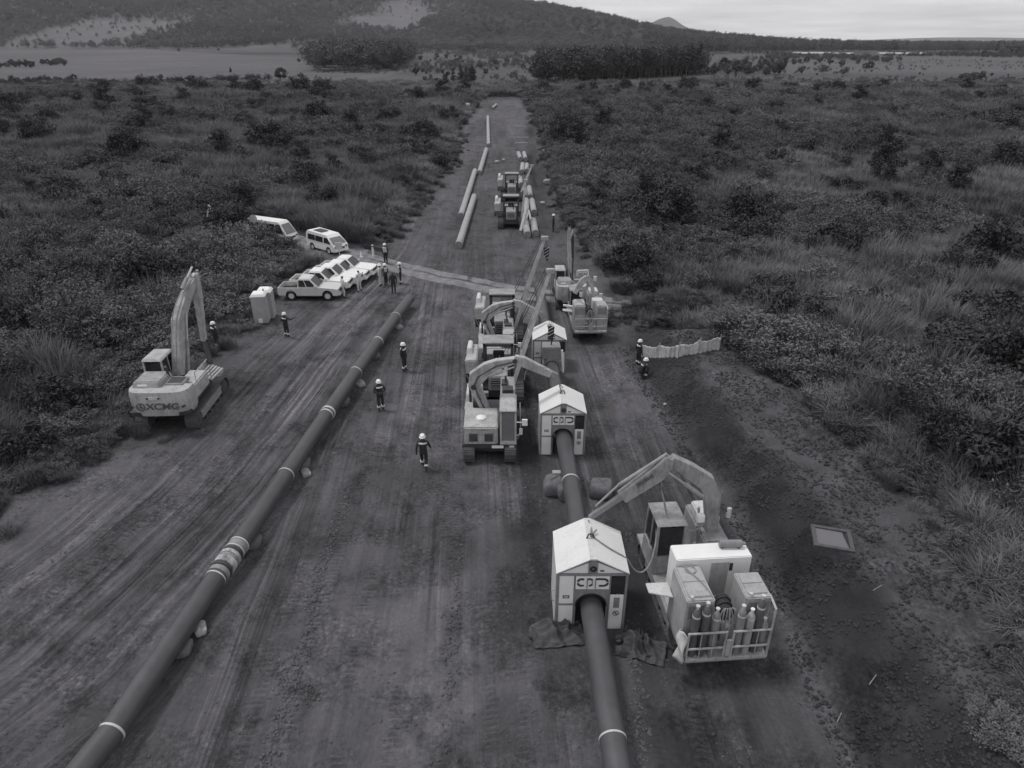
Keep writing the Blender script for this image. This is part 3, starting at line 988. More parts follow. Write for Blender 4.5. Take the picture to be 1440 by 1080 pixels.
M['shrubleaf'] = foliage('shrub_leaves', .032, .085)
SHRUBS = [shrub_mesh(201, 1.3, 2.4, 20, .20), shrub_mesh(202, 1.6, 2.1, 22, .23), shrub_mesh(203, 1.1, 3.2, 20, .19), shrub_mesh(204, 1.9, 3.0, 26, .26)]
placed = []
MARKS = [(930, 330, 3, 1.3), (905, 300, 2, 1.2), (1050, 335, 3, 1.1), (1060, 355, 1, 1.1), (1170, 365, 1, 1.35), (1235, 270, 2, 1.5), (1245, 300, 1, 1.2), (1290, 300, 1, 1.0), (1075, 470, 0, 1.3), (1105, 500, 1, 1.0), (1210, 480, 0, 1.1), (1390, 380, 3, 1.1), (1350, 400, 0, 1.2), (1350, 520, 1, 1.0),
         (1400, 740, 0, 1.1), (1330, 690, 1, .9), (1395, 460, 1, 1.2), (1270, 640, 0, .8), (1310, 560, 0, 1.0), (1180, 280, 1, 1.1), (1415, 250, 3, 1.2), (1330, 240, 1, 1.1), (1180, 880, 1, .0), (1440, 560, 3, 1.0),
         (185, 235, 3, 1.5), (215, 420, 3, 1.2), (165, 500, 1, 1.3), (130, 440, 0, 1.2), (60, 470, 1, 1.3), (310, 215, 1, 1.4), (330, 340, 3, 1.1), (345, 312, 2, 1.3), (130, 250, 1, 1.5), (430, 270, 3, 1.2), (250, 340, 1, 1.1), (40, 400, 0, 1.2), (95, 590, 0, 1.0), (40, 640, 1, .9), (30, 560, 0, 1.0),
         (150, 160, 2, 2.0), (440, 185, 1, 1.4), (590, 150, 3, 1.5), (560, 160, 1, 1.5), (620, 240, 0, 1.2), (510, 230, 1, 1.3), (560, 270, 0, 1.1), (380, 250, 1, 1.2), (500, 150, 3, 1.3), (375, 150, 3, 1.3), (270, 170, 1, 1.5), (20, 180, 3, 1.5), (80, 200, 1, 1.4), (475, 165, 1, 1.2), (455, 300, 0, 1.2), (520, 300, 0, 1.0),
         (800, 170, 1, 1.4), (860, 160, 1, 1.3), (940, 190, 1, 1.3), (1010, 170, 1, 1.4), (1120, 190, 3, 1.1), (1215, 165, 1, 1.5), (1300, 185, 1, 1.4), (1400, 190, 3, 1.3), (1090, 240, 1, 1.2), (1000, 240, 1, 1.1), (840, 230, 0, 1.3), (880, 390, 1, 1.0), (905, 420, 0, .9), (840, 300, 0, 1.0)]


def place_shrub(x, y, kind_, sc_):
    if sc_ <= 0: return
    side = 'right' if x > 0 else 'left'
    shp = ('rounded', 'broad low', 'tall narrow', 'large spreading')[kind_]
    bands = ((25, 'the nearest shelter'), (35, 'the middle shelter'), (45, 'the sidebooms'), (58, 'the parked pickups'), (75, 'the white minibus'), (100, 'the long loose pipes'), (140, 'the farthest short pipes'), (190, 'the farthest long pipe'), (1e9, 'the strip end'))
    mk = [b for a, b in bands if y < a][0]
    de = abs(x - float(curve(RE if x > 0 else LE, y)))
    wh = 'at the %s edge' if de < 5 else 'a little %s' if de < 15 else 'well %s' if de < 35 else 'far %s'
    lab = '%s shrub level with %s, %s of the strip' % (shp, mk, wh % side)
    o = tag(link('shrub', SHRUBS[kind_]), lab, 'shrub', 'shrubs scattered through the bush')
    o.location = (x, y, gz(x, y) - .1); o.rotation_euler = (0, 0, random.random() * 6.28); o.scale = (sc_, sc_, sc_ * random.uniform(.85, 1.1))
    placed.append((x, y))


for (a, b_, k_, sc_) in MARKS:
    p = at(a, b_)
    place_shrub(p.x, p.y, k_, sc_ * (1.35 if p.x > 0 else 1.15))
rs = random.Random(5)
tries = 0
while len(placed) < 288 and tries < 6000:
    tries += 1
    y = 20 + 250 * rs.random() ** 1.0; x = (rs.random() * 2 - 1) * .8 * (y * _c + 8)
    if not bush_ok(np.array([x]), np.array([y]), -1.2)[0]: continue
    if fbm(np.array([x * .03]), np.array([y * .03]), 95, 3)[0] < .47: continue
    if min(math.hypot(x - a, y - b) for a, b in placed) < 4.5 + y * .02: continue
    place_shrub(x, y, rs.randrange(4), rs.uniform(.75, 1.4) * (1 + y / 330))


# trees: trunk with limbs plus a crown of leaf clumps
def trunk_mesh(seed, h, r_, spread, n_):
    rg = random.Random(seed); mb = MB()
    mb.tube([(0, 0, -.3), (rg.uniform(-.1, .1), 0, h * .4), (rg.uniform(-.2, .2), rg.uniform(-.2, .2), h * .8)], [r_, r_ * .75, r_ * .35], 7)
    for k in range(n_):
        a = rg.random() * 6.28; z0 = h * rg.uniform(.35, .65)
        mb.tube([(0, 0, z0), (math.cos(a) * spread * .5, math.sin(a) * spread * .5, z0 + h * .15), (math.cos(a) * spread, math.sin(a) * spread, z0 + h * .3)], [r_ * .45, r_ * .3, r_ * .1], 5)
    me = bpy.data.meshes.new('trunk'); me.from_pydata([tuple(p) for p in mb.v], [], mb.f); me.materials.append(M['bark'])
    return me


def crown_mesh(seed, *a, mat='leaf', **k):
    v, f = crown(np.random.default_rng(seed), *a, **k)
    return quad_mesh('crown', v, f, [M[mat]])


TREE = {
    'broad': (trunk_mesh(1, 8, .28, 2.2, 6), crown_mesh(301, 30, 40, 3.3, 2.6, 5.6, .42)),
    'round': (trunk_mesh(2, 7, .24, 1.6, 5), crown_mesh(302, 26, 36, 2.4, 2.7, 4.4, .38)),
    'tall': (trunk_mesh(3, 17, .26, 1.3, 6), crown_mesh(303, 34, 34, 1.9, 5.6, 10.6, .45, clump=.5, shell=.3)),
    'slim': (trunk_mesh(4, 15, .22, .9, 5), crown_mesh(304, 26, 30, 1.4, 5.0, 9.5, .42, clump=.55, shell=.3)),
}


def tree(kind_, x, y, sc_, label, group=None, sz=1.0):
    sink = {'broad': 2.0, 'round': 1.2}.get(kind_, 0) * sc_
    t = thing(kind_ + '_tree' if kind_ in ('tall', 'slim') else 'tree', label, 'tree', (x, y, gz(x, y) - sink), random.random() * 6.28, group)
    t.scale = (sc_, sc_, sc_ * sz)
    link('trunk', TREE[kind_][0], t); link('crown', TREE[kind_][1], t)
    return t


def tree_px(kind_, a, b_, hpx, label, group=None):
    p = at(a, b_)
    zc_ = p.y * _c + CAM_H * _s
    H_ = {'broad': 8.2, 'round': 7.1, 'tall': 16.3, 'slim': 14.6}[kind_]
    tree(kind_, p.x, p.y, hpx * zc_ / FPX / 1.09 / H_, label, group)


G1 = 'trees dotted over the left fields'
tree_px('round', 226, 113, 12, 'small lone dark tree in the pale field on the left', None)
tree_px('slim', 326, 110, 17, 'slim pale tree standing alone by the field edge', None)
tree_px('broad', 395, 112, 23, 'large dense tree at the dark field boundary', None)
tree_px('round', 423, 111, 12, 'smaller round tree right of the large dense field tree', None)
tree_px('round', 585, 106, 16, 'dark tree standing just right of the dense grove', None)
tree_px('round', 421, 89, 8, 'small tree at the upper edge of the pale field', None)
tree_px('slim', 150, 180, 26, 'thin pale-stemmed tree rising above the left bush', None)
for i in range(17):
    a = 621 + 50 * rs.random(); b_ = 122 + 6 * rs.random()
    tree_px(rs.choice(['slim', 'tall']), a, b_, rs.uniform(22, 33), 'slender tree in the tight clump at the far end of the strip', 'clump of slender trees behind the strip')
for (x0, x1, y0, y1, h, n_, lab) in (
        (0, 50, 92, 96, 12, 12, 'tree in the row along the far left field edge'), (58, 95, 90, 94, 10, 9, 'tree in the short row right of the far left row'),
        (0, 50, 118, 126, 16, 11, 'dark tree in the clump at the left edge of the bush'), (52, 106, 114, 120, 12, 11, 'dark low tree in the line ending the left field'),
        (530, 562, 96, 101, 15, 5, 'small dark tree at the foot of the dense grove'), (600, 660, 60, 112, 7, 14, 'tiny tree on the open slope above the slender clump'),
        (660, 742, 62, 112, 9, 26, 'tiny tree on the open ground left of the plantation'), (585, 660, 66, 118, 9, 22, 'tiny tree between the dense grove and the slender clump'), (250, 390, 62, 78, 6, 16, 'tiny tree along the foot of the left hill')):
    for i in range(n_):
        tree_px(rs.choice(['round', 'broad']), x0 + (x1 - x0) * (i + rs.random()) / n_, y0 + (y1 - y0) * rs.random(), h * rs.uniform(.7, 1.25), lab, lab.replace('tree', 'trees', 1))
for i in range(9):
    tree_px(rs.choice(['round', 'broad']), 990 + 118 * (i + rs.random()) / 9, 103 + 4 * rs.random(), rs.uniform(12, 26), 'dark tree in the loose line right of the plantation', 'loose line of trees right of the plantation')
for i in range(14):
    tree_px(rs.choice(['round', 'broad']), 1000 + 110 * rs.random(), 96 + 6 * rs.random(), rs.uniform(10, 24), 'dark tree in the thicket right of the plantation', 'thicket right of the plantation')
for i in range(12):
    tree_px(rs.choice(['round', 'broad']), 1112 + 115 * rs.random(), 88 + 10 * rs.random(), rs.uniform(6, 15), 'small dark tree in the field before the long sheds', 'trees in the field before the sheds')
for i in range(8):
    tree_px(rs.choice(['round', 'broad']), 1343 + 60 * rs.random(), 112 + 3 * rs.random(), rs.uniform(10, 19), 'tree in the rounded clump in the right field', 'rounded clump of trees in the right field')
for i in range(14):
    tree_px(rs.choice(['broad', 'tall']), 1372 + 75 * rs.random(), 78 + 3 * rs.random(), rs.uniform(10, 22), 'tall dark tree in the clump at the right horizon', 'clump of tall trees at the right horizon')
for i in range(22):
    tree_px('round', 1090 + 380 * rs.random(), 98 + 20 * rs.random(), rs.uniform(3, 7), 'low bushy tree dotted over the right-hand field', 'low trees dotted over the right field')

# plantation block: the front and end rows one by one, the rest as one wood
p0, p1 = at(748, 119), at(985, 105)
for i in range(64):
    t_ = (i + .6 * rs.random()) / 64
    q = p0.lerp(p1, t_)
    zc_ = q.y * _c + 7
    tree('tall' if rs.random() < .6 else 'slim', q.x + rs.uniform(-1, 1), q.y + rs.uniform(-2, 2), (27 + 11 * min(1, t_ * 1.6) + rs.uniform(-6, 4)) * zc_ / FPX / 1.09 / 16.3 * 1.05, 'plantation tree in the front row facing the bush', 'front row of the plantation')
dirv = (p1 - p0).normalized(); nv = Vector((.25, .97, 0))


def woodland(name, pts, mat_='farleaf'):
    """pts: x, y, height"""
    rg = np.random.default_rng(len(pts))
    protos = []
    for s_ in range(4):
        v, f = crown(np.random.default_rng(400 + s_), 30, 30, .26 + .08 * s_, .40, .58, .030, clump=.42, shell=.35, aspect=.6)
        protos.append((v, f, 0))
    pts = np.asarray(pts, float); k = len(pts)
    wsc = pts[:, 2] * (.8 + .5 * rg.random(k))
    return scatter(name, protos, [M[mat_]], np.stack([rg.integers(0, 4, k), pts[:, 0], pts[:, 1], terrain(pts[:, 0], pts[:, 1]) - .2, rg.random(k) * 6.28, (rg.random(k) - .5) * .15, wsc, pts[:, 2]], 1))


L_ = (p1 - p0).length
wp = []
for i in range(950):
    q = p0 + dirv * (rs.random() * L_) + nv * (4 + 75 * rs.random())
    wp.append((q.x, q.y, rs.uniform(8.5, 15.5)))
woodland('plantation_wood', wp)
# groves and woods read as single masses


def wood_px(poly, n_, h0, h1, seed):
    rg = random.Random(seed); P_ = P2(poly); xs = [p[0] for p in P_]; ys = [p[1] for p in P_]
    res = []
    while len(res) < n_:
        x = rg.uniform(min(xs), max(xs)); y = rg.uniform(min(ys), max(ys))
        if inpoly(np.array([x]), np.array([y]), P_)[0]: res.append((x, y, rg.uniform(h0, h1)))
    return res


woodland('dense_grove', wood_px([(440, 104), (530, 101), (566, 97), (580, 86), (575, 76), (470, 79), (436, 90)], 700, 11, 19, 3))
woodland('hillfoot_wood', wood_px([(655, 75), (740, 72), (880, 76), (900, 68), (840, 66.5), (660, 67)], 800, 12, 18, 4))
woodland('ridge_wood', wood_px([(905, 79), (1064, 77), (1072, 70), (1000, 67), (900, 68)], 900, 12, 20, 5) + [(x, 2050 + 250 * rs.random(), rs.uniform(5, 10)) for x in np.linspace(250, 720, 160)])
woodland('horizon_wood', wood_px([(1066, 77), (1240, 75.5), (1460, 74), (1460, 66), (1066, 67.5)], 2800, 11, 20, 6) + wood_px([(1066, 67), (1500, 66), (1500, 63), (1066, 63)], 2200, 12, 20, 8))
hp = []
rg = np.random.default_rng(77)
n_ = 84000
x = -2300 + 3050 * rg.random(n_); y = 1120 + 1500 * rg.random(n_)
den = fbm(x * .0045, y * .003, 53, 4)
m = (den < .49 + .17 * rg.random(n_)) & (terrain(x, y) > 3) & (np.abs(x) < .8 * y)
hp = np.stack([x[m], y[m], 5 + 9 * rg.random(m.sum()) ** 1.5], 1)
woodland('hill_scrub', hp, 'hillleaf')
# hedge line across the left fields
woodland('field_hedge', [(q.x, q.y, rs.uniform(1.5, 4)) for q in [at(60 + 320 * t_, 125 - 12 * t_ ** 1.2) for t_ in np.linspace(0, 1, 150)]])
sc2 = []
rg2 = random.Random(9)
while len(sc2) < 1700:
    a = rg2.uniform(-40, 1480); b_ = rg2.uniform(84, 132)
    if a < 440 and b_ < 124: continue
    if 740 < a < 990 and b_ < 116: continue
    if a > 1090 and b_ < 112 and rg2.random() < .45: continue
    p = at(a, b_)
    if fbm(np.array([p.x * .012]), np.array([p.y * .012]), 97, 3)[0] < .48: continue
    sc2.append((p.x, p.y, rg2.uniform(.8, 2.4)))
woodland('field_scrub', sc2, 'hillleaf')


def belts(poly, n_, h0, h1, seed, thr, sc_=.006):
    P_ = np.array(wood_px(poly, n_, h0, h1, seed))
    f_ = fbm(P_[:, 0] * sc_, P_[:, 1] * sc_ * .6, seed + 120, 4)
    return P_[f_ > thr]


woodland('slope_scrub', belts([(-150, 84), (300, 77), (440, 74), (660, 73), (760, 72), (760, 65), (-150, 65)], 5000, 3, 9, 21, .50), 'hillleaf')
woodland('open_scrub', belts([(580, 118), (742, 112), (742, 74), (585, 76)], 1200, 1.5, 5, 22, .47, .02), 'hillleaf')
woodland('right_belts', belts([(1000, 110), (1480, 112), (1480, 76), (1000, 77)], 3800, 2, 6.5, 23, .55, .009))
#--PART3--


# ------------------------------------------------------------------ pipelines
def pipeline(name, label, pts, r_, bands, mat_, cat='pipeline'):
    """welded string: one section mesh per stretch between joints, with white bands at the joints"""
    root = thing(name, label, cat, pts[0])
    for a, b in zip(pts[:-1], pts[1:]):
        MB().tube([a, b], r_, 28).build('pipe_section', mat_, root, world=True)
    for (c, d, half, rad, m_) in bands:
        c = Vector(c); d = Vector(d).normalized()
        MB().ring(c - d * half, c + d * half, rad, r_ - .02, 28).build('joint_band', m_, root, world=True, bev=.004)
    return root


PR = .35
LZ = .66
lp = [at(a, b, LZ) for a, b in ((20, 1200), (157, 1030), (318, 792), (402, 668), (460, 582), (500, 524), (531, 481), (556, 446), (576, 420))]
dl = (lp[-1] - lp[0]).normalized()
bl = []
for i, hw in ((1, .035), (3, .03), (5, .035), (6, .05), (7, .03)):
    bl.append((lp[i], dl, hw, PR + .012, M['band']))
c = lp[4]
bl += [(c - dl * .16, dl, .05, PR + .014, M['band']), (c + dl * .12, dl, .07, PR + .02, M['band'])]
c = lp[2]
for off, hw, rad, m_ in ((-.78, .03, .368, 'band'), (-.55, .10, .372, 'shelter'), (-.36, .05, .385, 'dark'), (-.10, .15, .392, 'wrap'), (.12, .06, .385, 'shelter'), (.28, .08, .39, 'wrap'), (.47, .05, .372, 'dark'), (.62, .03, .37, 'band'), (.98, .03, .37, 'band'), (.80, .13, .36, 'shelter')):
    bl.append((c + dl * off, dl, hw, rad, M[m_]))
left_pipe = pipeline('pipeline', 'long dark welded pipe string with white joint bands lying on the left side', lp, PR, bl, M['pipe'])
cz = 1.0
pa, pb = at(869, 1085, cz), at(791, 606, cz)
dcv = (pb - pa).normalized()
cp = [pa - dcv * 4, at(865, 1040, cz), at(803, 677, cz), pa + dcv * 26.5, pa + dcv * 37]
for p in cp[1:3]:
    t_ = (p - pa).dot(dcv); q = pa + dcv * t_; p.x = q.x; p.y = q.y
cb = [(cp[1], dcv, .03, PR + .012, M['band']), (cp[2], dcv, .035, PR + .014, M['band']), (cp[3], dcv, .03, PR + .012, M['band'])]
mid_pipe = pipeline('pipeline', 'dark pipe running through the white gabled welding shelters', cp, PR, cb, M['pipe'])


def on_line(y):
    return pa + dcv * ((y - pa.y) / dcv.y)


# loose pipes strung out along the strip
def loose_pipe(a, b, label, group, r_=.34, z=.36):
    p = at(a[0], a[1], z); q = at(b[0], b[1], z)
    p.z = gz(p.x, p.y) + r_; q.z = gz(q.x, q.y) + r_ + .02
    d = (q - p).normalized()
    root = thing('pipe', label, 'pipe', p, 0, group)
    MB().ring(p, q, r_, r_ - .03, 20).build('pipe_wall', M['palepipe'], root, world=True)
    for e, s_ in ((p, 1), (q, -1)):
        MB().ring(e + d * s_ * .02, e + d * s_ * .30, r_ + .006, r_ - .02, 20).build('pipe_end', M['cyl_grey'], root, world=True)
        MB().tube([e + d * s_ * .03, e + d * s_ * .06], r_ - .035, 20).build('end_cap', M['cyl_grey'], root, world=True)
    return root


GP = 'long loose pipes strung along the far strip'
loose_pipe((645, 345), (667, 276), 'nearest long pale pipe lying loose beyond the crossing track', GP)
loose_pipe((648, 303), (668, 240), 'long pale pipe just left of and behind the nearest loose pipe', GP)
loose_pipe((674, 243), (684, 210), 'shorter looking pale pipe between two longer ones far down the strip', GP)
loose_pipe((687, 204), (686, 164), 'farthest long pale pipe pointing straight up the strip', GP)
loose_pipe((692, 152), (698, 147), 'tiny pale pipe lying askew at the far end of the strip', GP)
GS = 'short pale pipes laid in pairs beside the far sidebooms'
k_ = 0
for a, b, lab in (((742, 330), (738, 311), 'nearest left pipe of the short pale pairs'), ((753, 328), (750, 311), 'nearest right pipe of the short pale pairs'),
                  ((740, 298), (740, 282), 'left pipe of the second pair beside the nearer far sideboom'), ((751, 299), (748, 282), 'right pipe of the second pair beside the nearer far sideboom'),
                  ((746, 277), (744, 264), 'short pale pipe right of the farther sideboom boom'), ((738, 278), (737, 266), 'short pale pipe half hidden by the far boom'),
                  ((733, 260), (731, 250), 'single short pale pipe just behind the farther sideboom'), ((734, 241), (735, 231), 'left pipe of the pair before the last pair'),
                  ((741, 240), (741, 231), 'right pipe of the pair before the last pair'), ((732, 224), (729, 215), 'left pipe of the farthest short pair'), ((739, 224), (737, 215), 'right pipe of the farthest short pair')):
    loose_pipe(a, b, lab, GS)


# sacks that carry the strings
def sack(name, label, x, y, z, sx, sy, sz, rz, m_, cat='sandbag', group=None, sag=.3, seed=1):
    n1, n2 = 18, 12
    rg = np.random.default_rng(seed)
    vs, fs = [], []
    for j in range(n2 + 1):
        ph = -math.pi / 2 + math.pi * j / n2
        for i in range(n1):
            th = 2 * math.pi * i / n1
            e = .45
            cx = math.copysign(abs(math.cos(th)) ** e, math.cos(th)) * abs(math.cos(ph)) ** e
            cy = math.copysign(abs(math.sin(th)) ** e, math.sin(th)) * abs(math.cos(ph)) ** e
            cz_ = math.copysign(abs(math.sin(ph)) ** .6, math.sin(ph))
            w_ = 1 + .10 * (float(vnoise(np.array([th * 1.7 + seed]), np.array([ph * 2.0]), seed)[0]) - .5) * 2
            vs.append((cx * sx * w_, cy * sy * w_, (cz_ * .5 + .5) * sz * (1 - sag * .3 * (cx * cx)) * w_))
            if j < n2: fs.append((j * n1 + i, j * n1 + (i + 1) % n1, (j + 1) * n1 + (i + 1) % n1, (j + 1) * n1 + i))
    mb = MB(); mb.add(vs, fs)
    o = tag(mb.build(name, m_, None, smooth=50), label, cat, group)
    o.location = (x, y, z); o.rotation_euler = (0, 0, rz)
    return o


for px, py, off, lab, s_ in ((283, 888, .42, 'pale sack wedged under the left pipe in the foreground', .72), (430, 662, .50, 'crumpled pale sack beside the left pipe near its middle', .7),
                             (507, 538, .45, 'small pale sack under the left pipe beside the standing worker', .8), (561, 458, .45, 'small pale sack near the far end of the left pipe', .8)):
    p = at(px, py, .15)
    sack('sandbag', lab, p.x, p.y, gz(p.x, p.y) - .03, .26 * s_, .42 * s_, .34 * s_, .5, M['sack'], seed=int(px))
k_ = 0
for y_ in (15.2, 20.3, 25.6, 31.4, 37.2, 42.6):
    i = [j for j in range(len(lp) - 1) if lp[j].y <= y_ <= lp[j + 1].y][0]
    q = lp[i].lerp(lp[i + 1], (y_ - lp[i].y) / (lp[i + 1].y - lp[i].y))
    zz = gz(q.x, q.y) - .04
    sack('sandbag', 'grey sandbag bearing the left pipe string from below', q.x, q.y, zz, .40, .34, max(.15, LZ - PR - zz + .05), .1, M['bag'], group='sandbags under the left pipe', sag=0, seed=k_ + 40); k_ += 1
q = at(781, 697, 0)
sack('bulk_bag', 'large grey bulk bag left of the middle pipe with a block on top', q.x + .1, q.y + .3, gz(q.x, q.y) - .05, .62, .5, .78, .05, M['bag'], 'bag', seed=3)
q2 = q
tag(MB().box(-.32, .32, -.12, .12, 0, .12).build('timber_block', M['palewood'], None, bev=.015), 'pale timber block lying on the left bulk bag', 'block').location = (q.x + .2, q.y + .55, gz(q.x, q.y) + .70)
q = at(846, 700, 0)
sack('bulk_bag', 'slumped grey bulk bag right of the middle pipe under the boom tip', q.x, q.y + .3, gz(q.x, q.y) - .05, .50, .5, .66, -.2, M['bag'], 'bag', seed=5)
q = on_line(23.3)
sack('bulk_bag', 'grey bag under the middle pipe between the first two shelters', q.x, q.y, gz(q.x, q.y) - .05, .5, .4, cz - PR - gz(q.x, q.y) + .08, 0, M['bag'], 'bag', seed=8, sag=0)
q = on_line(11.3)
sack('bulk_bag', 'grey bag under the middle pipe at the bottom edge of the view', q.x, q.y - 1.2, gz(q.x, q.y) - .05, .45, .4, cz - PR - gz(q.x, q.y) + .08, 0, M['bag'], 'bag', seed=9, sag=0)
q = on_line(33.0)


# ------------------------------------------------------------------ welding shelters
def logo(mb, s_, y):
    """rounded line lettering c-p-p: strokes of flat bar in the xz plane"""
    def stroke(pts, w_, k_=1.25):
        for a, b in zip(pts[:-1], pts[1:]):
            mb.beam((a[0] * s_, y, a[1] * s_), (b[0] * s_, y, b[1] * s_), .012, w_ * s_ * k_, up=(0, 0, 1))

    def arc(cx, cz_, rx, rz, a0, a1, n_=14):
        return [(cx + rx * math.cos(R(a0 + (a1 - a0) * i / n_)), cz_ + rz * math.sin(R(a0 + (a1 - a0) * i / n_))) for i in range(n_ + 1)]
    stroke(arc(-.68, .03, .23, .26, 55, 305), .115)                  # c
    stroke([(-.35, -.44), (-.35, .29)], .115)                         # first p
    stroke([(-.35, .29), (-.13, .29), (-.05, .20), (-.05, -.12), (-.13, -.22), (-.24, -.22)], .10)
    stroke([(.14, -.44), (.14, .29)], .115)                           # second p
    stroke([(.14, .29), (.58, .29)] + arc(.60, .03, .28, .26, 88, -88) + [(.36, -.23)], .115)


def make_shelter(label, loc, sc_):
    W, D, E, A = 1.06, .92, 2.28, 2.78
    t = thing('welding_shelter', label, 'shelter', loc, 0, 'white gabled welding shelters on the pipe', 1.0)
    fy = -D
    mb = MB()
    for x0 in (-W, W - .11):
        mb.box(x0 + (.03 if x0 > 0 else 0), x0 + (.11 if x0 > 0 else .08), fy - .02, fy + .09, 0.02, E)
        mb.box(x0, x0 + .11, D - .09, D, 0.02, E)
    mb.box(-W + .08, W - .08, fy - .02, fy + .06, E - .10, E)
    mb.box(-W + .11, W - .11, D - .08, D - .01, E - .13, E)
    mb.box(-.54, -.50, fy - .015, fy + .06, .02, E - .10); mb.box(.52, .56, fy - .015, fy + .06, .02, E - .10)
    mb.box(-W + .08, -.54, fy - .015, fy + .05, 1.02, 1.09)
    mb.box(-.50, .52, fy - .015, fy + .05, 1.60, 1.66)
    mb.build('frame', M['shelter'], t, bev=.008)
    for s_ in (-1, 1):
        MB().box(s_ * W - .02, s_ * W + .02, fy + .092, D - .092, .04, E - .01).build('side_wall', M['offwhite'], t)
    hole = [(-.46 * math.cos(R(a)), 1.0 + .46 * math.sin(R(a))) for a in range(0, 181, 15)]
    poly = [(-.498, .03), (-.46, .03)] + hole + [(.46, .03), (.518, .03), (.518, 1.598), (-.498, 1.598)]
    MB().prism(poly, fy + .01, fy + .04, 'y').build('arch_plate', M['shelter'], t)
    rim = MB()
    for a in range(0, 180, 15):
        rim.beam((.47 * math.cos(R(a)), fy, 1.0 + .47 * math.sin(R(a))), (.47 * math.cos(R(a + 15)), fy, 1.0 + .47 * math.sin(R(a + 15))), .03, .05, up=(0, 1, 0))
    rim.build('rubber_seal', M['black'], t)
    bp = [(-W + .11, .03), (-.46, .03)] + hole + [(.46, .03), (W - .11, .03), (W - .11, E - .13), (-W + .11, E - .13)]
    MB().prism(bp, D - .05, D - .02, 'y').build('back_wall', M['offwhite'], t)
    for z0, z1 in ((.05, 1.018), (1.092, E - .102)):
        MB().box(-W + .082, -.542, fy - .004, fy + .03, z0, z1).build('front_panel', M['white'], t, bev=.006)
    st = MB().box(-W + .2, -.66, fy - .009, fy - .004, 1.30, 1.42)
    st.build('danger_sticker', M['cyl_dark'], t)
    MB().box(-W + .24, -.70, fy - .012, fy - .009, 1.335, 1.385).build('sticker_text', M['offwhite'], t)
    MB().box(-.49, .51, fy - .03, fy + .03, 1.68, E - .115).build('sign_board', M['white'], t, bev=.005)
    lg = MB(); logo(lg, .50, fy - .034); o = lg.build('logo', M['dark'], t); o.location = (.02, 0, 1.935)
    MB().box(.58, W - .10, fy - .006, fy + .03, 1.50, E - .14).build('black_panel', M['black'], t, bev=.006)
    MB().box(.565, W - .085, fy - .004, fy + .03, .05, 1.43).build('front_panel', M['white'], t, bev=.006)
    nb = MB().box(.68, W - .2, fy - .010, fy - .004, .92, 1.33)
    for k in range(6): nb.box(.70, W - .22 - .04 * (k % 3), fy - .014, fy - .010, .96 + .06 * k, .985 + .06 * k)
    nb.build('notice', M['cyl_grey'], t)
    pr = MB().ring((.775, fy - .012, .70), (.775, fy - .004, .70), .10, .075, 20); pr.beam((.71, fy - .01, .76), (.84, fy - .01, .64), .012, .03); pr.box(.755, .795, fy - .012, fy - .005, .66, .74)
    pr.build('prohibition_sign', M['cyl_dark'], t)
    for yy, nm in ((fy, 'gable'), (D - .03, 'gable')):
        MB().prism([(-W + .05, E + .005), (W - .05, E + .005), (.12, A - .05), (-.12, A - .05)], yy, yy + .03, 'y').build(nm, M['white'], t)
    MB().box(-.14, .14, fy - .03, fy - .002, E + .02, A - .04).build('fan_housing', M['cyl_grey'], t, bev=.01)
    MB().ring((0, fy - .06, E + .19), (0, fy - .03, E + .19), .10, .045, 20).build('vent_fan', M['black'], t)
    MB().box(.21, .33, fy - .012, fy - .002, E + .06, E + .12).build('rating_plate', M['cyl_dark'], t)
    for s_ in (-1, 1):
        o_ = .035
        p = [(s_ * (W + .02), E - .03), (s_ * .10, A), (s_ * .10, A + .045), (s_ * (W + .02), E + .015)]
        if s_ < 0: p = p[::-1]
        MB().prism(p, fy - o_, D + .06, 'y').build('roof_panel', M['roofsheet'], t, bev=.006)
        q = [(s_ * (W + .025), E - .05), (s_ * .105, A - .02), (s_ * .105, A + .05), (s_ * (W + .025), E + .02)]
    MB().box(-.098, .098, fy - .034, D + .06, A, A + .05).build('ridge_cap', M['offwhite'], t, bev=.006)
    for s_ in (-1, 1):
        MB().beam((s_ * (W - .0), fy - .022, E - .005), (s_ * .11, fy - .022, A - .03), .02, .05, up=(0, 0, 1)).build('verge_trim', M['cyl_dark'], t)
    e = MB()
    e.tube([(-.12, 0, A + .04), (-.06, 0, A + .20), (.06, 0, A + .20), (.12, 0, A + .04)], .025, 6)
    e.build('lifting_eye', M['dark'], t)
    h_ = MB().tube([(-W - .03, fy + .35, 1.3), (-W - .12, fy + .35, 1.25), (-W - .12, fy + .35, .9), (-W - .03, fy + .35, .85)], .018, 6)
    h_.build('side_handle', M['shelter'], t)
    t.scale = (sc_,) * 3
    WM[t.name] = Matrix.Translation(Vector(loc)) @ Matrix.Scale(sc_, 4)
    return t


q = on_line(17.1)
sh1 = make_shelter('nearest white gabled shelter with dark cloth tucked round its foot', (q.x, 17.12, gz(q.x, 17.1) - .05), 1.045)
q = on_line(27.4)
sh2 = copy_tree(sh1); sh2['label'] = 'middle white gabled shelter beside the louvred tracked tractor'
sh2.location = (q.x - .03, 27.4, gz(q.x, 27.4) - .03); sh2.scale = (.965,) * 3
q = on_line(36.4)
sh3 = copy_tree(sh1); sh3['label'] = 'farthest white shelter half hidden by a hook block and cradle'
sh3.location = (q.x - .02, 36.5, gz(q.x, 36.5) - .12); sh3.scale = (.90,) * 3


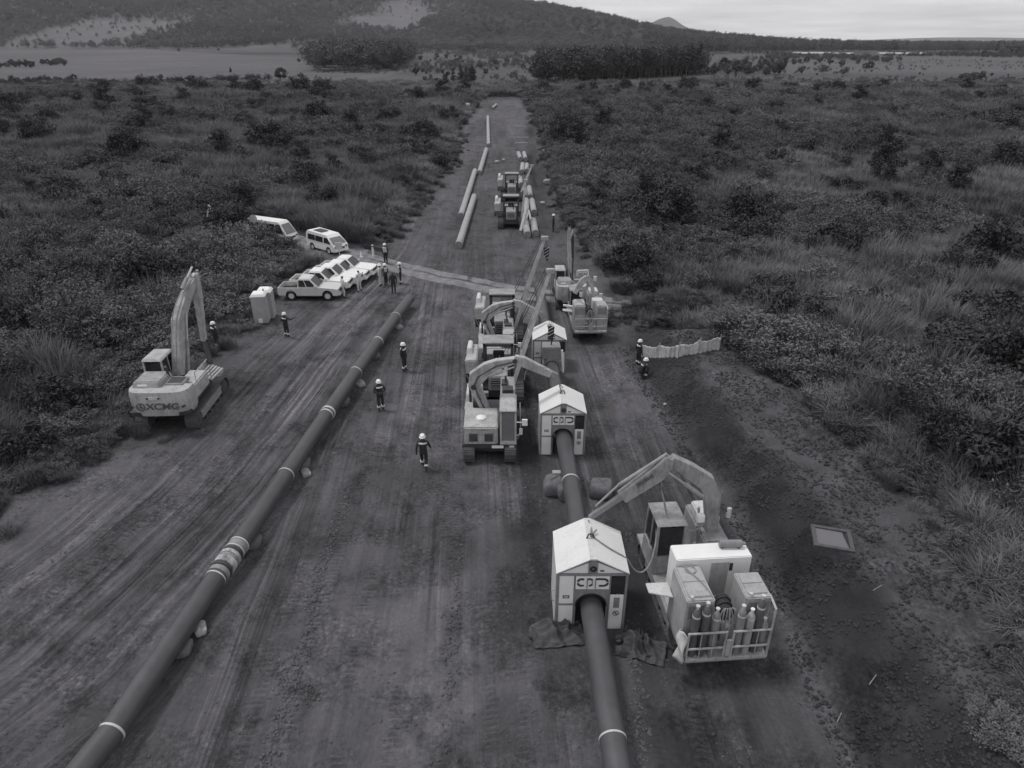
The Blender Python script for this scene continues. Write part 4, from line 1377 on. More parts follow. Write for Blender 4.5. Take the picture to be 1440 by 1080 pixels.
# dark cloths heaped round the foot of the first shelter
def cloth(name, label, cx, cy, w_, d_, h_, rz, m_, seed, cat='tarpaulin', folds=5.0):
    nx, ny = 34, 26
    u = np.linspace(-1, 1, nx); v_ = np.linspace(-1, 1, ny)
    U, V_ = np.meshgrid(u, v_)
    wob = 1 + .35 * (fbm(U * 1.5 + seed, V_ * 1.5, seed, 3) - .5)
    X = U * w_ * wob; Y = V_ * d_ * wob
    fold = (1 - np.abs(np.sin((U * folds + 2.2 * fbm(U * 2, V_ * 2, seed + 3, 2) + V_ * 1.3)))) ** 1.6
    top = np.clip(1.25 - .9 * np.sqrt(U ** 2 * .8 + (V_ - .45) ** 2 * .9), 0, 1)
    Zc = h_ * np.clip(top, 0, 1) ** 1.6 * (.45 + .8 * fbm(U * 2.2, V_ * 2.2, seed + 5, 3)) + (.20 * fold + .10 * np.abs(np.sin(V_ * 7 + 5 * fbm(U * 1.6, V_ * 1.6, seed + 9, 2)))) * (.35 + .8 * top)
    ca, sa = math.cos(rz), math.sin(rz)
    WX = cx + X * ca - Y * sa; WY = cy + X * sa + Y * ca
    Zw = terrain(WX, WY) + Zc + .015
    me = quad_mesh(name, np.stack([WX - cx, WY - cy, Zw], -1).reshape(-1, 3), grid_faces(nx, ny), [m_], smooth=True)
    o = tag(link(name, me), label, cat)
    o.location = (cx, cy, 0)
    sm = o.modifiers.new('thickness', 'SOLIDIFY'); sm.thickness = .012
    return o


q = at(790, 900, 0)
cloth('tarpaulin', 'grey folded cloth spread left of the pipe before the nearest shelter', q.x - .12, q.y + .12, .86, .46, .24, .10, M['tarp'], 3, folds=4.6)
q = at(893, 917, 0)
cloth('tarpaulin', 'dark crumpled cloth trailing right of the pipe before the nearest shelter', q.x + .1, q.y + .05, .78, .44, .26, -.3, M['tarp'], 8, folds=4.8)
q = at(905, 910, .2)
cloth('tarpaulin', 'black sheet folded over the crumpled cloth right of the pipe', q.x - .05, q.y + .05, .22, .42, .45, .35, M['tarpdark'], 14, folds=2)
q = at(868, 896, .5)
coil = MB()
for k in range(4):
    coil.ring((q.x, q.y - .3 + .03 * k, .62), (q.x, q.y - .275 + .03 * k, .62), .15 - .012 * (k % 2), .11, 18)
tag(coil.build('cable_coil', M['black'], None), 'small dark coil hanging at the right foot of the nearest shelter', 'cable')


# ------------------------------------------------------------------ tracked machines
def track_unit(root, xc, y0, y1, w_, h_, side):
    """crawler: shoes round a stadium, roller frame, sprocket and idler"""
    r_ = h_ / 2
    L = y1 - y0 - 2 * r_
    per = 2 * L + 2 * math.pi * r_
    n_ = int(per / .19)
    mb = MB()
    for i in range(n_):
        s_ = per * i / n_
        if s_ < L: p = (y0 + r_ + s_, 0.0); a = 0
        elif s_ < L + math.pi * r_:
            a = (s_ - L) / r_; p = (y1 - r_ + r_ * math.sin(a), r_ - r_ * math.cos(a))
        elif s_ < 2 * L + math.pi * r_: p = (y1 - r_ - (s_ - L - math.pi * r_), 2 * r_); a = math.pi
        else:
            a = math.pi + (s_ - 2 * L - math.pi * r_) / r_; p = (y0 + r_ + r_ * math.sin(a), r_ - r_ * math.cos(a))
        ty, tz = math.cos(a), math.sin(a); ny_, nz_ = math.sin(a), -math.cos(a)
        hl = per / n_ * .47
        q = []
        for tx in (xc - w_ / 2, xc + w_ / 2):
            pass
        def P(dx_, dt, dn): return (xc + dx_, p[0] + ty * dt + ny_ * dn, p[1] + tz * dt + nz_ * dn)
        mb.hexa([P(-w_ / 2, -hl, -.05), P(w_ / 2, -hl, -.05), P(w_ / 2, hl, -.05), P(-w_ / 2, hl, -.05), P(-w_ / 2, -hl, 0), P(w_ / 2, -hl, 0), P(w_ / 2, hl, 0), P(-w_ / 2, hl, 0)])
        mb.hexa([P(-w_ / 2, -.02, 0), P(w_ / 2, -.02, 0), P(w_ / 2, .02, 0), P(-w_ / 2, .02, 0), P(-w_ / 2, -.012, .035), P(w_ / 2, -.012, .035), P(w_ / 2, .012, .035), P(-w_ / 2, .012, .035)])
    tr = mb.build('track', M['track'], root, smooth=0)
    MB().box(xc - w_ * .32, xc + w_ * .32, y0 + r_ * .9, y1 - r_ * .9, h_ * .24, h_ * .72).build('track_frame', M['yellow2'], tr, bev=.02)
    for yy, nm in ((y0 + r_, 'sprocket'), (y1 - r_, 'idler')):
        wl = MB().tube([(xc - w_ * .40, yy, r_), (xc + w_ * .40, yy, r_)], r_ * .74, 18); wl.tube([(xc - w_ * .44, yy, r_), (xc + w_ * .44, yy, r_)], r_ * .35, 12)
        wl.build(nm, M['track'], tr)
    rl = MB()
    for k in range(6):
        yy = y0 + r_ * 1.5 + (y1 - y0 - 3 * r_) * k / 5
        rl.tube([(xc - w_ * .36, yy, .14), (xc + w_ * .36, yy, .14)], .095, 10)
    rl.build('rollers', M['track'], tr)
    return tr


def cab_part(root, x0, x1, y0, y1, z0, z1, front=1, m_='yellow', low=.36):
    """operator cab: posts, roof, dark glazed sides; front = +1 faces +y, -1 faces -y"""
    sl = .22
    fy0, fy1 = (y1, y1 - sl) if front > 0 else (y0, y0 + sl)
    by0, by1 = (y0, y0) if front > 0 else (y1, y1)
    lo = min(by0, fy0)
    mb = MB()
    wa, wb = .09, .09

    def post(xa, ya, yb):
        mb.beam((xa, ya, z0), (xa, yb, z1), wa, wb, up=(0, 1, 0))
    for xa in (x0 + .045, x1 - .045):
        post(xa, fy0 - front * .05, fy1 - front * .05); post(xa, by0 + front * .05, by1 + front * .05)
        mb.beam((xa, (fy0 + by0) / 2, z0), (xa, (fy1 + by1) / 2, z1), .07, .07)
    # solid lower body up to 35 percent
    zl = z0 + (z1 - z0) * low
    f_ = low
    fl = fy0 + (fy1 - fy0) * f_
    mb.hexa([(x0, by0, z0), (x1, by0, z0), (x1, fy0, z0), (x0, fy0, z0), (x0, by1, zl), (x1, by1, zl), (x1, fl, zl), (x0, fl, zl)])
    cab = mb.build('cab', M[m_], root, bev=.015)
    rf = MB().hexa([(x0 - .03, by1 - front * .05, z1), (x1 + .03, by1 - front * .05, z1), (x1 + .03, fy1 + front * .08, z1), (x0 - .03, fy1 + front * .08, z1),
                    (x0 + .04, by1 + front * .05, z1 + .12), (x1 - .04, by1 + front * .05, z1 + .12), (x1 - .04, fy1 - front * .05, z1 + .10), (x0 + .04, fy1 - front * .05, z1 + .10)])
    ro = rf.build('cab_roof', M[m_], cab, bev=.03)
    zt = z1 - .02
    # panes sit a little inside the posts
    gl = MB()
    def pane(nm, pts, mm='glass'):
        a = [Vector(p) for p in pts]
        nrm = (a[1] - a[0]).cross(a[2] - a[0]).normalized() * .006
        MB().hexa([p - nrm for p in a] + [p + nrm for p in a]).build(nm, M[mm], cab, smooth=0)
    i_ = front * .06
    pane('windscreen', [(x0 + .1, fl - i_, zl + .01), (x1 - .1, fl - i_, zl + .01), (x1 - .1, fy1 - i_, zt), (x0 + .1, fy1 - i_, zt)], 'lightglass')
    pane('rear_window', [(x0 + .1, by0 + i_, zl + .05), (x1 - .1, by0 + i_, zl + .05), (x1 - .1, by1 + i_, zt - .08), (x0 + .1, by1 + i_, zt - .08)])
    for xa in (x0 + .05, x1 - .05):
        pane('side_window', [(xa, by0 + front * .1, zl + .01), (xa, fl - front * .1, zl + .01), (xa, fy1 - front * .1, zt), (xa, by1 + front * .1, zt)])
    st = MB(); ym = (by0 + fy0) / 2
    st.box((x0 + x1) / 2 - .25, (x0 + x1) / 2 + .25, ym - .25, ym + .2, zl - .02, zl + .12)
    st.box((x0 + x1) / 2 - .25, (x0 + x1) / 2 + .25, ym - front * .28 - .05, ym - front * .28 + .05, zl, zl + .6)
    st.build('seat', M['black'], cab, bev=.03)
    # mirror on a bracket
    mr = MB().tube([(x1, fy0, zl + .3), (x1 + .18, fy0 + front * .1, zl + .5)], .018, 6); mr.box(x1 + .12, x1 + .26, fy0 + front * .09 - .02, fy0 + front * .09 + .02, zl + .42, zl + .72)
    mr.build('mirror', M['offwhite'], cab)
    return cab


def boom_part(root, pts, widths, depths, name, m_, plane_n, world=True):
    """welded box boom: constant-width plate box whose depth follows the profile; pts lie in a vertical plane with normal plane_n"""
    pts = [Vector(p) for p in pts]; nv_ = Vector(plane_n).normalized()
    vs = []; fs = []
    for i, p in enumerate(pts):
        d = (pts[min(i + 1, len(pts) - 1)] - pts[max(i - 1, 0)]).normalized()
        b = nv_.cross(d).normalized()
        w_, h_ = widths[i], depths[i]
        vs += [p - nv_ * w_ / 2 - b * h_ / 2, p + nv_ * w_ / 2 - b * h_ / 2, p + nv_ * w_ / 2 + b * h_ / 2, p - nv_ * w_ / 2 + b * h_ / 2]
    for i in range(len(pts) - 1):
        o = i * 4
        for k in range(4): fs.append((o + k, o + (k + 1) % 4, o + 4 + (k + 1) % 4, o + 4 + k))
    fs += [(3, 2, 1, 0), tuple(len(pts) * 4 - 4 + k for k in range(4))]
    return MB().add(vs, fs).build(name, M[m_], root, bev=.02, world=world, smooth=12)


def ram(root, a, b, r_=.07, name='hydraulic_ram', frac=.55):
    a = Vector(a); b = Vector(b); m_ = a.lerp(b, frac)
    o = MB().tube([a, m_], r_, 10).build(name, M['yellow2'], root, world=True)
    MB().tube([m_, b], r_ * .55, 8).build('ram_rod', M['steel'], o, world=True)
    return o


def smooth_path(pts, n_=8):
    pts = [Vector(p) for p in pts]; res = []
    for i in range(len(pts) - 1):
        p0 = pts[max(i - 1, 0)]; p1 = pts[i]; p2 = pts[i + 1]; p3 = pts[min(i + 2, len(pts) - 1)]
        for k in range(n_):
            t = k / n_
            res.append(.5 * ((2 * p1) + (p2 - p0) * t + (2 * p0 - 5 * p1 + 4 * p2 - p3) * t * t + (3 * p1 - p0 - 3 * p2 + p3) * t ** 3))
    res.append(pts[-1])
    return res


# ---- the big excavator on the left
def excavator(label, loc, rz, lettering=True, boom=None, sc_=1.0, group='tracked excavators', bw=1.0, stick_m='yellow'):
    t = thing('excavator', label, 'excavator', loc, rz, group)
    for s_ in (-1, 1): track_unit(t, s_ * 1.17, -2.15, 2.35, .6, .95, s_)
    cb_ = MB().box(-.75, .75, -1.2, 1.2, .42, .85); cb_.lathe([(.72, .85), (.72, 1.10)], 24)
    cb_.build('undercarriage', M['dark'], t, bev=.03)
    u = MB().box(-1.35, 1.22, -1.3, .95, 1.1, 1.34)
    u.build('deck', M['dark'], t, bev=.03)
    # rounded counterweight
    pl = []
    for a in range(0, 181, 12):
        pl.append((1.46 * math.copysign(abs(math.cos(R(a))) ** .45, math.cos(R(a))), -1.55 - 1.02 * math.sin(R(a)) ** .55))
    cw = [(x, y) for x, y in pl]
    mb = MB(); n_ = len(cw)
    rows = [(.93, 1.08, .03), (1.0, 1.34, 0), (1.0, 2.12, 0), (.97, 2.34, .06)]
    vs = []
    for k_, z_, ins in rows: vs += [(x * k_, (y + 1.55) * k_ - 1.55, z_) for x, y in cw]
    fs = []
    for r_ in range(3):
        for i in range(n_): fs.append((r_ * n_ + i, r_ * n_ + (i + 1) % n_, (r_ + 1) * n_ + (i + 1) % n_, (r_ + 1) * n_ + i))
    fs += [tuple(range(n_))[::-1], tuple(range(3 * n_, 4 * n_))]
    mb.add(vs, fs)
    c_ = mb.build('counterweight', M['yellow'], t, smooth=40)
    MB().hexa([(-1.34, -2.46, 1.075), (1.34, -2.46, 1.075), (1.34, -1.5, 1.075), (-1.34, -1.5, 1.075), (-1.38, -2.52, 1.30), (1.38, -2.52, 1.30), (1.38, -1.5, 1.30), (-1.38, -1.5, 1.30)]).build('skirt', M['dark'], c_)
    if lettering:
        text_part('XCMG', .46, t, M['cyl_dark'], (.22, -2.583, 1.62), (math.pi / 2, 0, 0), shear=.12, sx=1.15)
        lg_ = MB().ring((-.78, -2.595, 1.62), (-.78, -2.575, 1.62), .21, .16, 22)
        for a in (90, 210, 330): lg_.beam((-.78, -2.585, 1.62), (-.78 + .13 * math.cos(R(a)), -2.585, 1.62 - .13 * math.sin(R(a)) * -1), .02, .06, up=(0, 1, 0))
        lg_.build('emblem', M['cyl_dark'], t)
        for s_ in (-1, 1): MB().beam((s_ * 1.12, -2.565, 1.58), (s_ * 1.28, -2.53, 1.66), .02, .10).build('chevron_mark', M['dark'], t)
        MB().box(-.42, .18, -2.59, -2.57, 2.0, 2.14).build('number_plate', M['offwhite'], t)
        for x_ in (-.38, .14): MB().box(x_ - .05, x_ + .05, -2.6, -2.588, 2.02, 2.12).build('tail_light', M['dark'], t)
    MB().box(-1.36, -.42, -1.62, -.15, 1.34, 2.28).build('side_body', M['yellow'], t, bev=.06)
    MB().box(.42, 1.32, -1.62, .45, 1.34, 2.12).build('side_body', M['yellow'], t, bev=.06)
    hd = MB().hexa([(-1.30, -2.05, 2.28), (.08, -2.05, 2.28), (.08, -.5, 2.28), (-1.30, -.5, 2.28), (-1.2, -1.9, 2.62), (.02, -1.9, 2.62), (.02, -.7, 2.62), (-1.2, -.7, 2.62)])
    h_ = hd.build('engine_hood', M['yellow2'], t, bev=.05)
    MB().box(-1.0, -.55, -1.99, -1.96, 2.40, 2.50).build('hood_badge', M['white'], h_)
    gr = MB().box(.14, 1.0, -1.75, -.9, 2.2, 2.42).build('intake_box', M['yellow2'], t, bev=.03)
    MB().box(.22, .92, -1.65, -1.0, 2.42, 2.43).build('intake_grille', M['dark'], gr)
    MB().tube([(.0, -.9, 2.3), (.0, -.9, 2.85), (0, -1.0, 2.98)], .07, 10).build('exhaust', M['dark'], t)
    rail = MB()
    for p, q in (((1.28, -.9, 2.12), (1.28, -.9, 2.6)), ((1.28, .3, 2.12), (1.28, .3, 2.6)), ((1.28, -.9, 2.6), (1.28, .3, 2.6)), ((1.28, .8, 1.3), (1.28, .8, 2.0))): rail.tube([p, q], .02, 6)
    rail.build('hand_rail', M['yellow2'], t)
    cab_part(t, -1.42, -.46, -.35, 1.3, 1.34, 2.95, 1, 'yellow')
    B = boom
    n_ = (1, 0, 0)
    boom_part(t, B['boom'], [.58 * bw, .58 * bw, .5 * bw, .42 * bw], [.55, .82, .62, .36], 'boom', 'yellow', n_, world=False)
    for x_ in (-.26 * bw, .26 * bw):
        a = Vector(B['boom'][0]) + Vector((x_ * 1.4, .55, -.1)); b = Vector(B['boom'][1]).lerp(Vector(B['boom'][2]), .3) + Vector((x_ * 1.5, 0, 0))
        m_ = a.lerp(b, .55)
        o = MB().tube([a, m_], .09, 10).build('hydraulic_ram', M['yellow2'], t); MB().tube([m_, b], .05, 8).build('ram_rod', M['steel'], o)
    for x_ in (-.10, .12):
        pts = [Vector(p) + Vector((x_, -.5 * 0 - .0, 0)) for p in B['boom']]
        off = [Vector((0, -.38, .12)), Vector((0, -.52, .12)), Vector((0, -.38, .22)), Vector((0, -.15, .2))]
        MB().tube(smooth_path([p + o_ for p, o_ in zip(pts, off)]), .03, 6).build('hydraulic_line', M['rope'], t)
    boom_part(t, B['stick'], [.42 * bw, .42 * bw, .34 * bw], [.42, .62, .3], 'stick', stick_m, n_, world=False)
    a = Vector(B['boom'][2]) + Vector((0, -.25, .45)); b = Vector(B['stick'][0]) + Vector((0, -.05, .42)); m_ = a.lerp(b, .5)
    o = MB().tube([a, m_], .10, 10).build('stick_ram', M['yellow2'], t); MB().tube([m_, b], .055, 8).build('ram_rod', M['steel'], o)
    a = Vector(B['stick'][0]) + Vector((0, .45, .1)); b = Vector(B['stick'][2]) + Vector((0, .4, .25)); m_ = a.lerp(b, .55)
    o = MB().tube([a, m_], .08, 10).build('bucket_ram', M['yellow2'], t); MB().tube([m_, b], .045, 8).build('ram_rod', M['steel'], o)
    return t


ex = at(222, 590, 0)
EXL = (-16.80, 30.85, gz(-16.8, 30.85))
exc = excavator('large excavator at the left edge seen from behind with letters on its counterweight', EXL, R(2.0), bw=.74,
                boom=dict(boom=[(-.25, .6, 1.75), (-.08, 1.6, 4.35), (.14, 2.5, 5.35), (.40, 3.5, 6.05)], stick=[(.40, 3.4, 6.2), (.28, 3.6, 5.2), (-.02, 3.8, 2.3)]))
# slatted skeleton bucket resting on its back beside the right track
bk = thing('bucket_part', None, None, (0, 0, 0)); bpy.data.objects.remove(bk)
ta_, tb_, tc_, td_ = at(272, 534, 1.0), at(290, 541, .95), at(313, 518, 1.05), at(292, 511, 1.1)
mb = MB()
for k in range(6):
    f_ = k / 5
    mb.beam(ta_.lerp(tb_, f_), td_.lerp(tc_, f_), .11, .09)
for f_ in (0.0, .5, 1.0):
    mb.beam(ta_.lerp(td_, f_) - Vector((0, 0, .07)), tb_.lerp(tc_, f_) - Vector((0, 0, .07)), .10, .08)
mb.beam(tb_ - Vector((0, 0, .10)), tc_ - Vector((0, 0, .10)), .05, .26)
mb.beam(ta_ + Vector((0, 0, .12)), td_ + Vector((0, 0, .15)), .07, .25)
bkt = mb.build('bucket', M['yellow'], exc, bev=.012, world=True)
lg0 = tb_.lerp(tc_, .8)
MB().beam(lg0, lg0 - Vector((0, 0, .85)), .09, .09).beam(ta_.lerp(tb_, .3), ta_.lerp(tb_, .3) - Vector((0, .1, .8)), .10, .10).build('bucket_arm', M['yellow'], exc, world=True)
lk = MB().beam((-.02, 3.8, 2.3), (.35, 3.2, 1.2), .25, .25); lk.tube([(-.27, 3.78, 2.3), (.23, 3.78, 2.3)], .09, 10)
lk.build('bucket_linkage', M['dark'], exc, bev=.01)


# ---- welding carrier with power packs and a bottle rack (rear towards the camera)
def cylinder_bottle(label, x, y, z, h_, m_, group, sc_=1.0):
    t = thing('gas_cylinder', label, 'gas cylinder', (x, y, z), random.random() * 6, group)
    r_ = .115
    MB().lathe([(r_ * .9, 0), (r_, .03), (r_, h_ * .80), (r_ * .9, h_ * .86), (r_ * .55, h_ * .91), (r_ * .3, h_ * .93)], 16).build('bottle', M[m_], t, smooth=40)
    MB().lathe([(.035, h_ * .93), (.035, h_ * .97), (.06, h_ * .975), (.06, h_)], 10).build('valve', M['offwhite' if m_ != 'cyl_light' else 'white'], t)
    MB().ring((0, 0, h_ * .78), (0, 0, h_ * .81), r_ + .004, r_ - .01, 16).build('shoulder_band', M['offwhite'], t)
    t.scale = (sc_,) * 3
    return t


def carrier(label, loc, rz, sc_=1.0, whitebox=True, group='tracked welding carriers with rear racks'):
    t = thing('welding_carrier', label, 'tractor', loc, rz, group, sc_)
    for s_ in (-1, 1): track_unit(t, s_ * .93, 1.0, 5.6, .5, .86, s_)
    MB().box(-.62, .62, 1.5, 5.2, .4, .8).build('undercarriage', M['dark'], t, bev=.02)
    MB().box(-1.22, 1.22, -.02, 5.7, .80, .96).build('deck', M['yellow2'], t, bev=.02)
    # rear rack
    mb = MB()
    for z_ in (.95, 1.38, 1.98):
        mb.tube([(-1.20, -.02, z_), (-.10, -.02, z_)], .035, 8); mb.tube([(.12, -.02, z_), (1.20, -.02, z_)], .035, 8)
    for x_ in (-1.20, -.10, .12, 1.20): mb.tube([(x_, -.02, .92), (x_, -.02, 2.0)], .035, 8)
    mb.tube([(1.21, -.02, .95), (1.21, -.0, 2.75), (1.21, .45, 2.85)], .035, 8)
    for x_ in (-.82, -.46, .5, .84): mb.tube([(x_, -.02, .95), (x_, -.02, 1.98)], .018, 6)
    mb.box(-1.22, 1.22, -.06, .30, .90, .975)
    mb.tube([(-.10, -.02, 1.0), (.1, -.02, 1.3)], .02, 6); mb.tube([(-.10, -.02, 1.3), (.1, -.02, 1.0)], .02, 6)
    mb.box(-.06, .08, -.05, .02, 1.05, 1.65)
    mb.build('bottle_rack', M['yellow'], t)
    for x0, x1, y1 in ((-1.24, -.42, 1.78), (.48, 1.24, 1.40)):
        b = MB().box(x0, x1, .34, y1, .97, 2.86).build('power_pack', M['grey'], t, bev=.035)
        MB().box(x0 + .09, x1 - .09, .48, y1 - .1, 2.855, 2.90).build('lid', M['grey'], b, bev=.015)
        MB().box(x0 + .09, x1 - .09, .48 + (y1 - .6) * .5, .50 + (y1 - .6) * .5, 2.898, 2.912).build('lid_seam', M['shelter'], b)
        MB().box(x0 + .06, x1 - .06, .325, .342, 2.2, 2.70).build('end_panel', M['shelter'], b)
        MB().tube([(x0 + .15, .42, 2.86), (x0 + .15, .42, 2.97)], .05, 8).build('filler_cap', M['offwhite'], b)
    hs = MB().tube(smooth_path([(-.95, 1.75, 2.92), (-.8, 1.4, 2.93), (-.62, 1.0, 2.93), (-.5, .5, 2.92), (-.46, .31, 2.6), (-.5, .25, 2.2)]), .02, 6)
    hs.build('cable', M['rope'], t)
    lp_ = MB().ring((-.78, 1.55, 2.91), (-.78, 1.55, 2.935), .17, .14, 18); lp_.build('cable_loop', M['shelter'], t)
    # clutter between the packs
    cl = MB(); rg = random.Random(4)
    for k in range(9): cl.ring((.02, .5 + .05 * k, 2.15 + .02 * k), (.02, .53 + .05 * k, 2.15 + .02 * k), .26 - .02 * (k % 3), .18, 14)
    cl.build('hose_reel', M['dark'], t)
    cl = MB()
    for k in range(7): cl.tube(smooth_path([(-.3 + .1 * k, .1 + .05 * (k % 3), 1.85), (-.25 + .09 * k, .25, 2.3 + .1 * (k % 2)), (-.1 + .04 * k, .35, 2.5), (.1, .4, 2.0)]), .022, 6)
    cl.box(-.2, .25, .15, .4, 1.4, 1.9)
    cl.build('hose_bundle', M['cyl_grey'], t)
    if whitebox:
        b = MB().box(-1.12, 1.22, 1.84, 2.55, .97, 3.06).build('generator_box', M['white'], t, bev=.03)
        MB().box(-.02, .52, 1.815, 1.837, 1.6, 2.88).build('access_door', M['grey'], b)
        MB().box(.55, .64, 1.805, 1.832, 2.56, 2.84).build('vent_slot', M['dark'], b)
        MB().tube([(.34, 2.32, 3.20), (1.02, 2.27, 3.20)], .12, 12).build('silencer', M['cyl_grey'], b)
        lg_ = MB().box(.4, .47, 2.25, 2.38, 3.06, 3.12); lg_.box(.9, .97, 2.2, 2.32, 3.06, 3.12); lg_.build('silencer_feet', M['dark'], b)
        MB().tube([(1.0, 2.27, 3.20), (1.13, 2.26, 3.20)], .055, 10).build('tail_pipe', M['cyl_grey'], b)
    else:
        MB().box(-1.0, -.2, 2.05, 3.0, .97, 2.5).build('power_pack', M['yellow'], t, bev=.03)
        MB().box(.35, 1.15, 1.8, 2.6, .97, 2.75).build('tool_box', M['offwhite'], t, bev=.03)
    # folding side table
    tb = MB().hexa([(-1.95, 1.6, 2.02), (-1.27, 1.35, 2.02), (-1.27, 2.0, 2.02), (-1.95, 2.0, 2.02), (-1.95, 1.6, 2.07), (-1.27, 1.35, 2.07), (-1.27, 2.0, 2.07), (-1.95, 2.0, 2.07)])
    tb.build('side_shelf', M['offwhite'], t, bev=.01)
    cab_part(t, -1.22, -.24, 3.55, 5.0, .97, 2.95, 1, 'yellow2')
    MB().box(.35, 1.2, 3.4, 5.5, .97, 2.35).build('engine_cover', M['yellow2'], t, bev=.05)
    MB().box(.42, 1.12, 4.2, 5.2, 2.352, 2.72).build('tank', M['offwhite'], t, bev=.05)
    MB().lathe([(.32, .97), (.32, 1.5), (.24, 1.75)], 16, (.42, 3.95, 0)).build('boom_pedestal', M['yellow2'], t)
    return t


w1 = (6.22, 14.22, gz(6.2, 16) - .02)
wc1 = carrier('tracked welding carrier with white generator box beside the nearest shelter', w1, R(4.5))
# its knuckle boom, measured in the scene
yb = 18.3
foot = aty(999, 768, yb); bend = aty(1001, 694, yb); kn2 = aty(985, 672, yb); elbow = aty(943, 645, yb); sl_end = aty(893, 692, yb); tip = aty(829, 728, yb - .1)
boom_part(wc1, [foot + Vector((0, 0, -.9)), foot.lerp(bend, .5), bend, aty(993, 677, yb), aty(968, 660, yb), elbow], [.34] * 6, [.36, .40, .55, .55, .46, .30], 'boom', 'yellow2', (0, 1, 0))
boom_part(wc1, [elbow + Vector((.02, 0, .02)), aty(925, 664, yb), aty(874, 699, yb)], [.30, .32, .26], [.42, .55, .42], 'stick', 'yellow2', (0, 1, 0))
boom_part(wc1, [aty(905, 677, yb), tip], [.2, .16], [.22, .16], 'telescopic_stick', 'shelter', (0, 1, 0))
MB().tube([aty(938, 642, yb) + Vector((0, 0, .1)), aty(869, 686, yb) + Vector((0, 0, .1))], .06, 10).build('hydraulic_ram', M['yellow2'], wc1, world=True)
MB().tube([aty(869, 686, yb) + Vector((0, 0, .1)), aty(838, 713, yb) + Vector((0, 0, .05))], .035, 8).build('ram_rod', M['steel'], wc1, world=True)
ram(wc1, aty(988, 698, yb - .25), aty(941, 665, yb - .25), .07, frac=.55)
ram(wc1, foot + Vector((-.45, -.1, .1)), aty(994, 700, yb) + Vector((-.25, -.1, -.3)), .075)
# worn stencilled marks along the stick
nt_ = [aty(896 + 2.9 * k, 683.5 - 2.0 * k, yb - .175) for k in range(8)]
dm = (nt_[-1] - nt_[0]).normalized()
mk = MB(); rg = random.Random(2)
for k, p in enumerate(nt_):
    upv = Vector((-dm.z, 0, dm.x))
    for q in range(2): mk.beam(p + dm * (.03 * q) - upv * .07, p + dm * (.03 * q + .02) + upv * .07 * (1 if (k + q) % 3 else .2), .02, .022, up=(0, 1, 0))
mk.build('worn_lettering', M['cyl_dark'], wc1, world=True)
hg = MB().tube([tip, tip + Vector((0, -.02, -.12))], .03, 8)
hg.build('hook', M['dark'], wc1, world=True)
def S1(x, y, z): return Vector((sh1.location.x + x * 1.045, sh1.location.y + y * 1.045, sh1.location.z + z * 1.045))
MB().tube(smooth_path([S1(.02, .05, 2.88), S1(.3, -.1, 2.74), S1(.62, -.22, 2.57), S1(.98, -.28, 2.37), S1(1.14, -.28, 2.2), S1(1.35, -.3, 1.86), S1(1.62, -.25, 1.72), S1(1.9, .0, 1.88), S1(2.12, .5, 2.3), S1(2.2, 1.0, 2.6)]), .028, 6).build('welding_cable', M['rope'], wc1, world=True)
MB().tube(smooth_path([aty(930, 690, yb), aty(934, 705, yb - .1), aty(940, 728, yb - .3), aty(958, 744, yb - .4), aty(978, 745, yb - .4), aty(993, 733, yb - .2), aty(1003, 712, yb - .1)]), .03, 6).build('hydraulic_hose', M['rope'], wc1, world=True)
MB().tube([aty(930, 668, yb), aty(930, 693, yb)], .014, 6).build('sling', M['rope'], wc1, world=True)
mb = MB().box(-.12, .12, -.1, .1, -.14, .14)
o = mb.build('work_light', M['white'], wc1, bev=.02); o.location = WM[wc1.name].inverted() @ aty(985, 728, yb - .3)
mb = MB().box(-.07, .07, -.05, .05, -.2, .2)
o = mb.build('mirror', M['offwhite'], wc1, bev=.02); o.location = WM[wc1.name].inverted() @ aty(1025, 721, yb)
MB().tube([aty(1004, 706, yb), aty(1025, 721, yb)], .02, 6).build('mirror_arm', M['dark'], wc1, world=True)
# sling over the shelter ridge
rt = thing('lifting_sling', 'chain sling from the boom tip to the nearest shelter roof', 'sling', (tip.x, tip.y, tip.z))
rg_z = Vector((sh1.location.x, 17.12, sh1.location.z + 2.92 * 1.045))
mb = MB().tube(smooth_path([tip + Vector((0, 0, -.1)), tip.lerp(rg_z, .5) + Vector((.04, 0, -.05)), rg_z]), .03, 6)
mb.tube(smooth_path([tip + Vector((0, 0, -.1)), rg_z + Vector((0, .75, 0)), rg_z + Vector((.02, .8, -.03))]), .022, 6)
mb.tube([rg_z + Vector((0, 0, -.02)), rg_z + Vector((.22, .35, -.05))], .03, 6)
mb.build('chain', M['shelter'], rt, world=True)

# gas bottles standing in the rack
Wc = WM[wc1.name]
GB = 'gas cylinders standing in the rear bottle rack'
for x_, y_, h_, m_, lab in ((-1.0, .14, 1.92, 'cyl_dark', 'dark gas cylinder at the left end of the bottle rack'), (-.72, .14, 2.02, 'cyl_dark', 'taller dark gas cylinder second from the left in the rack'),
                            (-.42, .12, 1.80, 'cyl_grey', 'grey gas cylinder left of the rack centre'), (.32, .12, 1.86, 'cyl_grey', 'grey gas cylinder just right of the rack centre'),
                            (.60, .12, 1.70, 'cyl_light', 'pale short gas cylinder in the right half of the rack'), (.86, .16, 2.15, 'cyl_dark', 'tallest dark gas cylinder in the right half of the rack'),
                            (1.06, .18, 1.25, 'cyl_grey', 'shortest gas cylinder at the right end of the rack')):
    p = Wc @ Vector((x_, y_, .976))
    cylinder_bottle(lab, p.x, p.y, p.z, h_, m_, GB)
p = Wc @ Vector((-1.26, .05, 1.0))
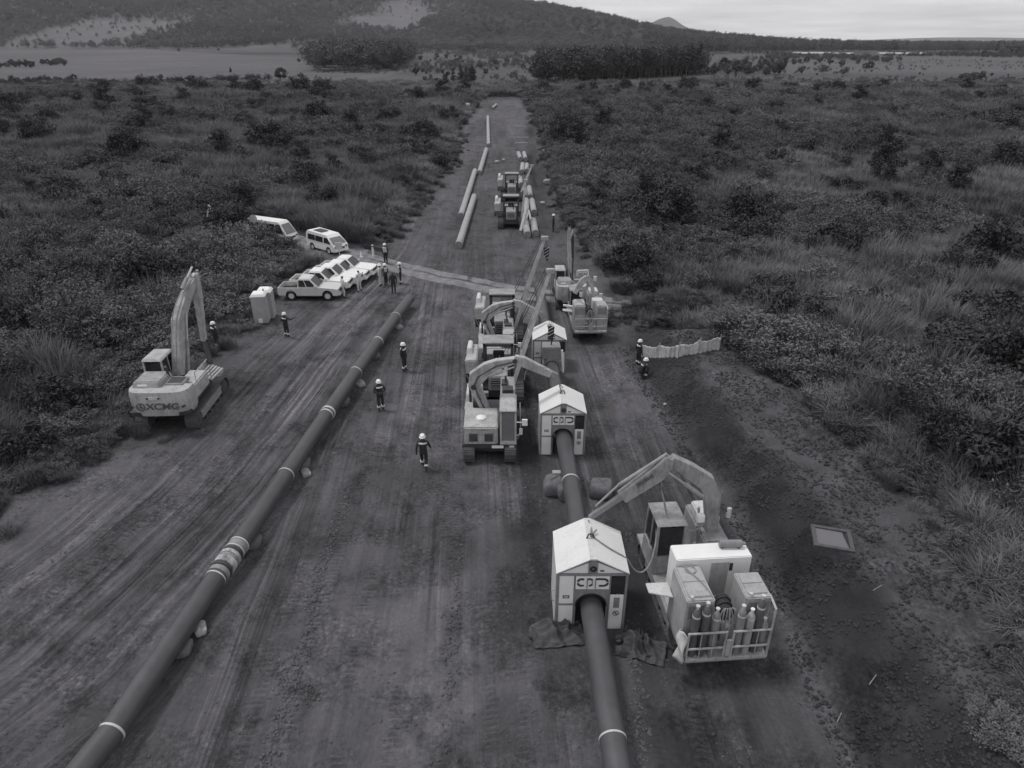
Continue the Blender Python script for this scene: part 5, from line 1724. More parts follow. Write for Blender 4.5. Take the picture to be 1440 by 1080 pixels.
# pale plastic sheet caught on the corner of the rack
nx = 12
U, V_ = np.meshgrid(np.linspace(0, 1, nx), np.linspace(0, 1, nx))
X = -.06 - .16 * np.sin(U * 3.1) * (1 - V_ * .3) - .1 * V_ + .05 * np.sin(V_ * 9 + U * 4); Y = -.12 + .5 * U + .06 * np.sin(V_ * 7); Z_ = 1.9 - 1.05 * V_ + .1 * np.sin(U * 5)
vv = np.array([tuple(Wc @ Vector((-1.2 + a, b, c_))) for a, b, c_ in zip(X.ravel(), Y.ravel(), Z_.ravel())])
ps = tag(link('plastic_sheet', quad_mesh('plastic_sheet', vv, grid_faces(nx, nx), [M['offwhite']], smooth=True)), 'pale crumpled plastic sheet hanging on the left corner of the bottle rack', 'plastic sheet')
sm = ps.modifiers.new('thickness', 'SOLIDIFY'); sm.thickness = .01

# the second carrier further back on the right
w2 = (4.92, 39.75, gz(4.9, 41.5) - .03)
wc2 = carrier('tracked carrier with two grey rear boxes parked far right by the crossing', w2, R(2.0), .83, whitebox=False)
wc2.scale = (.83,) * 3
yb = 42.6
P_ = [aty(832, 430, yb), aty(832, 412, yb), aty(835, 407, yb), aty(831, 393, yb), aty(827, 388, yb)]
boom_part(wc2, P_[:1] + [P_[1]], [.3, .3], [.35, .35], 'boom_mast', 'yellow', (0, 1, 0))
boom_part(wc2, [aty(834, 410, yb), aty(831, 396, yb), aty(825, 389, yb)], [.26] * 3, [.22, .28, .3], 'boom', 'yellow', (0, 1, 0))
boom_part(wc2, [aty(826, 390, yb), aty(820, 394, yb), aty(808, 412, yb)], [.3] * 3, [.3, .36, .3], 'stick', 'yellow', (0, 1, 0))
fr = MB()
for a, b in (((812, 381), (827, 380)), ((812, 381), (812, 388)), ((827, 380), (827, 387)), ((813, 383), (826, 383))):
    fr.tube([aty(*a, yb - .1), aty(*b, yb - .1)], .06, 8)
fr.build('light_frame', M['offwhite'], wc2, world=True)
for a, b in ((837, 392), (845, 416), (817, 414)):
    fr = MB().box(-.13, .13, -.1, .1, -.2, .2); o = fr.build('work_light', M['offwhite'], wc2, bev=.03); o.location = WM[wc2.name].inverted() @ aty(a, b, yb - .2)
MB().beam(aty(792, 429, 41.2), aty(805, 431, 41.2), .12, .10).build('side_arm', M['white'], wc2, world=True)
MB().tube([aty(843, 430, 43), aty(862, 440, 43), aty(868, 437, 43.2)], .05, 6).build('drooping_hose', M['dark'], wc2, world=True)


# ---- welding tractors facing the camera, cab on the right, knuckle boom over the pipe
def tractor(label, loc, sc_=1.0):
    t = thing('welding_tractor', label, 'tractor', loc, 0, 'tracked welding tractors facing the camera', sc_)
    for s_ in (-1, 1): track_unit(t, s_ * .92, -.25, 4.1, .5, .82, s_)
    MB().box(-.66, .66, .3, 3.6, .35, .78).build('undercarriage', M['dark'], t, bev=.02)
    d = MB().box(-1.22, 1.22, -.02, 4.3, .70, .90).build('deck', M['dark'], t, bev=.02)
    MB().box(.1, .62, -.045, -.022, .74, .87).build('number_plate', M['white'], d)
    MB().box(.88, 1.1, -.045, -.022, .76, .86).build('lamp', M['offwhite'], d)
    h_ = MB().hexa([(-1.14, .0, .90), (.38, .0, .90), (.38, 1.5, .90), (-1.14, 1.5, .90), (-1.14, .0, 1.78), (.38, .0, 1.78), (.38, 1.5, 1.98), (-1.14, 1.5, 1.98)]).build('engine_hood', M['yellow'], t, bev=.05)
    for x0 in (-.92, -.24):
        MB().box(x0, x0 + .42, -.02, -.004, 1.06, 1.50).build('louvre_frame', M['yellow2'], h_)
        lv = MB().box(x0 + .03, x0 + .39, -.028, -.019, 1.09, 1.47)
        for k in range(8): lv.hexa([(x0 + .03, -.05, 1.095 + .047 * k), (x0 + .39, -.05, 1.095 + .047 * k), (x0 + .39, -.026, 1.125 + .047 * k), (x0 + .03, -.026, 1.125 + .047 * k), (x0 + .03, -.05, 1.103 + .047 * k), (x0 + .39, -.05, 1.103 + .047 * k), (x0 + .39, -.026, 1.133 + .047 * k), (x0 + .03, -.026, 1.133 + .047 * k)])
        lv.build('louvre', M['dark'], h_)
    MB().box(-.50, -.16, -.012, -.003, 1.62, 1.68).build('worn_badge', M['shelter'], h_)
    dome = MB().lathe([(.24, 0), (.22, .06), (.14, .10), (.03, .12)], 18, (-.38, .72, 1.86)).build('dome_cover', M['white'], h_)
    cab_part(t, .46, 1.20, .0, 1.75, .90, 2.48, -1, 'yellow', .10)
    MB().box(-1.2, -.45, 1.6, 3.9, .90, 1.85).build('side_body', M['yellow'], t, bev=.05)
    MB().hexa([(-1.2, 2.4, 1.85), (-.4, 2.4, 1.85), (-.4, 3.8, 1.85), (-1.2, 3.8, 1.85), (-1.15, 2.5, 2.15), (-.45, 2.5, 2.15), (-.45, 3.7, 2.15), (-1.15, 3.7, 2.15)]).build('tank', M['offwhite'], t, bev=.04)
    MB().box(-.8, -.35, 1.65, 2.2, 1.86, 2.2).build('pump_box', M['dark'], t, bev=.03)
    MB().tube(smooth_path([(-.75, 2.0, 2.2), (-.6, 2.3, 2.45), (-.45, 2.1, 2.3), (-.3, 1.8, 2.1)]), .05, 8).build('hose', M['dark'], t)
    MB().box(.45, 1.15, 1.9, 4.1, .90, 2.3).build('engine_cover', M['yellow2'], t, bev=.05)
    MB().lathe([(.3, .9), (.3, 1.35), (.22, 1.5)], 16, (-.1, 1.9, 0)).build('boom_pedestal', M['yellow2'], t)
    n_ = (0, 1, 0)
    yb_ = 1.75

    def V(x, z, dy=0): return (x, yb_ + dy, z)
    boom_part(t, [V(-.08, 1.4), V(-.45, 2.35), V(-.70, 3.0)], [.36] * 3, [.36, .44, .50], 'boom_mast', 'yellow', n_, world=False)
    boom_part(t, [V(-.80, 2.9), V(-.62, 3.38), V(-.1, 3.86), V(.35, 4.06), V(1.15, 4.26)], [.34] * 5, [.42, .72, .56, .44, .26], 'boom', 'yellow', n_, world=False)
    boom_part(t, [V(1.10, 4.34), V(1.45, 4.20), V(2.75, 3.56)], [.28] * 3, [.30, .46, .30], 'stick', 'yellow', n_, world=False)
    MB().tube([V(1.13, 4.26, -.2), V(1.13, 4.26, .2)], .11, 12).tube([V(-.74, 2.98, -.24), V(-.74, 2.98, .24)], .12, 12).build('pivot_pin', M['dark'], t)
    for k in range(2):
        MB().tube([V(-.20 + .05 * k, 1.7, -.2), V(-.58 + .05 * k, 2.6, -.235), V(-.72 + .05 * k, 3.1, -.2), V(-.55 + .05 * k, 3.5, -.19), V(.3, 4.0 + .06 * k, -.19), V(1.1, 4.22 + .05 * k, -.19)], .014, 6).build('hydraulic_hose', M['dark'], t)
    MB().tube([(-.95, 2.3, 1.85), (-.95, 2.3, 2.7)], .06, 8).tube([(.7, 3.2, 2.3), (.7, 3.2, 2.75)], .05, 8).build('exhaust', M['dark'], t)
    MB().box(.55, 1.05, 2.2, 2.7, 2.3, 2.5).box(.5, .8, 3.0, 3.6, 2.3, 2.42).build('cooler_box', M['dark'], t, bev=.02)
    for x0 in (-1.1, -.75, -.4): MB().box(x0, x0 + .28, 2.7, 2.95, 1.86, 2.0 + .1 * (x0 > -.8)).build('battery_box', M['cyl_grey'], t, bev=.02)
    boom_part(t, [V(2.6, 3.68), V(2.98, 3.48), V(3.14, 3.1)], [.2] * 3, [.24, .26, .14], 'stick_head', 'shelter', n_, world=False)
    for a, b in ((V(-.3, 2.2, -.22), V(-.55, 3.25, -.22)), (V(-.05, 3.55, -.2), V(1.1, 4.0, -.2)), (V(1.3, 4.42), V(2.5, 3.9))):
        a, b = Vector(a), Vector(b); m_ = a.lerp(b, .55)
        o = MB().tube([a, m_], .07, 10).build('hydraulic_ram', M['yellow2'], t); MB().tube([m_, b], .04, 8).build('ram_rod', M['steel'], o)
    MB().tube([V(1.75, 4.0), V(1.6, 3.6), V(1.55, 3.25)], .02, 6).build('hanging_cable', M['rope'], t)
    mr = MB().tube([(1.2, .1, 2.0), (1.5, .15, 1.95)], .025, 6); mr.box(1.44, 1.68, .12, .2, 1.8, 2.1); mr.build('side_mirror', M['white'], t)
    rl = MB().tube([(1.25, .3, 1.0), (1.38, .3, 1.4), (1.36, 1.2, 2.4)], .025, 6); rl.build('hand_rail', M['yellow2'], t)
    return t


tr1 = tractor('tracked tractor with two square louvres facing the camera beside the middle shelter', (-1.0, 26.0, gz(-1, 27.5) - .03))
tr2 = copy_tree(tr1); tr2['label'] = 'tracked tractor with knuckle boom standing between the two sideboom machines'
tr2.location = (-.93, 35.6, gz(-1, 37) - .15); tr2.scale = (.88,) * 3
sl = thing('lifting_sling', 'chain sling between the middle shelter roof and its tractor boom', 'sling', (2.15, 27.7, 3))
MB().tube(smooth_path([(2.14, 27.75, 3.15), (2.2, 27.6, 2.9), (sh2.location.x, 27.4, 2.74)]), .03, 6).tube([(2.14, 27.75, 3.1), (sh2.location.x + .1, 28.1, 2.66)], .02, 6).build('chain', M['shelter'], sl, world=True)


# ---- sideboom pipelayers
def sideboom(label, loc, tip, base, sc_=1.0, group='sideboom pipelayers', block=True, rz=0):
    t = thing('sideboom', label, 'pipelayer', loc, rz, group, 1.0)
    for s_ in (-1, 1): track_unit(t, s_ * 1.05, -.1, 3.9, .56, 1.0, s_)
    MB().box(-.8, .8, .2, 3.5, .45, 1.0).build('undercarriage', M['dark'], t, bev=.02)
    h_ = MB().hexa([(-.5, .0, .95), (.5, .0, .95), (.5, 1.5, .95), (-.5, 1.5, .95), (-.47, .02, 1.75), (.47, .02, 1.75), (.5, 1.5, 1.9), (-.5, 1.5, 1.9)]).build('engine_hood', M['yellow2'], t, bev=.04)
    gr = MB().box(-.36, .36, -.02, -.004, 1.1, 1.62); gr.build('radiator_grille', M['dark'], h_)
    gb = MB()
    for k in range(4): gb.box(-.38, .38, -.04, -.022, 1.15 + .13 * k, 1.19 + .13 * k)
    gb.build('grille_bars', M['yellow2'], h_)
    MB().tube([(.25, .7, 1.85), (.25, .7, 2.5)], .05, 8).build('exhaust', M['dark'], h_)
    # roll-over frame
    mb = MB()
    for x_ in (-.72, .72):
        for y_ in (1.45, 2.75): mb.box(x_ - .07, x_ + .07, y_ - .07, y_ + .07, 1.0, 2.92)
    mb.box(-.79, .79, 1.38, 1.52, 2.80, 2.92); mb.box(-.79, .79, 2.68, 2.82, 2.80, 2.92)
    fr_ = mb.build('roll_frame', M['dark'], t, bev=.01)
    MB().box(-.82, .82, 1.42, 2.55, 2.925, 3.0).build('canopy', M['yellow2'], fr_, bev=.02)
    st = MB().box(-.3, .3, 2.1, 2.55, 1.3, 1.5); st.box(-.3, .3, 2.45, 2.6, 1.5, 2.1); st.build('seat', M['black'], t, bev=.04)
    lv = MB(); rg = random.Random(3)
    for k in range(6): lv.tube([(-.45 + .17 * k, 1.62, 1.6), (-.45 + .17 * k, 1.6, 2.1 + .1 * (k % 2))], .025, 6)
    lv.box(-.5, .5, 1.55, 1.75, 1.2, 1.75); lv.build('control_levers', M['cyl_grey'], t)
    MB().box(-.7, .7, 2.9, 3.7, .95, 1.7).build('winch', M['yellow2'], t, bev=.04)
    # folding counterweights on the left
    c_ = MB().hexa([(-1.62, .55, 1.15), (-1.05, .55, 1.15), (-1.05, 1.9, 1.15), (-1.62, 1.9, 1.15), (-1.70, .45, 2.45), (-1.08, .45, 2.45), (-1.02, 1.9, 2.75), (-1.5, 1.9, 2.75)]).build('counterweight', M['yellow'], t, bev=.05)
    MB().hexa([(-1.65, 1.0, 2.5), (-1.3, 1.0, 2.5), (-1.3, 1.9, 2.78), (-1.55, 1.9, 2.78), (-1.6, 1.1, 2.85), (-1.35, 1.1, 2.85), (-1.35, 1.8, 3.0), (-1.55, 1.8, 3.0)]).build('lifting_lug', M['offwhite'], c_, bev=.03)
    hp = MB().hexa([(-1.66, .505, 1.16), (-1.04, .505, 1.16), (-1.04, .54, 1.16), (-1.66, .54, 1.16), (-1.68, .46, 1.68), (-1.05, .46, 1.68), (-1.05, .53, 1.68), (-1.68, .53, 1.68)]).build('hazard_board', M['black'], c_)
    for k in range(4):
        x0 = -1.62 + .15 * k
        MB().beam((x0, .475, 1.62), (x0 + .20, .495, 1.20), .012, .06, up=(0, 1, 0)).build('hazard_stripe', M['white'], hp)
    MB().box(-1.15, -.5, .9, 1.6, 1.05, 1.35).build('counterweight_arm', M['dark'], t)
    # boom: two legs meeting at the head
    tip = Vector(tip); base = Vector(base)
    b2 = base + Vector((.05, 1.7, 0))
    for p in (base, b2):
        boom_part(t, [p, p.lerp(tip, .5), tip + (p - tip).normalized() * .05], [.15, .15, .12], [.20, .20, .15], 'boom_leg', 'yellow', Vector((0, 1, 0)), world=True)
    cr_ = MB()
    for f_ in (.25, .45, .65): cr_.beam(base.lerp(tip, f_), b2.lerp(tip, f_), .12, .12)
    cr_.build('boom_brace', M['yellow2'], t, world=True)
    hd = MB().box(-.22, .22, -.12, .12, -.12, .12).build('boom_head', M['yellow'], t, bev=.03)
    hd.location = WM[t.name].inverted() @ tip
    wn = Vector(loc) + Vector((.3, 3.2, 1.7))
    cb2 = MB()
    for k in range(2): cb2.tube([wn + Vector((.15 * k, 0, 0)), tip + Vector((-.25 + .12 * k, 0, .1))], .018, 5)
    cb2.build('luffing_cable', M['dark'], t, world=True)
    return t


def hook_block(label, top, z):
    """striped block hanging on falls of wire"""
    t = thing('hook_block', label, 'hook block', (top.x, top.y, z), 0, 'striped hook blocks under the sidebooms')
    ln = (top.z - z) / .8
    w_ = MB()
    for x_ in (-.12, 0, .12): w_.tube([(x_, 0, .25), (x_ * .6, 0, ln - .1)], .014, 5)
    w_.build('wire_falls', M['dark'], t)
    b = MB().hexa([(-.20, -.12, -.35), (.20, -.12, -.35), (.20, .12, -.35), (-.20, .12, -.35), (-.24, -.12, .35), (.24, -.12, .35), (.24, .12, .35), (-.24, .12, .35)]).build('block', M['black'], t, bev=.03)
    for k in range(3): MB().beam((-.20, -.13, -.30 + .24 * k), (.20, -.13, -.08 + .24 * k), .015, .09, up=(0, 1, 0)).build('stripe', M['white'], b)
    MB().tube(smooth_path([(0, 0, -.35), (0, 0, -.55), (.12, 0, -.66), (.14, 0, -.5)]), .045, 8).build('hook', M['dark'], t)
    t.scale = (.72, .72, .8)
    return t


sbA_loc = (-.72, 31.15, gz(-.7, 33) - .03)
tipA = aty(774, 381, 33.4)
sbA = sideboom('nearer sideboom pipelayer with striped counterweight behind the louvred tractor', sbA_loc, tipA, (-.02, 31.6, .85))
hook_block('striped hook block hanging over the farthest shelter roof', tipA + Vector((.12, 0, 0)), 3.35)
sbB_loc = (-.62, 39.2, gz(-.6, 41) - .1)
tipB = aty(766, 335, 40.6)
sbB = sideboom('second sideboom pipelayer standing behind the farther knuckle boom tractor', sbB_loc, tipB, (.15, 39.8, .85))
hook_block('striped hook block hanging high just below the second boom head', tipB + Vector((.12, 0, 0)), tipB.z - .85)
# roller cradle carrying the pipe in front of the last shelter
q = on_line(34.4)
cr = thing('pipe_cradle', 'box shaped roller cradle round the pipe before the farthest shelter', 'cradle', (q.x, 34.4, cz))
MB().ring((0, -.45, 0), (0, .45, 0), .52, .38, 24).build('cradle_ring', M['shelter'], cr)
MB().box(-.55, .45, -.42, .42, .42, 1.15).build('cradle_box', M['cyl_grey'], cr, bev=.04)
MB().tube([(-.05, 0, 1.15), (.02, -.3, 1.9), (.05, -.9, 2.0)], .04, 6).build('cradle_sling', M['dark'], cr)
MB().tube([(.52, -.3, .95), (.62, -.35, -.35)], .07, 8).build('side_arm', M['white'], cr)

C = at(722, 284, 0); D = at(720, 323, 0)
sbD = sideboom('nearer of the two small sidebooms far down the strip beside short pipes', (D.x - .1, D.y, gz(D.x, D.y)), aty(739.5, 254, 70), (D.x + .95, D.y + .6, .9))
sbC = sideboom('farther of the two small sidebooms far down the strip', (C.x - .2, C.y, gz(C.x, C.y)), aty(748, 233, 84), (C.x + .85, C.y + .6, .9))
# pale trestle standing in the pipe pairs
tl = [(aty(743, 296, 75), aty(739, 318, 72)), (aty(743, 296, 75), aty(747, 318, 72))]
mb = MB()
for a, b in tl: mb.beam(a, Vector((b.x, b.y, 0)), .22, .22)
tag(mb.build('trestle', M['palewood'], None), 'pale A-shaped trestle standing among the short pipe pairs', 'trestle')
p = at(737, 325, 0)
mb = MB().beam((p.x - .3, p.y, .0), (p.x + .25, p.y + .5, 2.2), .4, .25)
tag(mb.build('counterweight_slab', M['offwhite'], None, bev=.04), 'leaning pale slab beside the nearer far sideboom', 'slab')

# ---- excavator working beyond the crossing, its stick raised
ex2 = excavator('dusty excavator behind the parked carrier with its stick raised upright', (4.15, 47.3, gz(4.1, 47.3) - .35), R(0), lettering=False, bw=.6, stick_m='dark',
                boom=dict(boom=[(.0, .5, 1.75), (.05, .9, 3.2), (-.05, 1.2, 4.6), (-.1, 1.4, 5.9)], stick=[(.25, 1.2, 5.4), (.3, 1.4, 4.2), (.35, 1.6, 1.6)]))
ex2.scale = (.74, .85, .92)
MB().box(.1, .65, 1.2, 2.0, .9, 1.7).build('bucket', M['dark'], ex2, bev=.06)
MB().box(-.35, .3, -2.66, -2.55, 1.5, 1.85).build('rear_grille', M['dark'], ex2)
#--PART4--


# ------------------------------------------------------------------ parked vehicles
def wheel(root, x, y, r_, w_, side, m_='steel'):
    ty = MB().ring((x, y - w_ / 2, r_), (x, y + w_ / 2, r_), r_, r_ * .62, 22).build('wheel', M['black'], root, bev=.02)
    MB().tube([(x, y - w_ * .40, r_), (x, y + w_ * .42 * 1, r_)], r_ * .63, 16).build('rim', M['silver'], ty)
    return ty


def arch(cx, cz_, r_, n_=9):
    return [(cx + r_ * math.cos(R(180 - 180 * i / (n_ - 1))), cz_ + r_ * math.sin(R(180 - 180 * i / (n_ - 1)))) for i in range(n_)]


def pane_on(root, pts, m_='glass', name='window', th=.008):
    a = [Vector(p) for p in pts]
    nrm = (a[1] - a[0]).cross(a[2] - a[0]).normalized() * th
    return MB().hexa([p - nrm for p in a] + [p + nrm for p in a]).build(name, M[m_], root, smooth=0)


def pickup(label, loc, rz, m_, sc_):
    t = thing('pickup_truck', label, 'pickup', loc, rz, 'pickups parked in a slanting row', sc_)
    wr = .39
    xf, xr = 1.62, -1.48
    low = .42
    fr = [(2.50, low), (2.62, .55), (2.62, .86), (2.54, .98), (2.2, 1.04), (.95, 1.13), (-.92, 1.12), (-.92, low)] + [(xf - .46, low)] + arch(xf, low + .02, .46) + [(xf + .46, low)]
    MB().prism(fr, -.90, .90, 'y').build('body', M[m_], t, bev=.05)
    rr = [(-.93, 1.12), (-2.58, 1.12), (-2.62, .62), (-2.5, low), (xr - .46, low)] + arch(xr, low + .02, .46) + [(xr + .46, low), (-.93, low)]
    bd = MB()
    bd.prism(rr, -.90, -.82, 'y'); bd.prism(rr, .82, .90, 'y')
    bd.box(-2.60, -2.53, -.82, .82, .62, 1.10)
    b = bd.build('cargo_bed', M[m_], t, bev=.015)
    MB().box(-2.52, -.93, -.815, .815, .60, .70).build('bed_liner', M['dark'], b)
    MB().box(-2.5, -.95, -.815, .815, .70, .73).build('bed_floor', M['black'], b)
    x0, x1, x2, x3 = -.92, -.82, .18, .98
    cb_ = MB().hexa([(x0, -.86, 1.11), (x3, -.86, 1.11), (x3, .86, 1.11), (x0, .86, 1.11), (x1, -.70, 1.84), (x2, -.70, 1.84), (x2, .70, 1.84), (x1, .70, 1.84)])
    c_ = cb_.build('cab', M[m_], t, bev=.07)

    def side(s_, fx0, fx1, f0, f1):
        """side glass between two fractions of the cab length and height"""
        def P(u, v):
            xb = x0 + (x3 - x0) * u; xt = x1 + (x2 - x1) * u
            return (xb + (xt - xb) * v, s_ * (.862 - .16 * v + .006), 1.11 + .73 * v)
        return [P(fx0, f0), P(fx1, f0), P(fx1, f1), P(fx0, f1)]
    for s_ in (-1, 1):
        pane_on(c_, side(s_, .08, .42, .12, .84)); pane_on(c_, side(s_, .47, .88, .12, .84))
        MB().tube([(.62, s_ * .90, 1.18), (.68, s_ * 1.05, 1.22)], .03, 6).box(.60, .72, s_ * 1.04 - .09, s_ * 1.04 + .09, 1.16, 1.34).build('mirror', M[m_], t, bev=.02)
        MB().box(.0, .16, s_ * .905 - .012, s_ * .905 + .012, .98, 1.01).build('door_handle', M['cyl_grey'], t)
        MB().box(2.46, 2.63, s_ * .70 - .16, s_ * .70 + .16, .84, .98).build('headlight', M['lightglass'], t, bev=.03)
        for x_ in (xf, xr): wheel(t, x_, s_ * .80, wr, .24, s_)
        MB().box(-1.0, 1.0, s_ * .86 - .06, s_ * .86 + .06, .36, .42).build('side_step', M['dark'], t)
    pane_on(c_, [(x3 - .10 + .02, -.74, 1.19), (x3 - .10 + .02, .74, 1.19), (x2 + .10 + .0, .64, 1.78), (x2 + .10 + .0, -.64, 1.78)], 'skyglass', 'windscreen')
    pane_on(c_, [(x0 + .005, -.66, 1.25), (x0 + .005, .66, 1.25), (x1 - .02, .60, 1.70), (x1 - .02, -.60, 1.70)], 'glass', 'rear_window')
    MB().box(2.60, 2.66, -.48, .48, .72, .96).build('grille', M['dark'], t, bev=.02)
    MB().box(2.56, 2.72, -.86, .86, .44, .62).build('bumper', M[m_], t, bev=.04)
    MB().box(2.70, 2.735, -.24, .24, .5, .6).build('number_plate', M['offwhite'], t)
    MB().box(-2.4, 2.4, -.72, .72, .32, .44).build('chassis', M['black'], t)
    return t


PK = []
for i, (px, py, m_, lab) in enumerate(((439, 418, 'silver', 'silver pickup nearest the camera in the slanting parked row'), (454, 408, 'vwhite', 'white pickup parked directly behind the silver one'),
                                       (469, 401, 'vwhite', 'white pickup in the middle of the slanting parked row'), (480, 394, 'vwhite', 'mostly hidden white pickup fourth in the parked row'),
                                       (491, 388, 'vwhite', 'white pickup at the far end of the parked row'))):
    p = at(px, py)
    if i < 2:
        o = pickup(lab, (p.x, p.y, gz(p.x, p.y)), R((-1, -3)[i]), m_, .86)
        o.scale = (.86,) * 3
    else:
        o = copy_tree(PK[1]); o.location = (p.x, p.y, gz(p.x, p.y)); o['label'] = lab
        o.rotation_euler = (0, 0, R((-1, -3, -5, -7, -9)[i]))
    PK.append(o)


def van(label, loc, rz, L, Hh, name='van', cat='van', sc_=1.0):
    t = thing(name, label, cat, loc, rz, None, sc_)
    hl = L / 2; wr = .36; xf, xr = hl - .95, -hl + 1.0; low = .34
    W = .92
    prof = [(hl - .02, low), (hl + .02, .85), (hl - .12, 1.05), (hl - .95, Hh - .28), (hl - 1.25, Hh - .05), (-hl + .25, Hh), (-hl + .04, Hh - .2), (-hl, 1.0), (-hl + .02, low), (xr - .43, low)] + arch(xr, low + .02, .43) + [(xr + .43, low), (xf - .43, low)] + arch(xf, low + .02, .43) + [(xf + .43, low)]
    mb = MB(); n_ = len(prof)

    def wdt(z): return W if z < 1.05 else W - .13 * (z - 1.05) / (Hh - 1.05)
    vs = [(x, -wdt(z), z) for x, z in prof] + [(x, wdt(z), z) for x, z in prof]
    mb.add(vs, [tuple(range(n_))[::-1], tuple(range(n_, 2 * n_))] + [(i, (i + 1) % n_, n_ + (i + 1) % n_, n_ + i) for i in range(n_)])
    b = mb.build('body', M['vwhite'], t, bev=.05)
    z0, z1 = 1.12, Hh - .32
    for s_ in (-1, 1):
        def P(x, z): return (x, s_ * (wdt(z) + .004), z)
        nw = 3 if L > 5.5 else 2
        xs = np.linspace(-hl + .3, hl - 1.75, nw + 1)
        for a, c_ in zip(xs[:-1], xs[1:]):
            pane_on(t, [P(a + .05, z0), P(c_ - .05, z0), P(c_ - .05, z1), P(a + .05, z1)])
        pane_on(t, [P(hl - 1.62, z0), P(hl - .52, z0), P(hl - 1.02, z1 + .0), P(hl - 1.62, z1)])
        MB().tube([(hl - .6, s_ * .93, 1.2), (hl - .5, s_ * 1.08, 1.3)], .025, 6).box(hl - .58, hl - .46, s_ * 1.07 - .08, s_ * 1.07 + .08, 1.18, 1.45).build('mirror', M['dark'], t, bev=.02)
        MB().box(hl - .06, hl + .045, s_ * .68 - .15, s_ * .68 + .15, .74, .92).build('headlight', M['lightglass'], t, bev=.03)
        for x_ in (xf, xr): wheel(t, x_, s_ * .80, wr, .22, s_)
    a0 = Vector((hl - .16, 0, 1.10)); a1 = Vector((hl - .93, 0, Hh - .32))
    pane_on(t, [(a0.x + .02, -.80, a0.z + .03), (a0.x + .02, .80, a0.z + .03), (a1.x + .02, .70, a1.z), (a1.x + .02, -.70, a1.z)], 'lightglass', 'windscreen')
    MB().box(hl + .005, hl + .05, -.45, .45, .62, .80).build('grille', M['dark'], t, bev=.02)
    MB().box(hl - .05, hl + .10, -.90, .90, .34, .54).build('bumper', M['vwhite'], t, bev=.04)
    MB().box(-hl + .1, hl - .1, -.75, .75, .26, .36).build('chassis', M['black'], t)
    return t


p = at(461, 352)
v1 = van('white high-roofed van parked at the end of the dirt track', (p.x, p.y, gz(p.x, p.y)), R(-40), 4.75, 1.98)
MB().box(-1.5, -.1, -.45, .45, 1.99, 2.03).build('roof_vent', M['dark'], v1)
v1.scale = (.86,) * 3
p = at(384, 337)
v2 = van('white minibus with dark side windows half hidden in the bush', (p.x, p.y, gz(p.x, p.y)), R(-24), 6.2, 2.5, 'minibus', 'minibus')
v2.scale = (.8,) * 3


# ---- portable toilets
def toilet(label, x, y, rz, sc_):
    t = thing('portable_toilet', label, 'toilet', (x, y, gz(x, y)), rz, 'portable toilets by the bush', sc_)
    mb = MB().box(-.56, .56, -.56, .56, .1, 2.12)
    b = mb.build('cabin', M['toilet'], t, bev=.03)
    MB().box(-.6, .6, -.6, .6, 0, .1).build('skid_base', M['dark'], t, bev=.01)
    for s_, ax in ((-1, 0), (1, 0), (0, 1), (0, -1)):
        r_ = MB()
        for z_ in (.45, .95, 1.45, 1.9):
            if ax == 0: r_.box(s_ * .575 - .018, s_ * .575 + .018, -.5, .5, z_, z_ + .06)
            else: r_.box(-.5, .5, ax * .575 - .018, ax * .575 + .018, z_, z_ + .06)
        r_.build('side_rib', M['toilet'], b)
    MB().hexa([(-.62, -.62, 2.12), (.62, -.62, 2.12), (.62, .62, 2.12), (-.62, .62, 2.12), (-.45, -.5, 2.34), (.45, -.5, 2.34), (.45, .5, 2.34), (-.45, .5, 2.34)]).build('roof', M['white'], t, bev=.04)
    MB().tube([(.35, .35, 2.2), (.35, .35, 2.5)], .05, 8).build('vent_pipe', M['dark'], t)
    MB().box(-.42, .42, -.60, -.563, .18, 2.0).build('door', M['toilet'], t, bev=.01)
    d = MB().box(-.18, .14, -.615, -.601, .16, .50); d.build('white_notice', M['white'], t)
    t.scale = (sc_ * .95, sc_ * .9, sc_ * 1.06)
    return t


p = at(370, 453); q = at(375, 450)
toilet('nearer portable toilet with a white patch low on its side', p.x, p.y, .12, .86)
toilet('portable toilet standing just behind and right of another', q.x + .0, q.y + .5, .10, .86)


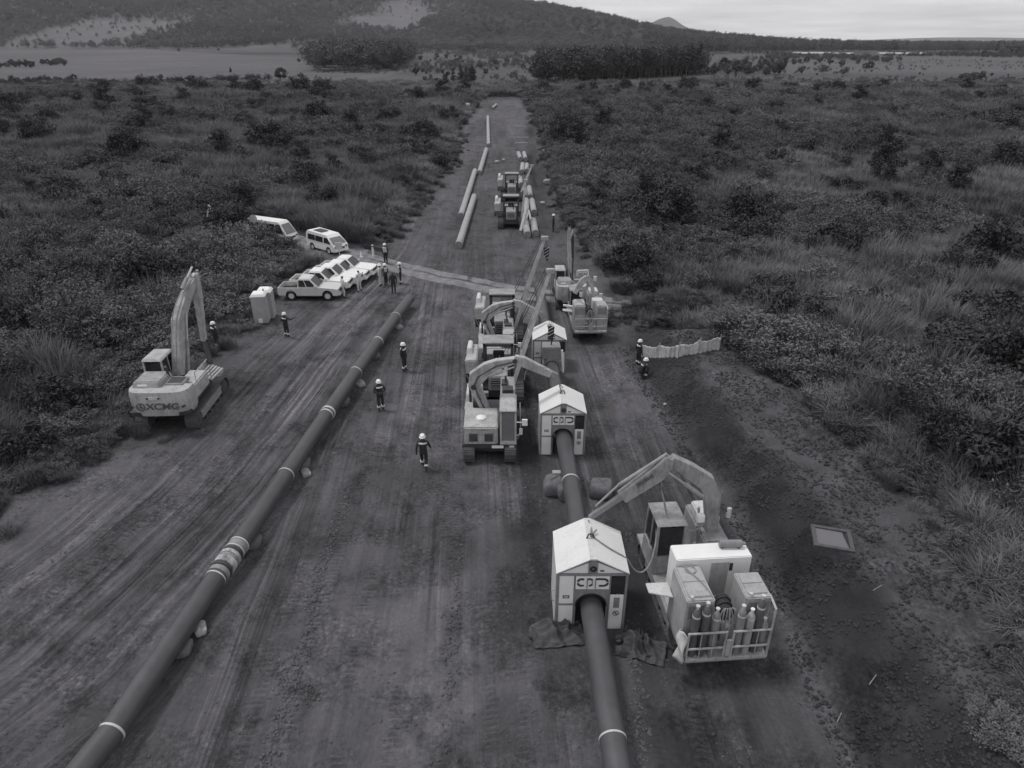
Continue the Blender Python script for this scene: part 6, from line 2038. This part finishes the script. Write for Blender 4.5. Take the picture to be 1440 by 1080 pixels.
# ------------------------------------------------------------------ people
def person_mesh(pose, mats):
    """one continuous skinned body; pose gives joint positions"""
    J = pose
    names = list(J)
    idx = {k: i for i, k in enumerate(names)}
    links = [('pelvis', 'waist'), ('waist', 'chest'), ('chest', 'neck'), ('neck', 'head'), ('head', 'crown'),
             ('chest', 'shoL'), ('shoL', 'elbL'), ('elbL', 'wriL'), ('wriL', 'hanL'), ('chest', 'shoR'), ('shoR', 'elbR'), ('elbR', 'wriR'), ('wriR', 'hanR'),
             ('pelvis', 'hipL'), ('hipL', 'kneL'), ('kneL', 'ankL'), ('ankL', 'toeL'), ('pelvis', 'hipR'), ('hipR', 'kneR'), ('kneR', 'ankR'), ('ankR', 'toeR')]
    rad = dict(pelvis=(.16, .13), waist=(.155, .115), chest=(.18, .125), neck=(.06, .06), head=(.085, .095), crown=(.07, .08), sho=(.075, .075), elb=(.055, .055), wri=(.038, .036), han=(.04, .03), hip=(.105, .105), kne=(.075, .075), ank=(.055, .055), toe=(.05, .04))
    vs = [tuple(J[k]) for k in names]; es = [(idx[a], idx[b]) for a, b in links]
    rads = [rad.get(k, rad.get(k[:3])) for k in names]
    # five unequal fingers per hand
    for sd in 'LR':
        w_ = Vector(J['wri' + sd]); h_ = Vector(J['han' + sd]); d = (h_ - w_).normalized()
        a = d.cross(Vector((0, 1, 0)))
        a = a.normalized() if a.length > .1 else Vector((1, 0, 0))
        for k, (off, ln) in enumerate(((-.03, .07), (-.011, .08), (.009, .075), (.028, .06), (.05, .045))):
            vs.append(tuple(h_ + a * off + d * (ln if k < 4 else .01))); rads.append((.0095, .0095)); es.append((idx['han' + sd], len(vs) - 1))
    me = bpy.data.meshes.new('person')
    me.from_pydata(vs, es, [])
    o = bpy.data.objects.new('person_tmp', me); COL.objects.link(o)
    sk = o.modifiers.new('skin', 'SKIN'); sk.use_smooth_shade = True
    for i, r_ in enumerate(rads): me.skin_vertices[0].data[i].radius = r_
    me.skin_vertices[0].data[idx['pelvis']].use_root = True
    ss = o.modifiers.new('sub', 'SUBSURF'); ss.levels = 1; ss.render_levels = 1
    dg = bpy.context.evaluated_depsgraph_get(); dg.update()
    ev = bpy.data.meshes.new_from_object(o.evaluated_get(dg))
    bpy.data.objects.remove(o)
    ev.name = 'person'
    ev.materials.clear()
    for m_ in mats: ev.materials.append(m_)
    hz_ = J['neck'][2]
    hands = [Vector(J['han' + k]) for k in 'LR']; feet = [Vector(J['toe' + k]) for k in 'LR'] + [Vector(J['ank' + k]) for k in 'LR']
    for p in ev.polygons:
        c_ = Vector(p.center); k = 0
        if c_.z > hz_ + .01 and (c_ - Vector(J['head'])).length < .3: k = 1
        elif min((c_ - h_).length for h_ in hands) < .11: k = 1
        elif min((c_ - f_).length for f_ in feet) < .12: k = 2
        p.material_index = k
        p.use_smooth = True
    return ev


def base_pose(**kw):
    J = dict(pelvis=(0, 0, .94), waist=(0, 0, 1.10), chest=(0, 0, 1.34), neck=(0, .0, 1.50), head=(0, .015, 1.60), crown=(0, .01, 1.70),
             shoL=(-.20, 0, 1.41), elbL=(-.27, -.03, 1.13), wriL=(-.26, .05, .89), hanL=(-.255, .07, .81), shoR=(.20, 0, 1.41), elbR=(.27, -.03, 1.13), wriR=(.26, .05, .89), hanR=(.255, .07, .81),
             hipL=(-.10, 0, .88), kneL=(-.11, .03, .49), ankL=(-.11, -.02, .09), toeL=(-.12, .14, .04), hipR=(.10, 0, .88), kneR=(.11, .03, .49), ankR=(.11, -.02, .09), toeR=(.12, .14, .04))
    J.update(kw)
    return J


POSE = dict(
    stand=base_pose(),
    walk=base_pose(kneL=(-.10, .20, .52), ankL=(-.10, .24, .10), toeL=(-.10, .40, .06), kneR=(.10, -.02, .50), ankR=(.10, -.28, .13), toeR=(.10, -.15, .04), elbL=(-.28, -.12, 1.15), wriL=(-.30, -.06, .90), hanL=(-.30, -.03, .82), elbR=(.28, .08, 1.14), wriR=(.30, .26, .96), hanR=(.30, .32, .90)),
    point=base_pose(elbR=(.44, .10, 1.30), wriR=(.66, .18, 1.42), hanR=(.74, .20, 1.45), elbL=(-.30, .02, 1.15), wriL=(-.16, .18, 1.06), hanL=(-.09, .22, 1.06)),
    fold=base_pose(elbL=(-.29, .06, 1.15), wriL=(-.08, .22, 1.14), hanL=(.0, .22, 1.15), elbR=(.29, .06, 1.15), wriR=(.08, .24, 1.10), hanR=(.0, .24, 1.09)),
    lean=base_pose(waist=(.06, 0, 1.10), chest=(.12, .04, 1.33), neck=(.15, .08, 1.48), head=(.16, .11, 1.57), crown=(.16, .10, 1.67), shoL=(-.08, .04, 1.40), shoR=(.32, .04, 1.38), elbL=(-.2, .1, 1.14), wriL=(-.1, .28, 1.05), hanL=(-.06, .35, 1.04), elbR=(.42, .1, 1.13), wriR=(.36, .3, 1.04), hanR=(.33, .37, 1.03), kneR=(.17, .05, .48), ankR=(.22, 0, .09), toeR=(.24, .15, .04)),
    squat=base_pose(pelvis=(0, -.18, .42), waist=(0, -.12, .58), chest=(0, .02, .80), neck=(0, .10, .95), head=(0, .14, 1.05), crown=(0, .14, 1.15), shoL=(-.2, .03, .87), shoR=(.2, .03, .87), elbL=(-.26, .18, .65), wriL=(-.14, .36, .60), hanL=(-.08, .42, .60), elbR=(.26, .18, .65), wriR=(.14, .36, .60), hanR=(.08, .42, .60),
                    hipL=(-.11, -.16, .40), hipR=(.11, -.16, .40), kneL=(-.18, .24, .52), kneR=(.18, .24, .52), ankL=(-.15, .02, .09), ankR=(.15, .02, .09), toeL=(-.17, .18, .04), toeR=(.17, .18, .04)),
)
PM = {}


def person(label, px, py, pose, rz, cloth_='navy', bands=True, helmet='helmet', sc_=1.0, vest=False, z=None, group='workers on the strip'):
    key = (pose, cloth_)
    if key not in PM: PM[key] = person_mesh(POSE[pose], [M[cloth_], M['skin'], M['boot']])
    p = at(px, py, 0 if z is None else z)
    o = tag(link('person', PM[key]), label, 'person', group)
    o.location = (p.x, p.y, gz(p.x, p.y) - .005); o.rotation_euler = (0, 0, rz); o.scale = (sc_,) * 3
    WM[o.name] = Matrix.Identity(4)
    J = POSE[pose]
    if helmet:
        h = Vector(J['crown'])
        mb = MB().lathe([(.150, -.035), (.155, -.02), (.135, -.012), (.132, .03), (.11, .085), (.06, .115), (.01, .125)], 18, (h.x, h.y + .005, h.z - .02), .92, 1.08)
        mb.build('helmet', M[helmet], o, smooth=50)
    f = Vector(J['head'])
    e = MB()
    for s_ in (-1, 1): e.lathe([(.004, -.012), (.012, -.006), (.012, .006), (.004, .012)], 8, (f.x + s_ * .034, f.y + .088, f.z + .02))
    e.build('eyes', M['black'], o)
    MB().hexa([(f.x - .015, f.y + .08, f.z - .03), (f.x + .015, f.y + .08, f.z - .03), (f.x + .015, f.y + .12, f.z - .03), (f.x - .015, f.y + .12, f.z - .03), (f.x - .008, f.y + .08, f.z + .02), (f.x + .008, f.y + .08, f.z + .02), (f.x + .008, f.y + .095, f.z + .02), (f.x - .008, f.y + .095, f.z + .02)]).build('nose', M['skin'], o)
    if bands:
        c_ = Vector(J['chest']); w_ = Vector(J['waist'])
        b = c_.lerp(w_, -.18)
        MB().lathe([(.215, -.028), (.222, 0), (.215, .028)], 18, b, .95, .72).build('reflective_stripe', M['reflective'], o)
        for sd in 'LR':
            k_, a = Vector(J['kne' + sd]), Vector(J['ank' + sd])
            d = (a - k_).normalized(); m_ = k_.lerp(a, .55)
            MB().ring(m_ - d * .04, m_ + d * .04, .088, .05, 12).build('trouser_stripe', M['reflective'], o)
    if vest:
        c_ = Vector(J['chest']); w_ = Vector(J['waist'])
        MB().lathe([(.185, -.30), (.195, -.2), (.215, -.02), (.225, .06), (.16, .12), (.09, .16)], 18, c_, .98, .76).build('vest', M['vest'], o)
    return o


person('worker in dark overalls and white helmet walking away in the middle of the strip', 597, 660, 'walk', R(3))
person('worker in dark overalls standing beside the left pipe with arms folded', 536, 576, 'fold', R(-150))
person('worker in dark overalls standing farther along the left pipe near its end', 569, 521, 'stand', R(-110))
person('worker in dark overalls holding one arm out in front of the toilets', 404, 473, 'point', R(-20), sc_=.95)
person('worker in dark overalls standing at the bush edge behind the left excavator', 306, 490, 'stand', R(-40))
person('worker in a pale vest standing at the barrier on the crossing track', 543, 371, 'stand', R(160), bands=False, vest=True)
person('person in all white overalls at the left of the small standing group', 536, 402, 'stand', R(70), 'whitecloth', bands=False)
person('worker in pale vest in the middle of the small standing group', 543, 401, 'fold', R(-120), vest=True, bands=False)
person('bareheaded person in dark clothes standing in front of the small group', 554, 411, 'stand', R(10), bands=False, helmet=None, sc_=.95)
person('worker in pale vest and dark trousers at the right of the small group', 564, 399, 'stand', R(100), vest=True)
person('person in white overalls standing before the nose of the silver pickup', 484, 419, 'stand', R(-60), 'whitecloth', bands=False, helmet=None)
person('person in white overalls leaning beside the middle pickups', 506, 411, 'lean', R(60), 'whitecloth', bands=False, helmet=None)
person('worker in dark overalls standing at the left end of the fence cloth', 897, 514, 'stand', R(-60), sc_=.92)
person('worker in dark overalls squatting in front of the fence cloth end', 903, 532, 'squat', R(-70))
person('tiny worker in dark clothes standing right of the far sidebooms', 778, 326, 'stand', R(80), bands=False)

# ------------------------------------------------------------------ fence cloth on the end of the bench
fs = thing('silt_fence', 'pale sagging fence cloth strung across the far end of the soil bench', 'fence', (10.2, 37.6, gz(10.2, 37.6)))
A = [on_ground(a, b) for a, b in ((899, 502), (926, 502), (954, 500), (983, 497), (1011, 493))]
for p in A: p.z = gz(p.x, p.y)
nU, nV = 60, 10
V_ = []
for j in range(nV):
    for i in range(nU):
        f_ = i / (nU - 1) * (len(A) - 1); k = min(int(f_), len(A) - 2); u = f_ - k
        b = A[k].lerp(A[k + 1], u)
        sag = .13 * (4 * u * (1 - u)) * (.6 + .6 * ((k * 37) % 5) / 5)
        hh = (.82 - sag) * j / (nV - 1)
        V_.append((b.x - fs.location.x, b.y - fs.location.y + .10 * math.sin(u * 6.28 + k) * (j / nV) + .05 * math.sin(i * 1.9), gz(b.x, b.y) - .03 + hh - fs.location.z))
cl_ = link('fence_cloth', quad_mesh('fence_cloth', V_, grid_faces(nU, nV), [M['cloth']], smooth=True), fs)
sm = cl_.modifiers.new('thickness', 'SOLIDIFY'); sm.thickness = .01
for p in A:
    MB().tube([Vector((p.x, p.y + .03, gz(p.x, p.y) - .15)) - fs.location, Vector((p.x + .02, p.y + .03, gz(p.x, p.y) + .95)) - fs.location], .028, 6).build('stake', M['palewood'], fs)

# ---- square timber frame on the bench
p = at(1170, 758, 1.42)
pf = thing('pit_cover', 'square dark timber frame lying flat on the bench over a pale sheet', 'cover', (p.x, p.y, gz(p.x, p.y)), R(-16))
for (x0, x1, y0, y1) in ((-.66, .66, -.60, -.46), (-.66, .66, .46, .60), (-.66, -.52, -.458, .458), (.52, .66, -.458, .458)):
    MB().box(x0, x1, y0, y1, -.08, .075).build('plank', M['wood'], pf, bev=.008)
MB().hexa([(-.515, -.455, -.05), (.515, -.455, -.05), (.515, .455, -.05), (-.515, .455, -.05), (-.515, -.455, .03), (.515, -.455, .015), (.36, .455, .02), (-.515, .455, .03)]).build('sheet', M['sheet'], pf)

# ---- barrier on the crossing
p = at(525, 361); q = at(543, 366)
bt = thing('barrier', 'dark horizontal barrier bar on a white post by the crossing track', 'barrier', (p.x, p.y, gz(p.x, p.y)))
MB().tube([(0, 0, -.1), (0, 0, 1.0)], .09, 8).build('post', M['white'], bt)
MB().beam((-.1, 0, .92), (q.x - p.x, q.y - p.y, .95), .09, .10).build('bar', M['dark'], bt)
MB().tube([(q.x - p.x, q.y - p.y, -.3), (q.x - p.x, q.y - p.y, .92)], .05, 8).build('rest_post', M['dark'], bt)
p = at(508, 362)
tag(MB().lathe([(.16, 0), (.16, .03), (.09, .05), (.03, .5), (.02, .52)], 12).build('marker_cone', M['white'], None, smooth=40), 'small white marker cone beside the crossing track', 'cone').location = (p.x, p.y, gz(p.x, p.y))
p = at(478, 362)
mb = MB().box(-.3, .3, -.03, .03, .7, 1.3); mb.tube([(0, 0, -.1), (0, 0, .7)], .04, 6)
tag(mb.build('sign_board', M['offwhite'], None), 'small pale board standing in front of the white van', 'sign').location = (p.x, p.y, gz(p.x, p.y))
# folding A stand in the bush
p = at(300, 321)
af = thing('folding_stand', 'white A-shaped folding stand in the tall grass on the left', 'stand', (p.x, p.y, gz(p.x, p.y)), .2)
for s_ in (-1, 1):
    MB().beam((s_ * .75, 0, 0), (0, 0, 2.3), .16, .12).build('leg', M['white'], af)
MB().beam((-.42, .0, 1.0), (.42, .0, 1.0), .08, .08).build('cross_bar', M['white'], af)
# pale signs by the minibus
for px, py, lab in ((361, 326, 'round pale sign plate left of the minibus roof'), (352, 340, 'pale sign plate low in the bush left of the minibus')):
    p = at(px, py + 12)
    t = thing('road_sign', lab, 'sign', (p.x, p.y, gz(p.x, p.y)), .3)
    MB().tube([(0, 0, -.2), (0, 0, 2.2)], .04, 8).build('pole', M['dark'], t)
    MB().tube([(0, -.07, 2.1), (0, -.045, 2.1)], .36, 18).build('sign_plate', M['offwhite'], t)
p = at(658, 155)
mb = MB().box(-.55, .55, -.3, .3, .6, 1.8); mb.box(-.4, .4, -.2, .2, 0, .6)
tag(mb.build('water_tank', M['white'], None, bev=.08), 'tiny white tank at the far left end of the strip', 'tank').location = (p.x, p.y, gz(p.x, p.y))

# ------------------------------------------------------------------ litter, blocks, stones
for i, (px, py, sz_, lab) in enumerate(((767, 218, .8, 'pale crumpled bag right of the farthest short pipes'), (779, 240, .45, 'small pale bag low on the far right spoil'), (784, 245, .7, 'pale bag beside the far right bush edge'),
                                        (770, 259, .9, 'bright white bag right of the far short pipes'), (699, 229, .6, 'pale rag lying between the loose and short pipes'), (708, 226, .45, 'small pale rag right of another rag far down the strip'),
                                        (803, 662, .10, 'tiny pale stone right of the middle pipe'), (935, 570, .16, 'pale scrap lying on the dark soil slope'), (763, 287, .5, 'pale scrap right of the nearer far sideboom'))):
    p = at(px, py)
    sack('plastic_bag' if sz_ > .3 else 'scrap', lab, p.x, p.y, gz(p.x, p.y) - .02, sz_ * .6, sz_ * .5, sz_ * .6, i, M['sack'], 'bag' if sz_ > .3 else 'scrap', seed=i + 90)
for i, (a, b, lab) in enumerate((((1222, 848), (1234, 842), 'pale stick lying on the bench near the bushes'), ((1226, 952), (1234, 944), 'pale stick on the lower slope at the right'), ((1188, 982), (1193, 972), 'thin pale twig on the dark slope'))):
    p = at(*a, 1.0); q = at(*b, 1.0)
    p.z = gz(p.x, p.y) + .03; q.z = gz(q.x, q.y) + .05
    tag(MB().tube([p, q], .016, 6).build('stick', M['cyl_grey'], None), lab, 'stick')
p = at(30, 601)
tag(MB().tube([at(180, 578, .1), at(160, 588, .15), at(143, 586, .4)], [.05, .04, .02], 6).build('branch', M['bark'], None), 'bent branch lying at the bush edge left of the excavator', 'branch')
# strips of timber across the far right of the strip
for i, (px, py) in enumerate(((733, 202), (735, 194), (733, 179), (732, 152), (719, 148))):
    p = at(px, py)
    tag(MB().box(-1.2, 1.2, -.15, .15, 0, .2).build('timber_skid', M['palewood'], None), 'pale timber skid laid across the far right of the strip', 'timber', 'timber skids far down the strip').location = (p.x, p.y, gz(p.x, p.y))

# long pale sheds and small houses in the distance
def shed(label, px, py, wpx, hgt_, rz=0.0, name='shed', cat='shed'):
    p = at(px, py); zc_ = p.y * _c + CAM_H * _s
    W = wpx / FPX * zc_; D = 9
    t = thing(name, label, cat, (p.x, p.y, gz(p.x, p.y)), rz, 'pale buildings far across the fields')
    MB().box(-W / 2, W / 2, -D / 2, D / 2, -.5, hgt_ * .6).build('wall', M['shed'], t)
    MB().prism([(-D / 2 - .5, hgt_ * .6), (D / 2 + .5, hgt_ * .6), (0, hgt_)], -W / 2 - .5, W / 2 + .5, 'x').build('roof', M['roofpale'], t)
    nd = max(1, int(W / 9))
    for k in range(nd):
        x_ = -W / 2 + W * (k + .5) / nd
        MB().box(x_ - 1, x_ + 1, -D / 2 - .06, -D / 2 - .005, .2, hgt_ * .45).build('door', M['dark'], t)
    return t


shed('pale long shed left of two others across the right fields', 1140, 79.5, 50, 4)
shed('short pale shed between the long sheds', 1185, 79.5, 26, 3.6)
shed('longest pale shed at the right of the row across the fields', 1268, 79.5, 66, 4)
shed('small white house at the left foot of the hill spur', 985, 72, 9, 7, .4, 'house', 'house')
shed('tiny white house on the hill spur beside another', 966, 70, 7, 7, .2, 'house', 'house')
shed('tiny white house on the left hill slope', 127, 66, 6, 7, .3, 'house', 'house')
shed('tiny pale house right of another on the left hill slope', 133, 66.5, 4, 6, -.2, 'house', 'house')

# ------------------------------------------------------------------ crawler prints and clods
def soil_piece(name, V, F, tone):
    me = quad_mesh(name, V, F, [M['soil']])
    a = me.attributes.new('tone', 'FLOAT', 'POINT'); a.data.foreach_set('value', np.asarray(tone, np.float32))
    return tag(link(name, me), kind='stuff')


LANES = [[(395, 1085), (450, 860), (500, 700), (540, 600)], [(470, 1085), (500, 900), (540, 740)], [(548, 1085), (562, 900), (588, 760)], [(620, 1085), (625, 900), (640, 760), (648, 650)], [(690, 1060), (690, 880), (704, 800)],
         [(0, 1000), (110, 885), (205, 800)], [(30, 1060), (130, 940)], [(60, 850), (250, 695), (330, 620)], [(742, 1070), (736, 930)], [(330, 1085), (390, 900), (440, 770)], [(620, 760), (625, 620), (640, 520)], [(560, 640), (590, 540), (610, 470)], [(930, 1085), (915, 980)], [(985, 1085), (975, 960)], [(660, 420), (660, 360), (668, 300)], [(480, 640), (540, 500), (580, 440)]]
V, F = [], []
rg = random.Random(31)
for li, ln in enumerate(LANES):
    pts = [at(a, b) for a, b in ln]
    for a, b in zip(pts[:-1], pts[1:]):
        d = (b - a).normalized(); nr = Vector((d.y, -d.x, 0)); L = (b - a).length
        n_ = int(L / .19)
        for i in range(n_):
            c_ = a + d * (i * .19 + rg.uniform(-.02, .02))
            if fbm(np.array([c_.x * .9 + li * 9]), np.array([c_.y * .55]), 99, 3)[0] < .435: continue
            w_ = .26 * rg.uniform(.6, 1.05); sh = rg.uniform(-.09, .09)
            hh = rg.uniform(.05, .10); t_ = rg.uniform(.03, .05)
            segs = 3
            o = len(V)
            for k in range(segs + 1):
                q = c_ + nr * (sh - w_ + 2 * w_ * k / segs) + d * rg.uniform(-.018, .018)
                z = gz(q.x, q.y); hk = hh * (rg.uniform(.55, 1.1) if 0 < k < segs else .2)
                e0 = q - d * t_ * 1.6; e1 = q + d * t_ * 1.6
                V += [(e0.x, e0.y, z - .012), (q.x - d.x * t_ * .4, q.y - d.y * t_ * .4, z + hk), (q.x + d.x * t_ * .4, q.y + d.y * t_ * .4, z + hk), (e1.x, e1.y, z - .012)]
            for k in range(segs):
                for e in range(3):
                    F.append((o + k * 4 + e, o + k * 4 + e + 1, o + k * 4 + e + 5, o + k * 4 + e + 4))
V = np.array(V)
soil_piece('crawler_prints', V, F, ground_tone(V[:, 0], V[:, 1]) * 1.2)

clods = []
rg2 = np.random.default_rng(3)
for k in range(4):
    ph = np.array([-.5, -.25, 0, .28, .5]) * math.pi
    vs, fs_ = [], []
    nn = 8
    for j, p_ in enumerate(ph):
        for i in range(nn):
            t_ = 2 * math.pi * i / nn; rr_ = 1 + .38 * (rg2.random() - .5)
            vs.append((math.cos(t_) * math.cos(p_) * rr_, math.sin(t_) * math.cos(p_) * rr_ * .8, math.sin(p_) * .62 * rr_))
    for j in range(4):
        for i in range(nn): fs_.append((j * nn + i, j * nn + (i + 1) % nn, (j + 1) * nn + (i + 1) % nn, (j + 1) * nn + i))
    clods.append((np.array(vs), np.array(fs_), 0))


def strew(name, x, y, smin, smax, tone):
    k = len(x)
    s_ = smin + (smax - smin) * rg2.random(k) ** 3
    o = scatter(name, clods, [M['soil']], np.stack([rg2.integers(0, 4, k), x, y, terrain(x, y) + s_ * .15, rg2.random(k) * 6.28, (rg2.random(k) - .5) * 1.2, s_, s_], 1))
    a = o.data.attributes.new('tone', 'FLOAT', 'POINT'); a.data.foreach_set('value', np.full(len(o.data.vertices), tone, np.float32))
    return o


y = 8 + 31 * rg2.random(26000) ** 1.2; x = curve(TOE, y) - .6 + 6.5 * rg2.random(26000)
m = (x < curve(RE, y) + .5) & (fbm(x * .8, y * .8, 111, 3) > .40) & (np.hypot(x - pf.location.x, y - pf.location.y) > 1.0)
strew('soil_clods', x[m], y[m], .015, .085, .098)
y = 8 + 45 * rg2.random(24000) ** 1.3; x = curve(LE, y) + (8.5 - curve(LE, y)) * rg2.random(24000)
m = fbm(x * .7, y * .5, 113, 4) > .50
strew('soil_crumbs', x[m], y[m], .010, .055, .20)
wx, wy = [], []
for ln, cnt in (((( 372, 1085), (425, 930), (452, 800), (490, 690)), 1500), (((100, 1085), (190, 960), (330, 790), (420, 640)), 900), (((905, 1085), (895, 960), (880, 880)), 500), (((440, 980), (400, 960), (385, 935)), 350), (((630, 980), (640, 860), (650, 740)), 500)):
    pts = [at(a, b) for a, b in ln]
    seg = [(b - a).length for a, b in zip(pts[:-1], pts[1:])]
    for _ in range(cnt):
        r_ = rg.random() * sum(seg); k = 0
        while r_ > seg[k]: r_ -= seg[k]; k += 1
        q = pts[k].lerp(pts[k + 1], r_ / seg[k])
        wx.append(q.x + rg.gauss(0, .13)); wy.append(q.y + rg.gauss(0, .13))
strew('soil_windrow', np.array(wx), np.array(wy), .012, .075, .21)
#--END--
